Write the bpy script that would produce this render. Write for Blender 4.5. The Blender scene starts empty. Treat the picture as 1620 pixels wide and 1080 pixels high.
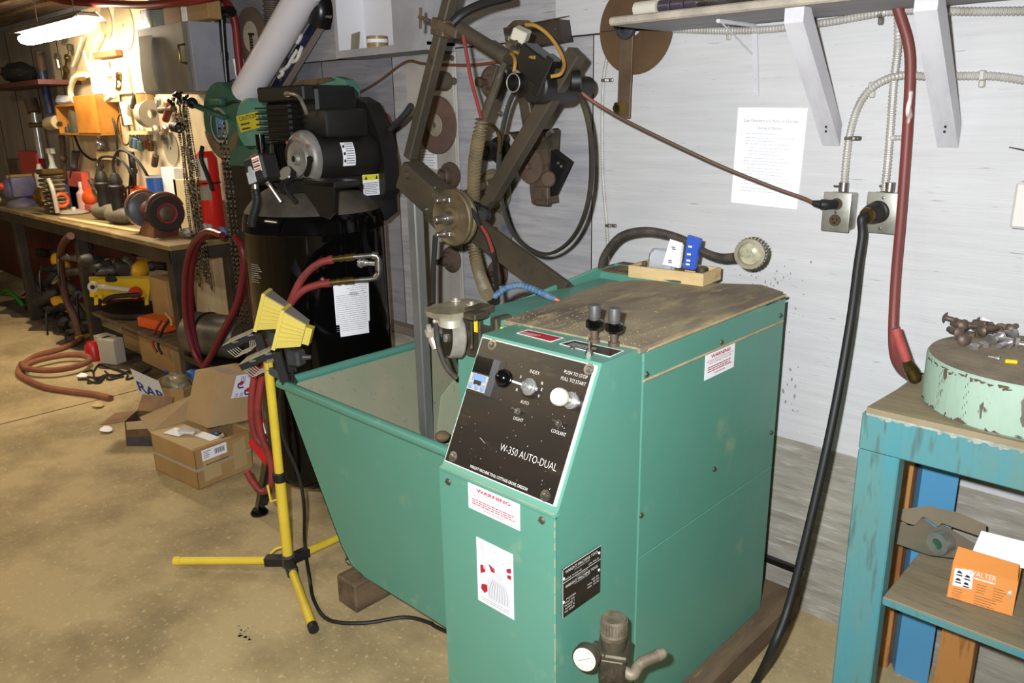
import bpy, bmesh, math, random
from mathutils import Vector as V, Matrix as M, noise as mnoise

random.seed(7)
SC = bpy.context.scene
COL = SC.collection
# ---------------------------------------------------------------- camera
F_PX = 1250.15
CAM = V((0, -2.24, 1.57))
_yaw, _pit, _rol = math.radians(-43.795), math.radians(16.142), math.radians(-1.0159)
_fw = V((math.sin(_yaw) * math.cos(_pit), math.cos(_yaw) * math.cos(_pit), -math.sin(_pit)))
_r0 = V((math.cos(_yaw), -math.sin(_yaw), 0)); _u0 = _r0.cross(_fw)
_rt = _r0 * math.cos(_rol) + _u0 * math.sin(_rol)
_up = -_r0 * math.sin(_rol) + _u0 * math.cos(_rol)
cd = bpy.data.cameras.new('camera'); cam = bpy.data.objects.new('camera', cd); COL.objects.link(cam)
cam.matrix_world = M(((_rt.x, _up.x, -_fw.x, CAM.x), (_rt.y, _up.y, -_fw.y, CAM.y), (_rt.z, _up.z, -_fw.z, CAM.z), (0, 0, 0, 1)))
cd.sensor_width = 36; cd.lens = F_PX / 1620 * 36; cd.clip_start = 0.02
SC.camera = cam
# ---------------------------------------------------------------- light
SC.view_settings.view_transform = 'Standard'; SC.view_settings.look = 'None'
SC.view_settings.gamma = 1; SC.view_settings.exposure = 0.0
w = bpy.data.worlds.new('world'); SC.world = w; w.use_nodes = True
w.node_tree.nodes['Background'].inputs[0].default_value = (1.0, 0.86, 0.66, 1)
w.node_tree.nodes['Background'].inputs[1].default_value = 0.07
fl = bpy.data.lights.new('flash', 'SPOT'); fl.energy = 320; fl.color = (0.93, 0.96, 1.0)
fl.spot_size = math.radians(130); fl.spot_blend = 0.9; fl.shadow_soft_size = 0.02
flo = bpy.data.objects.new('flash', fl); COL.objects.link(flo)
flo.matrix_world = cam.matrix_world.copy(); flo.location = CAM + _rt * -0.09 + _up * 0.085
# warm fluorescents elsewhere on the shop ceiling, out of frame
for nm, lc, en, sz in (('ceiling_lamp', (-3.6, -3.2, 2.5), 36, 1.2), ('ceiling_lamp', (-6.2, -2.6, 2.5), 24, 1.2)):
    l = bpy.data.lights.new(nm, 'AREA'); l.energy = en; l.color = (1.0, 0.83, 0.55); l.shape = 'RECTANGLE'; l.size = sz; l.size_y = 0.15
    o = bpy.data.objects.new(nm, l); COL.objects.link(o); o.location = lc

def at(px, py, x=None, y=None, z=None, p=None, n=None):
    """point of the room that the photograph shows at a pixel, on a known plane"""
    d = _rt * ((px - 810) / F_PX) - _up * ((py - 540) / F_PX) + _fw
    if x is not None: return CAM + d * ((x - CAM.x) / d.x)
    if y is not None: return CAM + d * ((y - CAM.y) / d.y)
    if z is not None: return CAM + d * ((z - CAM.z) / d.z)
    return CAM + d * ((V(p) - CAM).dot(V(n)) / d.dot(V(n)))

# ---------------------------------------------------------------- mesh builder
X, Y, Z = V((1, 0, 0)), V((0, 1, 0)), V((0, 0, 1))
def frame(axis):
    a = V(axis).normalized(); t = Z if abs(a.z) < 0.9 else X
    u = t.cross(a).normalized(); return u, a.cross(u).normalized(), a
def spline(pts, sub=6):
    P = [V(p) for p in pts]
    if len(P) < 3: return P
    out = []
    for i in range(len(P) - 1):
        a = P[i - 1] if i else P[0] * 2 - P[1]; b = P[i]; c = P[i + 1]; d = P[i + 2] if i + 2 < len(P) else P[-1] * 2 - P[-2]
        for k in range(sub):
            t = k / sub
            out.append(0.5 * ((2 * b) + (c - a) * t + (2 * a - 5 * b + 4 * c - d) * t * t + (3 * b - a - 3 * c + d) * t ** 3))
    out.append(P[-1]); return out

class MB:
    def __init__(s): s.v = []; s.f = []; s.m = []; s.mi = 0
    def add(s, vs, fs):
        n = len(s.v); s.v += [V(v) for v in vs]
        for f in fs: s.f.append([i + n for i in f]); s.m.append(s.mi)
        return s
    def bm(s, b):
        b.verts.index_update(); s.add([v.co.copy() for v in b.verts], [[v.index for v in f.verts] for f in b.faces]); b.free(); return s
    def box(s, a, b, bev=0, rot=None, seg=1):
        a, b = V(a), V(b); c = (a + b) / 2; d = V((abs(b.x - a.x), abs(b.y - a.y), abs(b.z - a.z)))
        return s.obox(c, d, rot, bev, seg)
    def obox(s, c, d, rot=None, bev=0, seg=1):
        b = bmesh.new(); bmesh.ops.create_cube(b, size=1)
        for v in b.verts: v.co = V((v.co.x * d[0], v.co.y * d[1], v.co.z * d[2]))
        if bev: bmesh.ops.bevel(b, geom=list(b.edges), offset=min(bev, 0.45 * min(d)), segments=seg, affect='EDGES', profile=0.5)
        R = rot.to_3x3() if rot else M.Identity(3)
        for v in b.verts: v.co = R @ v.co + V(c)
        return s.bm(b)
    def bar(s, p0, p1, wd, th, up=Z, bev=0):
        p0, p1 = V(p0), V(p1); a = (p1 - p0); L = a.length; a.normalize()
        side = a.cross(V(up)).normalized(); u = side.cross(a).normalized()
        R = M((side, a, u)).transposed()
        return s.obox((p0 + p1) / 2, (wd, L, th), R, bev)
    def tube(s, pts, r, n=10, smooth=True, sub=6, caps=True, closed=False, rf=None):
        P = spline(pts, sub) if smooth and len(pts) > 2 else [V(p) for p in pts]
        N = len(P); vs = []; fs = []; u = None
        for i, p in enumerate(P):
            t = (P[min(i + 1, N - 1)] - P[max(i - 1, 0)])
            if closed: t = P[(i + 1) % N] - P[i - 1]
            if t.length < 1e-9: t = Z.copy()
            t.normalize()
            if u is None: u = frame(t)[0]
            u = (u - t * u.dot(t)); u = u.normalized() if u.length > 1e-6 else frame(t)[0]
            w_ = t.cross(u)
            rr = r[i * (len(r) - 1) // max(N - 1, 1)] if isinstance(r, (list, tuple)) else r
            if rf: rr = rf(i, N)
            for k in range(n):
                a = 2 * math.pi * k / n; vs.append(p + u * (rr * math.cos(a)) + w_ * (rr * math.sin(a)))
        for i in range(N if closed else N - 1):
            j = (i + 1) % N
            for k in range(n):
                fs.append([i * n + k, i * n + (k + 1) % n, j * n + (k + 1) % n, j * n + k])
        if caps and not closed: fs += [list(range(n))[::-1], [(N - 1) * n + k for k in range(n)]]
        return s.add(vs, fs)
    def ribbed(s, pts, r, amp, pitch, n=12):
        P = spline(pts, 12); L = [0]
        for a, b in zip(P, P[1:]): L.append(L[-1] + (b - a).length)
        cnt = max(4, int(L[-1] / pitch * 4)); Q = []; j = 0
        for i in range(cnt + 1):
            d = L[-1] * i / cnt
            while j < len(L) - 2 and L[j + 1] < d: j += 1
            t = (d - L[j]) / max(L[j + 1] - L[j], 1e-9); Q.append(P[j].lerp(P[j + 1], min(t, 1)))
        return s.tube(Q, r, n, smooth=False, rf=lambda i, N: r + (amp if i % 4 in (0, 1) else -amp))
    def cyl(s, p0, p1, r0, r1=None, n=20, bev=0):
        p0, p1 = V(p0), V(p1); a = p1 - p0; L = a.length; r1 = r0 if r1 is None else r1
        if bev: return s.lathe([(0, 0), (r0 - bev, 0), (r0, bev), (r1, L - bev), (r1 - bev, L), (0, L)], p0, a, n)
        return s.lathe([(0, 0), (r0, 0), (r1, L), (0, L)], p0, a, n)
    def lathe(s, prof, o, axis, n=24):
        u, w_, a = frame(axis); o = V(o); vs = []; fs = []; ring = []
        for r, h in prof:
            if r < 1e-7: ring.append([len(vs)]); vs.append(o + a * h)
            else:
                ring.append(list(range(len(vs), len(vs) + n)))
                for k in range(n):
                    t = 2 * math.pi * k / n; vs.append(o + a * h + u * (r * math.cos(t)) + w_ * (r * math.sin(t)))
        for A, B in zip(ring, ring[1:]):
            if len(A) == 1 and len(B) == 1: continue
            for k in range(n):
                k2 = (k + 1) % n
                if len(A) == 1: fs.append([A[0], B[k2], B[k]][::-1])
                elif len(B) == 1: fs.append([A[k], A[k2], B[0]])
                else: fs.append([A[k], A[k2], B[k2], B[k]])
        return s.add(vs, fs)
    def prism(s, poly, t):
        P = [V(p) for p in poly]; t = V(t); n = len(P)
        return s.add(P + [p + t for p in P], [list(range(n))[::-1], [n + i for i in range(n)]] + [[i, (i + 1) % n, n + (i + 1) % n, n + i] for i in range(n)])
    def poly(s, pts): return s.add(pts, [list(range(len(pts)))])
    def sphere(s, c, r, sc=(1, 1, 1), n=16, rot=None):
        b = bmesh.new(); bmesh.ops.create_uvsphere(b, u_segments=n, v_segments=max(6, n * 2 // 3), radius=r)
        for v in b.verts:
            q = V((v.co.x * sc[0], v.co.y * sc[1], v.co.z * sc[2])); v.co = (rot.to_3x3() @ q if rot else q) + V(c)
        return s.bm(b)
    def torus(s, c, axis, R, r, n=28, k=10, a0=0, a1=360):
        u, w_, a = frame(axis); full = abs(a1 - a0) >= 360; N = n if full else n + 1
        P = [V(c) + u * (R * math.cos(t)) + w_ * (R * math.sin(t)) for t in [math.radians(a0 + (a1 - a0) * i / n) for i in range(N)]]
        return s.tube(P, r, k, smooth=False, closed=full)
    def hexnut(s, c, axis, r, h, hole=True):
        prof = [(r, 0), (r, h), (r * .55, h), (r * .55, h * .4), (0, h * .4)] if hole else [(r, 0), (r, h), (0, h)]
        return s.lathe([(0, 0)] + prof, c, axis, 6)
    def text(s, t, o, xd, yd, h, width=None, align='L', thin=0):
        cu = bpy.data.curves.new('t', 'FONT'); cu.body = t; cu.size = 1; cu.resolution_u = 2; cu.offset = thin
        ob = bpy.data.objects.new('t', cu); COL.objects.link(ob)
        me = bpy.data.meshes.new_from_object(ob.evaluated_get(bpy.context.evaluated_depsgraph_get()))
        xs = [v.co.x for v in me.vertices]; x0, x1 = min(xs), max(xs); sx = h / 0.72; sy = h / 0.72
        if width: sx = width / (x1 - x0)
        off = {'L': x0, 'C': (x0 + x1) / 2, 'R': x1}[align]; o, xd, yd = V(o), V(xd).normalized(), V(yd).normalized()
        s.add([o + xd * ((v.co.x - off) * sx) + yd * (v.co.y * sy) for v in me.vertices], [list(p.vertices) for p in me.polygons])
        bpy.data.objects.remove(ob); bpy.data.curves.remove(cu); bpy.data.meshes.remove(me); return s
    def lines(s, o, xd, yd, wd, rows, pitch, th, seed=1, ragged=.25, dash=True):
        """rows of unreadable small print"""
        rn = random.Random(seed); o, xd, yd = V(o), V(xd).normalized(), V(yd).normalized()
        for i in range(rows):
            x = 0; end = wd * (1 - ragged * rn.random())
            while x < end:
                L = rn.uniform(.03, .12) * wd if dash else end
                L = min(L, end - x); a = o + xd * x - yd * (i * pitch)
                s.add([a, a + xd * L, a + xd * L + yd * th, a + yd * th], [[0, 1, 2, 3]]); x += L + wd * .012
        return s

def root_loc(o):
    p = V((0, 0, 0))
    while o: p += o.location; o = o.parent
    return p
def mesh_of(name, mb, mats, off, ang=35):
    me = bpy.data.meshes.new(name); me.from_pydata([v - off for v in mb.v], [], mb.f)
    for m in (mats if isinstance(mats, (list, tuple)) else [mats]): me.materials.append(m)
    me.polygons.foreach_set('material_index', mb.m)
    b = bmesh.new(); b.from_mesh(me); bmesh.ops.recalc_face_normals(b, faces=b.faces); b.to_mesh(me); b.free()
    me.shade_smooth(); me.set_sharp_from_angle(angle=math.radians(ang)); return me
def thing(name, label, cat, loc, group=None):
    o = bpy.data.objects.new(name, None); COL.objects.link(o); o.location = V(loc); o.empty_display_size = .05
    o['label'] = label; o['category'] = cat
    if group: o['group'] = group
    return o
def part(name, mb, mats, parent, label=None, kind=None):
    o = bpy.data.objects.new(name, mesh_of(name, mb, mats, root_loc(parent))); COL.objects.link(o); o.parent = parent
    if label: o['label'] = label
    if kind: o['kind'] = kind
    return o
def single(name, mb, mats, label, cat, group=None, kind=None):
    xs = [v.x for v in mb.v]; ys = [v.y for v in mb.v]; zs = [v.z for v in mb.v]
    off = V(((min(xs) + max(xs)) / 2, (min(ys) + max(ys)) / 2, min(zs)))
    o = bpy.data.objects.new(name, mesh_of(name, mb, mats, off)); COL.objects.link(o); o.location = off
    o['label'] = label; o['category'] = cat
    if group: o['group'] = group
    if kind: o['kind'] = kind
    return o
def struct(name, mb, mats, label=None):
    o = bpy.data.objects.new(name, mesh_of(name, mb, mats, V((0, 0, 0)))); COL.objects.link(o); o['kind'] = 'structure'
    if label: o['label'] = label
    return o
def copy_thing(o, loc, label, rz=None):
    c = o.copy(); COL.objects.link(c); c.location = V(loc); c['label'] = label
    if rz is not None: c.rotation_euler.z = rz
    for ch in list(o.children):
        d = ch.copy(); COL.objects.link(d); d.parent = c
        for g in list(ch.children):
            e = g.copy(); COL.objects.link(e); e.parent = d
    return c

# ---------------------------------------------------------------- materials
def lin(c):
    c = c / 255; return c / 12.92 if c <= .04045 else ((c + .055) / 1.055) ** 2.4
def rgb(h):
    h = h.lstrip('#'); return tuple(lin(int(h[i:i + 2], 16)) for i in (0, 2, 4)) + (1,)
def mat(name, col, rough=.6, metal=0., col2=None, scale=8, amt=(.4, .65), stretch=(1, 1, 1), dirt=None, dscale=30, damt=(.6, .7), bump=0, bscale=60, spec=.5, alpha=1, trans=0, coat=0):
    m = bpy.data.materials.new(name); m.use_nodes = True; nt = m.node_tree; N = nt.nodes; L = nt.links
    b = N['Principled BSDF']; b.inputs['Roughness'].default_value = rough; b.inputs['Metallic'].default_value = metal
    b.inputs['Specular IOR Level'].default_value = spec; b.inputs['Base Color'].default_value = rgb(col)
    b.inputs['Alpha'].default_value = alpha; b.inputs['Transmission Weight'].default_value = trans; b.inputs['Coat Weight'].default_value = coat
    out = None
    tc = N.new('ShaderNodeTexCoord'); mp = N.new('ShaderNodeMapping'); mp.inputs['Scale'].default_value = stretch; L.new(tc.outputs['Object'], mp.inputs['Vector'])
    def layer(prev, c2, sc, am, det=6):
        nz = N.new('ShaderNodeTexNoise'); nz.inputs['Scale'].default_value = sc; nz.inputs['Detail'].default_value = det; nz.inputs['Roughness'].default_value = .62
        L.new(mp.outputs[0], nz.inputs['Vector'])
        mr = N.new('ShaderNodeMapRange'); mr.inputs[1].default_value = am[0]; mr.inputs[2].default_value = am[1]; L.new(nz.outputs['Fac'], mr.inputs[0])
        mx = N.new('ShaderNodeMix'); mx.data_type = 'RGBA'; L.new(mr.outputs[0], mx.inputs[0])
        if prev is None: mx.inputs[6].default_value = rgb(col)
        else: L.new(prev, mx.inputs[6])
        mx.inputs[7].default_value = rgb(c2); return mx.outputs[2]
    if col2: out = layer(out, col2, scale, amt)
    if dirt: out = layer(out, dirt, dscale, damt, 3)
    if out: L.new(out, b.inputs['Base Color'])
    if bump:
        nz = N.new('ShaderNodeTexNoise'); nz.inputs['Scale'].default_value = bscale; nz.inputs['Detail'].default_value = 5; L.new(mp.outputs[0], nz.inputs['Vector'])
        bp = N.new('ShaderNodeBump'); bp.inputs['Strength'].default_value = bump; bp.inputs['Distance'].default_value = .004
        L.new(nz.outputs['Fac'], bp.inputs['Height']); L.new(bp.outputs[0], b.inputs['Normal'])
    return m
def emit(name, col, st):
    m = bpy.data.materials.new(name); m.use_nodes = True; b = m.node_tree.nodes['Principled BSDF']
    b.inputs['Emission Color'].default_value = rgb(col); b.inputs['Emission Strength'].default_value = st; b.inputs['Base Color'].default_value = rgb('eeeeee'); return m

K = {}
K['wall'] = mat('white_painted_plywood', 'c9c8c7', .55, col2='bbb9b8', scale=3, amt=(.35, .8), stretch=(.8, 1, 16), dirt='8f8b87', dscale=11, damt=(.66, .71), bump=.25, bscale=18)
K['wallgrey'] = mat('grey_bare_plywood', 'a8a295', .8, col2='7c766a', scale=4, amt=(.35, .7), stretch=(1, 1, 7), dirt='b9b5ad', dscale=9, damt=(.55, .75), bump=.4, bscale=20)
K['walltan'] = mat('tan_plywood', 'cdbb98', .8, col2='b09c78', scale=3, stretch=(1, 1, .25), dirt='6f6350', dscale=14, damt=(.62, .75))
K['floor'] = mat('brown_concrete', 'b49f74', .75, col2='8c7a56', scale=2.2, amt=(.43, .64), dirt='c9b68c', dscale=50, damt=(.58, .75), bump=.3, bscale=70)
K['joint'] = mat('dark_joint', '2b241b', .9)
K['ceil'] = mat('brown_ceiling_board', '5b4a3a', .85, col2='7a6a58', scale=3, stretch=(1, 8, 1))
K['green'] = mat('green_enamel', '528b78', .36, col2='5a8f7d', scale=3, amt=(.3, .75), dirt='7d9a80', dscale=9, damt=(.62, .8), bump=.03, bscale=120)
K['greenpan'] = mat('green_pan_inside', '838a70', .7, col2='968f76', scale=5, amt=(.35, .7), dirt='6f745c', dscale=40, damt=(.6, .75), bump=.15)
K['greendark'] = mat('dusty_green', '2f5a48', .5, col2='5b6350', scale=7, amt=(.45, .7))
K['dirtytop'] = mat('grimy_worktop', '918368', .85, col2='62574a', scale=7, amt=(.4, .68), stretch=(1, .35, 1), dirt='a8976f', dscale=26, damt=(.52, .72), bump=.5, bscale=40)
K['dirt'] = mat('brown_grime', '6e5a3e', .95, col2='4a3c2b', scale=14, bump=.5)
K['panel'] = mat('black_panel', '1d1916', .33, col2='292119', scale=5, stretch=(1, 1, 5), amt=(.4, .75), dirt='4a3d2c', dscale=12, damt=(.62, .85))
K['black'] = mat('black_paint', '121212', .3, col2='1c1a17', scale=10)
K['blackgloss'] = mat('gloss_black', '060606', .12, spec=.6)
K['dusty'] = mat('dusty_black', '0e0d0b', .5, col2='1d1a14', scale=5, amt=(.4, .7))
K['rubber'] = mat('black_rubber', '191817', .55)
K['rubberdust'] = mat('dusty_rubber', '2e2a24', .7, col2='4f473a', scale=20)
K['plasticgrey'] = mat('grey_plastic', '3a3a3b', .5, col2='4a4844', scale=10)
K['steel'] = mat('steel', 'a7a39b', .35, .9, col2='7b7469', scale=14)
K['steeldark'] = mat('grimy_steel', '5f5848', .55, .6, col2='3c362b', scale=9, amt=(.4, .65), dirt='7d7157', dscale=20, damt=(.55, .75), bump=.2)
K['arm'] = mat('olive_grimy_steel', '463f33', .6, .35, col2='5b503e', scale=6, amt=(.4, .7), dirt='2e2a22', dscale=12, damt=(.6, .75))
K['post'] = mat('grey_steel_post', '7c7c76', .5, .2, col2='5f605b', scale=5, stretch=(1, 1, .3))
K['galv'] = mat('galvanised_steel', 'b4b3a8', .42, .65, col2='8f8d80', scale=8)
K['chrome'] = mat('chrome', 'd8d6d2', .22, .8)
K['brass'] = mat('brass', '8c7440', .35, .9, col2='5c4a2a', scale=12)
K['rust'] = mat('rusty_steel', '54463a', .65, .3, col2='66523e', scale=9, dirt='3c2d20', dscale=20, damt=(.55, .7), bump=.15)
K['white'] = mat('white_plastic', 'cbc5b4', .45)
K['paper'] = mat('white_paper', 'f0eff0', .8)
K['papergrey'] = mat('dusty_paper', '8f8772', .85, col2='7d7562', scale=6)
K['ink'] = mat('grey_ink', '8a8a90', .9)
K['inkdark'] = mat('black_ink', '232323', .9)
K['inkred'] = mat('red_ink', 'a3142a', .8)
K['inkblue'] = mat('blue_ink', '27306b', .8)
K['wletter'] = mat('white_lettering', 'e4e0d6', .5)
K['redhose'] = mat('red_rubber_hose', '8a2f28', .5, col2='6d2a24', scale=6)
K['redhosedark'] = mat('dark_red_hose', '651820', .35)
K['hosedusty'] = mat('dusty_orange_hose', '8c5a3e', .75, col2='7d4632', scale=8)
K['redpaint'] = mat('red_paint', 'b01d1c', .35)
K['reddark'] = mat('dark_red_paint', '5a1414', .5, col2='3c0f10', scale=5)
K['yellow'] = mat('yellow_paint', 'dcbd2c', .4, col2='c8a92c', scale=10, dirt='e6d48a', dscale=20, damt=(.6, .75))
K['yellowpale'] = mat('pale_yellow_plastic', 'dcc65c', .45)
K['yellowlabel'] = mat('yellow_label', 'c9bd25', .5)
K['card'] = mat('brown_cardboard', 'a98653', .85, col2='9a784a', scale=4)
K['cardlight'] = mat('tan_cardboard', 'ad9067', .85, col2='a08259', scale=4)
K['carddark'] = mat('stained_cardboard', '6e5132', .9, col2='3d3226', scale=6)
K['tape'] = mat('clear_tape', 'b39a6e', .2)
K['wood'] = mat('pale_plywood', 'cfb684', .65, col2='bfa06a', scale=6, stretch=(1, 1, 4), dirt='9c8254', dscale=9, damt=(.62, .7))
K['woodorange'] = mat('orange_fir', 'b07a40', .6, col2='8a5628', scale=5, stretch=(6, 6, .8), amt=(.45, .55))
K['wooddark'] = mat('dark_timber', '6e5a42', .85, col2='4a3a2a', scale=5, stretch=(5, .6, 5), bump=.3, dirt='7b694d', dscale=20, damt=(.58, .75))
K['teal'] = mat('worn_teal_paint', '4d8d95', .5, col2='5f8a85', scale=7, amt=(.4, .6), dirt='4f6f70', dscale=14, damt=(.58, .68), stretch=(2, 2, .35), bump=.4, bscale=30)
K['bluesteel'] = mat('blue_painted_steel', '4f8db4', .4)
K['benchtopwood'] = mat('worn_bench_board', '97886a', .8, col2='82745a', scale=6, stretch=(.5, 3, 1), dirt='6f6450', dscale=18, damt=(.6, .75), bump=.25)
K['mint'] = mat('chipped_mint_paint', 'a0b7a3', .6, col2='93aa96', scale=6, dirt='5f5344', dscale=26, damt=(.6, .63), stretch=(1, 1, .45), bump=.3)
K['stone'] = mat('grinding_stone', '94866f', .95, col2='7a6d5b', scale=10, bump=.5)
K['orange'] = mat('orange_print_card', 'e08a30', .6)
K['orangep'] = mat('orange_plastic', 'd4551a', .4)
K['bluep'] = mat('blue_plastic', '2b5fae', .4)
K['purple'] = mat('blue_violet_paint', '4c4c70', .5, col2='6a6460', scale=8)
K['greenhose'] = mat('green_cord', '2f8a2a', .5)
K['cordbrown'] = mat('brown_cord', '5b4232', .6, col2='8a4a34', scale=2.2, amt=(.45, .6))
K['glass'] = mat('clear_plastic', 'c9cdd0', .15, alpha=.35)
K['lens'] = mat('lamp_glass', 'c9c4a4', .15, .3, col2='8f8a70', scale=40)
K['wheel'] = mat('brown_abrasive', '5c4a3a', .8, col2='493a2e', scale=16, bump=.2)
K['wheelred'] = mat('dull_red_abrasive', '6a3c38', .8, col2='5a3634', scale=8)
K['bluehose'] = mat('blue_segment_hose', '3a5f80', .5, col2='66788a', scale=60)
K['lit'] = emit('fluorescent_tube', 'ffedd0', 92)
K['lamptop'] = mat('grey_lamp_housing', '6a645c', .6)
K['tin'] = mat('pale_tin', 'c7c0ae', .4, .5)
K['bag'] = mat('cloudy_bag', 'cfd2d6', .3, alpha=.55)
# ================================================================ setting
b = MB(); b.box((-10, -5.5, -.1), (2.2, .2, 0)); b.mi = 1
b.poly([(-4.765, -5, .0012), (-4.757, -5, .0012), (-4.757, -.05, .0012), (-4.765, -.05, .0012)])
b.mi = 2
rn = random.Random(3)
for i in range(60):
    c = at(388 + rn.gauss(0, 9), 1002 + rn.gauss(0, 7), z=.0015); r = rn.uniform(.002, .008)
    b.poly([(c.x + r * math.cos(t) * rn.uniform(.5, 1.2), c.y + r * math.sin(t) * rn.uniform(.5, 1.2), .0015) for t in [k * 1.05 for k in range(6)]])
for i in range(420):
    q = (rn.uniform(20, 640), rn.uniform(560, 1060)) if i % 3 else (rn.uniform(1190, 1320), rn.uniform(965, 1070))
    c = at(*q, z=.0015); r = rn.uniform(.001, .0035) * (2 if i % 9 == 0 else 1); a = rn.random() * 6
    if c.y > -.1: continue
    b.poly([(c.x + r * math.cos(a + t) * (1.8 if k % 2 else .5), c.y + r * math.sin(a + t) * .8, .0015) for k, t in enumerate((0, 1.6, 3.1, 4.7))])
K['chips'] = mat('pale_wood_chips', 'b9a67c', .9)
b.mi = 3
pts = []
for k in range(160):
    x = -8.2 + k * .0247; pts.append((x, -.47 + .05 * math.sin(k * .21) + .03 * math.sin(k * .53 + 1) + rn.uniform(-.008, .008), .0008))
b.poly(pts + [(-4.25, -.1, .0008), (-8.2, -.1, .0008)])  # dark patch under the workbench: floor dirt with the bench's shadow painted in
struct('floor', b, [K['floor'], K['joint'], K['chips'], mat('floor_dirt_and_bench_shade', '3d3223', .9, col2='5c4c34', scale=9, amt=(.45, .65))])
ZB0 = .578
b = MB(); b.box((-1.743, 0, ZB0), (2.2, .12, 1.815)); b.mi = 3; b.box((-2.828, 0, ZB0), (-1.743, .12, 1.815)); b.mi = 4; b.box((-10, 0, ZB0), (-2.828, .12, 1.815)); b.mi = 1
for xx in (-3.36, -2.83, -1.745):
    b.box((xx, -.0008, ZB0), (xx + .004, .001, 1.815))
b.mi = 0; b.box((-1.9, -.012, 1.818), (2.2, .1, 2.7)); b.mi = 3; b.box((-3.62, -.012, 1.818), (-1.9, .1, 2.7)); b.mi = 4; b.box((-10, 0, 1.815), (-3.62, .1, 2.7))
b.mi = 1; b.box((-3.62, -.011, 1.8135), (2.2, .1, 1.8185))
# bare flaked spots on the paint near the grinder
b.mi = 2; rn = random.Random(11)
for i in range(64):
    px = rn.gauss(1255, 10) if i % 3 == 0 else rn.gauss(1215, 26); py = rn.uniform(450, 650) if i % 3 == 0 else rn.gauss(438, 14)
    c = at(px, py, y=-.0006); r = rn.uniform(.0012, .005) * (1.4 if i % 9 == 0 else .8); st = rn.uniform(1, 2.4)
    b.poly([(c.x + r * math.cos(t) * rn.uniform(.5, 1), -.0005 - i * .00002, c.z + st * r * math.sin(t) * rn.uniform(.5, 1)) for t in [k * .9 for k in range(7)]])
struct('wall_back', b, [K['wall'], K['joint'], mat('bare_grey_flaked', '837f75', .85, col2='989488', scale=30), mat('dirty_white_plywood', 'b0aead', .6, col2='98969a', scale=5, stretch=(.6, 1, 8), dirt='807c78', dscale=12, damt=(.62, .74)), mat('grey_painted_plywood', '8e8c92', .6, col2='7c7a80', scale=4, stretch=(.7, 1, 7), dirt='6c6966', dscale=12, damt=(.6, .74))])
b = MB(); b.box((-4.2, .004, 0), (2.2, .12, ZB0)); struct('trim_1', b, K['wallgrey'], 'bare grey board along the foot of the white wall')
b = MB(); b.box((-6.95, -.014, .1), (-4.42, .0, 2.3)); b.mi = 2; b.box((-10, -.013, .1), (-6.951, 0, 2.3))
b.mi = 1
for xx in (-9.2, -8.6, -8, -7.4, -6.8): b.box((xx, -.0155, .9), (xx + .012, -.0125, 2.3))
struct('trim_2', b, [K['walltan'], K['joint'], mat('grey_tan_plywood', '8f867a', .8, col2='7a7166', scale=3, stretch=(1, 1, .25))], 'tan plywood panel lining the wall behind the workbench')
b = MB(); b.box((-10.1, -5.5, 0), (-9.9, .2, 2.7)); struct('wall_left', b, K['walltan'])
b = MB(); b.box((-10, -1.6, 2.34), (-3.4, .1, 2.4))
b.mi = 1
for k in range(7): b.box((-10, -.28 - k * .2, 2.318), (-3.4, -.24 - k * .2, 2.345))
struct('ceiling', b, [K['ceil'], K['wooddark']])
b = MB(); b.bar((-7.6, -.98, 2.30), (-4.9, -1.12, 2.30), .07, .075); struct('trim_3', b, K['ceil'], 'brown ceiling joist')

# ================================================================ saw grinder
XL, XR, YF, YS, YB, ZT, ZB = -1.267, -.921, -1.164, -.874, -.19, 1.08, .085
G = thing('saw_grinder', 'green enamelled saw grinding machine with black control panel and grimy flat top', 'machine', (-1.1, -.65, 0))
Q0, Q1 = V((0, YF + .012, .805)), V((0, -1.016, 1.08))          # slope of the console
b = MB(); b.prism([(XL, YF + .004, ZB), (XL, YF + .004, .797), (XL, Q0.y, .805), (XL, Q1.y, ZT), (XL, YS, ZT), (XL, YS, ZB)], (XR - XL - .001, 0, 0))
part('console', b, K['green'], G)
b = MB(); b.box((XL - .002, YF - .002, ZB + .001), (XR + .001, YF + .004, .795), .0015); b.box((XL - .002, YF - .002, .789), (XR + .001, Q0.y + .004, .797), .001)
part('front_cover', b, K['green'], G)
b = MB(); b.box((XL, YF + .001, .797), (XR - .004, Q0.y + .003, .7982)); part('dusty_lip', b, mat('dusty_beige_lip', 'a3a687', .9, col2='7f9a82', scale=14), G)
b = MB(); rn = random.Random(14); z = .12
while z < .78:
    h = rn.uniform(.01, .06); b.box((XR - .0006, YF - .0026, z), (XR + .0014, YF - .0008, min(z + h, .785))); z += h + rn.uniform(.004, .03)
part('worn_corner', b, mat('pale_worn_paint', '9ea382', .7), G)
b = MB()
for q in ((709, 762), (857, 823)):
    c = at(*q, y=YF - .003); b.sphere(c, .0085, (1, .45, 1), 12); b.box(c + V((-.006, -.005, -.001)), c + V((.006, -.003, .001)))
part('cover_screw', b, K['steeldark'], G)
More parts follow.
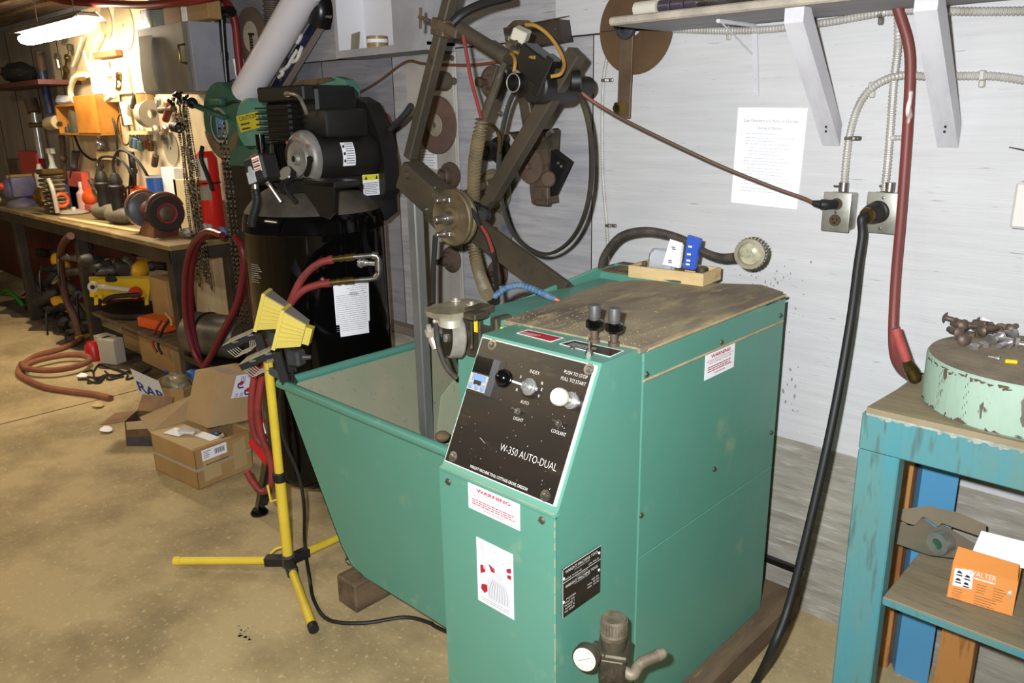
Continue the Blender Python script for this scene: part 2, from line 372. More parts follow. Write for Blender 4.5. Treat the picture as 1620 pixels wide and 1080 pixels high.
# main body
b = MB(); b.box((-1.39, YS + .001, ZB), (XR - .0015, -.3, 1.062), .004); b.box((-1.49, -.285, ZB), (XR - .0015, YB, 1.062), .004)
b.box((-1.515, YS, .3), (-1.3, -.80, .985), .003)
part('body', b, K['green'], G)
sa = at(1017, 553, x=XR); 
b = MB()
zl = 1.003
b.box((XR - .0015, YS + .003, .5685), (XR + .0012, YB - .002, zl), .001); b.box((XR - .0015, YS + .003, ZB), (XR + .0012, YB - .002, .5665), .001)
part('side_panel', b, K['green'], G)
b = MB(); b.box((XR - .0015, YS + .003, zl + .002), (XR + .0016, YB - .001, 1.066), .001)
b.box((-1.47, YS, 1.045), (XR, -.3, 1.071), .003)
part('top_frame', b, K['green'], G)
b = MB(); b.tube([(XR + .002, YS + .004, zl + .002), (XR + .002, YB - .01, zl + .002)], .003, 8, smooth=False)
b.tube([(XR + .001, -.86, 1.073), (XR + .001, YB - .004, 1.076)], .004, 8)
part('dusty_edge', b, mat('dusty_tan_edge', 'b79f7a', .9, col2='9c8764', scale=20), G)
for q in ((1023, 592), (1141, 541), (1235, 499), (1014, 815), (1130, 742), (1220, 684)):
    c = at(*q, x=XR + .0015); b = MB(); b.lathe([(0, .004), (.005, .0035), (.0075, 0)], c, X, 12); b.mi = 1
    b.box(c + V((.003, -.005, -.001)), c + V((.0046, .005, .001)))
    part('panel_screw', b, [K['steeldark'], K['joint']], G)
# worktop board
pts = [at(*q, z=1.084) for q in ((797, 506), (1013, 551), (1239, 461.5), (1204, 450), (1003, 443), (962, 447), (918, 462), (880, 477), (830, 494))]
b = MB(); b.prism([p - Z * .012 for p in pts], (0, 0, .012)); part('worktop', b, K['dirtytop'], G)
b = MB(); rn = random.Random(5)
for i in range(200):
    t = rn.random(); p = pts[0].lerp(pts[1], t) + (pts[3] - pts[1]) * abs(rn.gauss(0, .22)) * .8
    if i % 5 == 0: p = V((rn.uniform(-1.25, -.94), rn.uniform(-.95, -.875), 1.0805))
    r = rn.uniform(.0006, .0018); b.obox(p + Z * .001, (r * 2, r, .0012), M.Rotation(rn.random() * 3, 3, 'Z'))
part('sawdust', b, mat('tan_sawdust', 'a08a5e', .9), G, kind='stuff')
# splash guard and rear box behind the worktop
b = MB(); b.prism([(-1.495, YS + .02, .9), (-1.495, YS + .02, 1.0), (-1.495, -.62, 1.057), (-1.495, -.29, 1.094), (-1.495, -.2, 1.094), (-1.495, -.2, .9)], (.006, 0, 0))
b.tube([(-1.495, -.64, 1.055), (-1.495, -.29, 1.095)], .006, 8, smooth=False)
b.prism([(-1.49, -.205, .9), (-1.49, -.205, 1.10), (-1.2, -.205, 1.10), (-1.2, -.205, .9)], (0, .006, 0))
part('splash_guard', b, K['green'], G)
b = MB(); b.box((-1.52, -.28, .95), (-1.2, -.12, 1.087), .004); b.mi = 1; b.box((-1.518, -.278, 1.086), (-1.2, -.12, 1.092), .003)
b.obox((-1.33, -.2, 1.102), (.16, .07, .02), M.Rotation(.2, 3, 'Z'), .004); b.cyl((-1.37, -.215, 1.110), (-1.37, -.215, 1.122), .009, n=6)
b.lathe([(0, .006), (.03, .006), (.045, .0)], (-1.44, -.2, 1.092), Z, 14)
part('rear_box', b, [K['green'], K['dirt']], G)
# control panel on the slope
sd = (Q1 - Q0).normalized(); sn = V((0, -sd.z, sd.y)).normalized()
if sn.y > 0: sn = -sn
P00 = at(702.5, 729, p=Q0 + sn * .007, n=sn); P10 = at(878, 801, p=Q0 + sn * .007, n=sn); P01 = at(770, 535, p=Q0 + sn * .007, n=sn); P11 = at(952, 579, p=Q0 + sn * .007, n=sn)
O = V((P00.x, 0, 0)) + V((0, (P00.y + P10.y) / 2, (P00.z + P10.z) / 2)); PW = ((P10.x - P00.x) + (P11.x - P01.x)) / 2; PH = ((P01 - P00).dot(sd) + (P11 - P10).dot(sd)) / 2
def pp(px, py, lift=0): return at(px, py, p=Q0 + sn * (.007 + lift), n=sn)
def pl(u, v, lift=0): return O + X * (u * PW) + sd * (v * PH) + sn * lift
b = MB(); b.prism([pl(0, 0, -.007), pl(1, 0, -.007), pl(1, 1, -.007), pl(0, 1, -.007)], sn * .0062)
CP = part('control_panel', b, K['wletter'], G)
b = MB(); b.prism([pl(.007, .008, -.001), pl(.987, .008, -.001), pl(.987, .993, -.001), pl(.007, .993, -.001)], sn * .0014)
part('face_plate', b, K['panel'], CP)
L = .0006
b = MB()
b.text('W-350 AUTO-DUAL', pp(790, 712, L), X, sd, .0165, (pp(879, 746) - pp(790, 712)).length, thin=-.016)
b.text('WRIGHT MACHINE TOOL COTTAGE GROVE, OREGON', pp(743, 739, L), X, sd, .0066, (pp(835, 771) - pp(743, 739)).length)
for t, q0, q1, h in (('INDEX', (838, 589), (853, 592.5), .0075), ('AUTO', (823, 637), (836, 640), .0075), ('LIGHT', (812, 663), (827, 667), .0075), ('COOLANT', (871.5, 683), (894.5, 690), .0078), ('PUSH TO STOP', (892, 590), (928.5, 600), .0078), ('PULL TO START', (887, 600), (926, 611), .0078)):
    b.text(t, pp(*q0, L), X, sd, h, (pp(*q1) - pp(*q0)).length, thin=-.012)
for t, q in (('F', (822.5, 598)), ('R', (816, 618)), ('R', (856, 608)), ('E', (855.5, 618)), ('V', (850, 628))): b.text(t, pp(*q, L), X, sd, .0065)
rn = random.Random(4)
for i in range(60):
    c = pl(rn.uniform(.05, .97), rn.uniform(.03, .9), L); r = rn.uniform(.0003, .0011); b.add([c, c + X * r, c + X * r + sd * r * rn.uniform(1, 4), c + sd * r], [[0, 1, 2, 3]])
c0 = pp(759, 692, L); c1 = pp(767, 701, L); b.add([c0, c1, c1 + X * .0012, c0 + X * .0016], [[0, 1, 2, 3]])
part('lettering', b, K['wletter'], CP)
for q in ((779, 545), (932, 584), (717, 722), (863, 784)):
    b = MB(); c = pp(*q); b.lathe([(0, 0), (.0125, 0), (.0125, .0012), (.007, .0015), (.0065, .004), (0, .0058)], c, sn, 16)
    part('screw', b, K['steel'], CP)
# counter with display, hanging over the left edge
b = MB(); cc = [pp(745, 619), pp(791, 632), pp(815, 577), pp(767, 563)]
cx = cc[0].lerp(cc[2], .5); b = MB(); b.prism([pl(0.015, .555, -.004), pl(0.294, .57, -.004), pl(0.294, .86, -.004), pl(0.015, .86, -.004)], sn * .008)
CT = part('counter', b, K['panel'], CP)
b = MB(); b.prism([pl(0.019, .585, .004), pl(0.187, .585, .004), pl(0.187, .715, .004), pl(0.019, .715, .004)], sn * .0015); part('bezel', b, K['tin'], CT)
b = MB(); b.prism([pl(0.041, .66, 0.0056), pl(0.174, .66, 0.0056), pl(0.174, .712, 0.0056), pl(0.041, .712, 0.0056)], sn * .001)
for u in (.0, .07, .135): b.lathe([(0, .0025), (.006, .002), (.0075, 0)], pl(u * .86 + .045, .615, 0.0056), sn, 14)
part('display', b, mat('blue_display', '6f8fc8', .25), CT)
b = MB(); b.prism([pl(0.071, .63, 0.0066), pl(0.140, .63, 0.0066), pl(0.140, .665, 0.0066), pl(0.071, .665, 0.0066)], sn * .001); part('digits_window', b, K['black'], CT)
b = MB(); b.prism([pl(0.019, .725, .004), pl(0.183, .725, .004), pl(0.183, .85, .004), pl(0.019, .85, .004)], sn * .001); part('window', b, K['blackgloss'], CT)
b = MB(); b.prism([pl(0.191, .575, .004), pl(0.247, .575, .004), pl(0.247, .855, .004), pl(0.191, .855, .004)], sn * .0012); part('strip', b, mat('slate_strip', '3a3f48', .3), CT)
# joystick
b = MB(); base = pp(838, 612); ball = at(797, 598, y=base.y - .04)
ax = (ball - base).normalized()
b.lathe([(0, 0), (.019, 0), (.019, .004), (.015, .005), (.015, .011), (.011, .012), (.012, .017), (.008, .022), (0, .022)], base, sn, 20)
b.tube([base + sn * .014, ball], .0034, 10)
J = part('index_lever', b, K['chrome'], CP); b = MB(); b.sphere(ball, .0195, n=24); part('ball_knob', b, K['blackgloss'], J, 'glossy black ball knob')
# push pull knob
base = pp(905, 634); tip = base + sn * .052
b = MB(); b.lathe([(0, 0), (.018, 0), (.018, .006), (.014, .007), (.016, .014), (.012, .016), (.012, .036), (0, .036)], base, sn, 20)
J = part('start_button', b, K['chrome'], CP); b = MB(); b.lathe([(0, .034), (.0165, .034), (.0185, .038), (.0185, .05), (.016, .0545), (.007, .055), (.0065, .0535), (0, .0535)], base, sn, 28)
part('button_cap', b, K['white'], J, 'dusty white mushroom cap')
for q in ((820, 651), (885, 670)):
    b = MB(); c = pp(*q); b.lathe([(0, 0), (.008, 0), (.008, .003), (.006, .0035), (.005, .009), (0, .009)], c, sn, 6); b.tube([c + sn * .008, c + sn * .02 + X * -.003 + sd * .004], [.0018, .003], 8)
    part('toggle_switch', b, K['steel'], CP)
# labels
def label(quad, name='label', rows=None, lab=None, parent=G, base=None):
    """quad: origin, x-dir vector (full width), y-dir vector (full height), normal"""
    o, xv, yv, n = quad; b = MB(); b.prism([o, o + xv, o + xv + yv, o + yv], n * .0008); p = part(name, b, base or K['paper'], parent, lab); return p
nF = -Y; e = .0016
def warn(o, xv, yv, n, seed):
    p = label((o, xv, yv, n), 'warning_label', lab='white warning label with red print')
    xd, yd = xv.normalized(), yv.normalized(); Wd, H = xv.length, yv.length; b = MB(); c = o + xv * .5
    b.text('WARNING', c + yv * .78 + n * e, xd, yd, H * .135, Wd * .66, 'C', .03)
    b.text('ELECTRICAL SERVICE MUST BE LOCKED OUT', c + yv * .665 + n * e, xd, yd, H * .07, Wd * .9, 'C')
    b.text('PRIOR TO REMOVAL OF THIS COVER', c + yv * .56 + n * e, xd, yd, H * .07, Wd * .76, 'C')
    b.lines(o + xv * .08 + yv * .42 + n * e, xd, yd, Wd * .84, 3, H * .085, H * .04, seed, .12)
    b.lines(o + xv * .3 + yv * .13 + n * e, xd, yd, Wd * .4, 1, H * .08, H * .03, seed, .1)
    part('print', b, K['inkred'], p)
y0 = YF - .003
a0 = at(742, 802, y=y0); a1 = at(823, 838, y=y0); a2 = at(740, 762, y=y0)
warn(V((a0.x, y0, a0.z)), X * (a1.x - a0.x), Z * (a2.z - a0.z), nF, 3)
a0 = at(1114, 602, x=XR + .002); a1 = at(1160, 583, x=XR + .002); a2 = at(1117, 561, x=XR + .002)
warn(a0, Y * (a1.y - a0.y), Z * (a2.z - a0.z), X, 5)
a0 = at(757, 948, y=y0); a1 = at(813, 978, y=y0); a2 = at(753, 848, y=y0)
o, xv, yv = V((a0.x, y0, a0.z)), X * (a1.x - a0.x + .001), Z * (a2.z - a0.z)
p = label((o, xv, yv, nF), 'sticker', lab='white and red patriotic sticker with a robed statue')
b = MB()
def sp(u, v, lift=None): return o + xv * u + yv * v + nF * (e if lift is None else lift)
for poly in (((.1, .46), (.24, .52), (.24, .62), (.1, .6)), ((.33, .68), (.5, .64), (.53, .58), (.4, .57)), ((.82, .73), (.95, .78), (.95, .7), (.84, .68)), ((.84, .65), (.95, .67), (.95, .6), (.85, .6)), ((.1, .22), (.2, .17), (.3, .24), (.28, .33), (.12, .3))):
    b.poly([sp(*q) for q in poly])
part('red_shapes', b, K['inkred'], p)
b = MB()
for t, v in (('BUILT', .885), ('IN', .82), ('U.S.A.', .755)): b.text(t, sp(.66, v), X, Z, yv.length * .04, xv.length * (.3 if t != 'IN' else .1), 'C')
b.lines(sp(.12, .085), X, Z, xv.length * .8, 2, yv.length * .035, yv.length * .014, 9, .1)
part('print', b, K['ink'], p)
e = .0021; b = MB()   # raised-arm statue in grey outline
b.poly([sp(.1, .86), sp(.1, .93), sp(.17, .96), sp(.25, .92), sp(.24, .84), sp(.16, .82)]); b.poly([sp(.16, .82), sp(.2, .82), sp(.24, .56), sp(.2, .56)])
hd = [sp(.62 + .13 * math.cos(t), .56 + .07 * math.sin(t)) for t in [k * .63 for k in range(10)]]; b.poly(hd)
for k in range(7):
    t = .5 + k * .36; b.poly([sp(.62 + .13 * math.cos(t), .58 + .06 * math.sin(t)), sp(.64 + .13 * math.cos(t), .58 + .06 * math.sin(t)), sp(.63 + .27 * math.cos(t), .58 + .13 * math.sin(t))])
b.poly([sp(.3, .12), sp(.28, .42), sp(.45, .5), sp(.78, .48), sp(.93, .35), sp(.93, .14)])
part('figure', b, mat('pale_grey_print', 'c9c9cb', .8), p)
b = MB()
for k in range(8):
    u = .34 + k * .07; b.tube([sp(u, .16, .0024), sp(u + .02, .3, .0024), sp(.45 + k * .045, .46 - .004 * k, .0024)], .0007, 4)
part('folds', b, K['ink'], p)
e = .0016   # name plate on the right face
xr = XR + .0022
a0 = at(889, 978, x=xr); a1 = at(949, 924, x=xr); a2 = at(887, 893, x=xr); a3 = at(951, 857, x=xr)
o, xv, yv = a0, Y * (a1.y - a0.y), Z * ((a2.z - a0.z + a3.z - a1.z) / 2)
p = label((o, xv, yv, X), 'nameplate', lab='black metal nameplate with white lettering', base=K['panel'])
def np_(u, v): return o + xv * u + yv * v + X * e
b = MB(); H = yv.length; Wd = xv.length
b.text('WRIGHT MACHINE TOOL', np_(.5, .88), Y, Z, H * .06, Wd * .86, 'C'); b.text('COTTAGE GROVE, OREGON', np_(.5, .835), Y, Z, H * .022, Wd * .4, 'C')
b.text('MODEL W-350 HD', np_(.05, .745), Y, Z, H * .032, Wd * .44); b.text('S/N 4061K', np_(.95, .745), Y, Z, H * .032, Wd * .28, 'R')
b.add([np_(.0, .705), np_(1, .705), np_(1, .715), np_(0, .715)], [[0, 1, 2, 3]])
b.text('MANUFACTURED BY', np_(.5, .665), Y, Z, H * .018, Wd * .3, 'C'); b.text('WRIGHT MACHINE TOOL', np_(.5, .58), Y, Z, H * .06, Wd * .86, 'C'); b.text('COTTAGE GROVE, OREGON', np_(.5, .545), Y, Z, H * .022, Wd * .4, 'C')
for i, t in enumerate(('POWER', 'VOLT 220', 'PHASE 1', 'AMPS 8', 'HZ 50/60')): b.text(t, np_(.06 + (.04 if i == 0 else 0), .33 - i * .062), Y, Z, H * .036, Wd * .24)
for i, t in enumerate(('AIR IN.', 'MIN. 80 PSI', 'MAX. 100 PSI')): b.text(t, np_(.95, .38 - i * .06), Y, Z, H * .034, Wd * (.2 if i == 0 else .3), 'R')
for u, v in ((0, 0),): b.add([np_(0, 0), np_(.014, 0), np_(.014, 1), np_(0, 1)], [[0, 1, 2, 3]]); b.add([np_(0, .985), np_(1, .985), np_(1, 1), np_(0, 1)], [[0, 1, 2, 3]])
for u, v in ((.03, .8), (.95, .86), (.03, .32), (.95, .5)): b.lathe([(0, .002), (.003, .001), (.0035, 0)], np_(u, v), X, 8)
part('print', b, K['wletter'], p)
# small plates on the console top
zt = 1.0805
def flat4(qs, z, m, name, lab, th=.0012):
    b = MB(); b.prism([at(*q, z=z) for q in qs], (0, 0, th)); return part(name, b, m, G, lab)
p = flat4(((817, 527), (872, 541), (891, 534.5), (835, 521.5)), zt, K['wletter'], 'label', 'small red label')
b = MB(); b.prism([at(*q, z=zt + .0013) for q in ((820, 527), (871, 539.7), (888, 534.4), (836, 522.6))], (0, 0, .0004)); part('print', b, K['inkred'], p)
b = MB(); a = at(829, 528, z=zt + .002); b.lines(a - X * .012 + Y * .002, X, -Y, .055, 3, .006, .0022, 2, .3); part('lines', b, K['wletter'], p)
p = flat4(((885, 544), (965, 565), (987, 555), (908, 538)), zt, K['wletter'], 'label', 'small black plate')
b = MB(); b.prism([at(*q, z=zt + .0013) for q in ((888, 544), (965, 563.4), (984, 555), (908.5, 539))], (0, 0, .0004)); part('print', b, K['panel'], p)
b = MB(); a = at(897, 545, z=zt + .002); b.lines(a + Y * .004, X, -Y, .075, 3, .008, .0022, 8, .3); part('lines', b, K['wletter'], p)
b = MB(); pts = [at(*q, y=YS + .001 - .003) for q in ((787, 516), (787, 533), (800, 531), (814, 522))]; b.prism(pts, (0, .001, 0)); part('label', b, mat('bright_yellow_label', 'f0d818', .5), G, 'yellow triangular label')
# two knobs, a bolt
for q in ((940, 541), (971, 547)):
    c = at(*q, z=1.08); b = MB()
    b.lathe([(0, 0), (.0125, 0), (.0125, .009), (.008, .009), (.008, .03), (0, .03)], c, Z, 16); KN = part('adjusting_knob', b, K['rust'], G)
    b = MB(); n = 24; vs = []
    b.lathe([(0, .03), (.014, .03), (.0195, .036), (.0195, .049), (.015, .052), (0, .052)], c, Z, 10); part('lock_ring', b, K['blackgloss'], KN)
    b = MB(); b.lathe([(0, .052), (.0115, .052), (.0115, .056), (.0132, .057), (.0132, .083), (.012, .085), (0, .085)], c, Z, 28); part('knurled_cap', b, K['plasticgrey'], KN)
c = at(932, 561, z=1.08); b = MB(); b.lathe([(0, 0), (.009, 0), (.009, .006), (.007, .006), (.007, .012), (.003, .013), (.0025, .03), (0, .031)], c, Z, 6)
c2 = at(905, 551, z=1.08); b.lathe([(0, .003), (.006, .003), (.008, 0)], c2, Z, 12)
part('stud', b, K['steel'], G)
# coolant pan
TY, TZ = -.97, .716
k = .0
def tp(px, py): return at(px, py, y=TY)
tl, bl1, bl2 = tp(450, 606), tp(541, 873), tp(560, 908)
o = MB(); zb = .15
prof = [(-2.29, TZ), (-2.012, .215), (-1.965, .165), (-1.90, .15), (-1.25, .15), (-1.25, TZ)]
fr = MB(); fr.prism([(x, TY, z) for x, z in prof], (0, .004, 0))
for (xa, za), (xb, zb_) in zip(prof[:4], prof[1:5]):
    fr.prism([(xa, TY, za), (xb, TY, zb_), (xb + .004, TY, zb_ + .002), (xa + .005, TY, za)], (0, .75, 0))
fr.tube([(-2.292, TY - .004, TZ), (-1.262, TY - .004, TZ - .002)], .016, 12, smooth=False)
fr.tube([(-2.292, TY - .004, TZ), (-2.292, -.22, TZ)], .016, 12, smooth=False)
fr.prism([(x, -.225, z) for x, z in prof], (0, .004, 0)); fr.tube([(-2.292, -.225, TZ), (-1.5, -.225, TZ)], .014, 10, smooth=False)
PN = part('coolant_pan', fr, K['green'], G)
b = MB(); b.prism([(-2.285, TY + .005, TZ - .012), (-2.008, TY + .005, .222), (-2.004, TY + .005, .222), (-2.278, TY + .005, TZ - .012)], (0, .735, 0))
b.prism([(-2.27, TY + .0045, TZ - .012), (-2.005, TY + .0045, .215), (-1.27, TY + .0045, .215), (-1.27, TY + .0045, TZ - .012)], (0, .001, 0))
b.box((-2.0, TY + .006, .157), (-1.27, -.23, .16)); part('grimy_lining', b, K['greenpan'], PN)
b = MB(); b.prism([(-1.63, -.62, .2), (-1.63, -.62, .95), (-1.63, -.84, .79), (-1.63, -.9, .5), (-1.63, -.9, .2)], (.004, 0, 0)); part('divider', b, K['greenpan'], PN)
b = MB(); b.sphere(at(700, 690, y=-.9), .022, (1, 1, .7), 10); part('debris', b, K['dirt'], PN)
# foot and leveling bolt
b = MB(); c = at(549, 908, y=-.93); b.cyl((c.x, -.92, .11), (c.x, -.92, .19), .006, n=10); b.cyl((c.x, -.92, .115), (c.x, -.92, .125), .012, n=6)
part('levelling_bolt', b, K['steeldark'], G)
b = MB(); n = 9; gy = -.80
for i in range(9): b.tube([(-2.215 + i * .022, gy, .42 - i * .02), (-2.215 + i * .022, gy, .02)], .0022, 6)
for z in (.06, .16, .26, .36): b.tube([(-2.215, gy, z), (-2.04, gy, z)], .002, 6)
single('wire_guard', b, K['black'], 'black wire grille standing behind the sloped end of the green pan', 'wire guard')
b = MB(); b.box((-2.035, -.985, 0), (-1.93, -.72, .105), .006); single('wood_block', b, K['wooddark'], 'dirty wooden block under the levelling bolt of the green pan', 'wood block')
b = MB(); b.box((-1.0, -1.3, 0), (-.865, -.02, .083), .008); single('timber_skid', b, K['wooddark'], 'long dirty timber under the right side of the green machine', 'timber')
b = MB(); b.box((-1.27, -1.16, 0), (-1.13, -.24, .083), .008); pass
b = MB(); b.bar((-1.4, -.03, .16), (-.86, -.03, .16), .018, .018); single('angle_iron', b, K['black'], 'dark iron bar against the wall foot behind the machine', 'iron bar')

# ---- grinding head at the left end
HY = -.88
b = MB(); c = at(718, 534, y=HY - .05); wa = V((-.45, -.88, .1)).normalized()
b.lathe([(0, -.02), (.05, -.02), (.053, -.016), (.053, .012), (.049, .016), (0, .017)], c, wa, 36)
HD = part('grinding_wheel', b, mat('grey_wheel_rim', '8a8478', .7, col2='736d62', scale=20), G)
b = MB(); b.lathe([(0, .0195), (.046, .0185), (.0475, .0165), (0, .016)], c, wa, 32); part('wheel_face', b, K['black'], HD)
b = MB(); b.hexnut(c + wa * .018, wa, .011, .008, False); part('nut', b, K['chrome'], HD)
def ha(px, py, z): return at(px, py, z=z)
zp = 1.085
b = MB(); pl_ = [ha(*q, zp) for q in ((672, 487), (690, 481), (712, 476), (737, 471), (757, 474), (776, 481), (776, 486), (735, 494), (712, 498), (688, 496), (674, 492))]
b.prism(pl_, (0, 0, -.014)); part('clear_guard', b, mat('scratched_clear_guard', 'a59c80', .2, alpha=.75, col2='7c745c', scale=12), G)
for q in ((721, 476), (746, 482)):
    b = MB(); c = ha(*q, zp + .001); b.lathe([(0, 0), (.014, 0), (.014, .003), (.006, .004), (.006, .009), (0, .01)], c, Z, 12); part('guard_bolt', b, K['tin'], G)
b = MB()
c = at(714, 508, y=HY - .06); b.lathe([(0, 0), (.034, 0), (.03, .018), (.027, .02), (0, .02)], c - Z * .006, V((.1, -.1, 1)), 28)
c = at(688, 508, y=HY - .06); b.cyl(c, c + V((.03, 0, .002)), .004, n=10); b.sphere(c, .006)
part('guard_clamp', b, K['tin'], G)
b = MB(); a = at(745, 497, y=HY); b.obox(a + V((.012, .02, -.045)), (.05, .07, .13), M.Rotation(.15, 3, 'Z'), .004); a = at(768, 532, y=HY + .01); b.obox(a + V((.03, .02, 0)), (.1, .06, .065), None, .006)
a = at(753, 498, y=HY - .03); b.obox(a, (.045, .05, .018), None, .003); b.cyl(at(746, 508, y=HY - .04), at(746, 551, y=HY - .04), .0045, n=10); b.box(at(783, 514, y=HY) - V((.01, .01, .07)), at(783, 514, y=HY) + V((.015, .05, .02)), .004)
HB = part('head_block', b, K['steeldark'], G)
b = MB(); a = at(751, 500, y=HY - .042); d = at(751, 525, y=HY - .042); b.box((a.x - .004, a.y, d.z), (a.x + .008, a.y + .002, a.z)); part('mark', b, K['yellow'], HB, 'yellow stripe')
b = MB(); a = at(680, 524, y=HY + .02); b.lathe([(0, -.03), (.008, -.03), (.008, -.012), (.015, -.012), (.015, .004), (.008, .005), (.007, .02), (0, .02)], a, V((.1, -.3, 1)), 8); b.tube([at(683, 535, y=HY + .02), at(690, 552, y=HY + .02)], .011, 10)
part('valve', b, K['tin'], G)
b = MB(); b.tube([at(690, 508, y=HY - .05), at(693, 545, y=HY - .05), at(706, 580, y=HY - .04), at(722, 598, y=HY - .02)], .0075, 10); part('coolant_hose', b, K['rubberdust'], G)
# blue segmented coolant line
b = MB(); ps = spline([at(781, 470, y=-.72), at(800, 456, y=-.70), at(820, 451, y=-.68), at(840, 456, y=-.67), at(860, 465, y=-.66), at(876, 472, y=-.65)], 8)
cum = 0
for i in range(0, len(ps) - 1, 2):
    a_ = (ps[i + 1] - ps[i]).normalized(); b.lathe([(0, 0), (.0068, 0), (.0098, .005), (.0098, .009), (.0065, .0135), (0, .0135)], ps[i], a_, 12)
BH = part('coolant_line', b, K['bluehose'], G, 'blue segmented hose'); a_ = (ps[-1] - ps[-4]).normalized(); b = MB(); b.cyl(ps[-1], ps[-1] + a_ * .02, .0075, .003, 12); part('nozzle', b, K['orangep'], BH)
# gooseneck lamp
b = MB(); gp = [at(*q, y=yy) for q, yy in (((950, 431), -.25), ((956, 405), -.25), ((980, 375), -.25), ((1015, 365), -.25), ((1050, 369), -.25), ((1085, 381), -.24), ((1115, 399), -.24), ((1140, 407), -.24), ((1163, 406), -.25))]
b.ribbed(gp, .0115, .0006, .006, 10); b.cyl(gp[0] - Z * .012, gp[0], .017, n=14)
LP = part('gooseneck_lamp', b, K['rubberdust'], G, 'dusty grey gooseneck lamp')
b = MB(); c = at(1187, 401, y=-.25); la = V((.25, -.95, .02)).normalized(); 
b.lathe([(0, -.07), (.022, -.068), (.032, -.055), (.036, -.02), (.041, .0), (.041, .012), (.031, .013), (.029, .003), (0, .003)], c, la, 28)
for i in range(28):
    t = i * 2 * math.pi / 28; u, w_, _ = frame(la); q = u * math.cos(t) + w_ * math.sin(t); b.bar(c + q * .037 - la * .05, c + q * .0415 - la * .002, .004, .005, q)
part('lamp_head', b, mat('dusty_grey_lamp', '8f8672', .6, col2='7a725f', scale=14), LP); b = MB(); b.lathe([(0, .011), (.02, .009), (.0295, .004), (0, .0035)], c, la, 24); part('lamp_lens', b, K['lens'], LP)
# filter regulator
rx = -.862; c = at(970, 1040, x=rx); c = V((rx, c.y, c.z))
b = MB(); b.obox(c + Z * -.015, (.058, .058, .06), M.Rotation(.5, 3, 'Z'), .006); b.obox(c + Z * .022, (.07, .07, .014), M.Rotation(.5, 3, 'Z'), .004)
b.lathe([(0, .025), (.028, .025), (.028, .054), (.03, .056), (0, .056)], c, Z, 24); b.lathe([(0, -.15), (.02, -.15), (.03, -.13), (.031, -.04), (0, -.04)], c, Z, 20)
b.cyl(c, V((XR, c.y + .01, c.z - .01)), .016, n=12); b.obox(c + V((-.01, -.034, .025)), (.03, .018, .016), None, .004)
RG = part('air_regulator', b, K['steeldark'], G, 'grimy air regulator with gauge')
b = MB(); b.lathe([(0, .056), (.029, .056), (.03, .066), (.0275, .07), (.0275, .098), (.025, .102), (0, .103)], c, Z, 30)
for i in range(24):
    t = i * 2 * math.pi / 24; q = V((math.cos(t), math.sin(t), 0)); b.bar(c + q * .0275 + Z * .072, c + q * .0275 + Z * .097, .004, .004, q)
part('regulator_cap', b, mat('dusty_ribbed_cap', '4f4636', .6, col2='6f6552', scale=30), RG)
gc = at(926, 1041, x=-.88); ga = V((.25, -.95, .12)).normalized(); b = MB(); b.lathe([(0, -.02), (.026, -.02), (.029, -.016), (.029, .004), (.027, .007), (.0255, .004), (0, .004)], gc, ga, 28)
b.cyl(gc - ga * .02, c, .008, n=10); GA = part('pressure_gauge', b, K['steeldark'], RG)
b = MB(); b.lathe([(0, .0062), (.0255, .0058), (.0255, .0042), (0, .0042)], gc, ga, 28); b.mi = 1; u, w_, _ = frame(ga); b.bar(gc + ga * .0066 - u * .012 - w_ * .006, gc + ga * .0066 + u * .014 + w_ * .008, .0014, .0006, ga)
for i in range(9):
    t = -2.2 + i * .55; q = u * math.cos(t) + w_ * math.sin(t); b.bar(gc + ga * .0066 + q * .018, gc + ga * .0066 + q * .022, .0012, .0005, ga)
part('gauge_face', b, [mat('cream_dial', 'd9d2bf', .4), K['ink']], RG)
b = MB(); tp2 = at(1048, 1033, z=c.z - .005); s0 = c + V((.02, .01, -.028)); dr0 = tp2 - s0; b.tube([s0, s0 + V((.02, .006, -.004)), s0 + dr0 * .38 + Z * -.006, s0 + dr0 * .5], .0125, 12)

e2 = s0 + dr0 * .45; dr = dr0 * .42; b.ribbed([e2, e2 + dr * .5, e2 + dr], .0125, .0008, .004, 12); b.tube([e2 + dr, e2 + dr * 1.3], [.0145, .012], 12); b.sphere(e2 + dr * 1.3, .0118, n=12)
part('elbow_fitting', b, mat('pale_corroded_pipe', '8a7f6c', .6, .3, col2='6d6250', scale=20), RG)
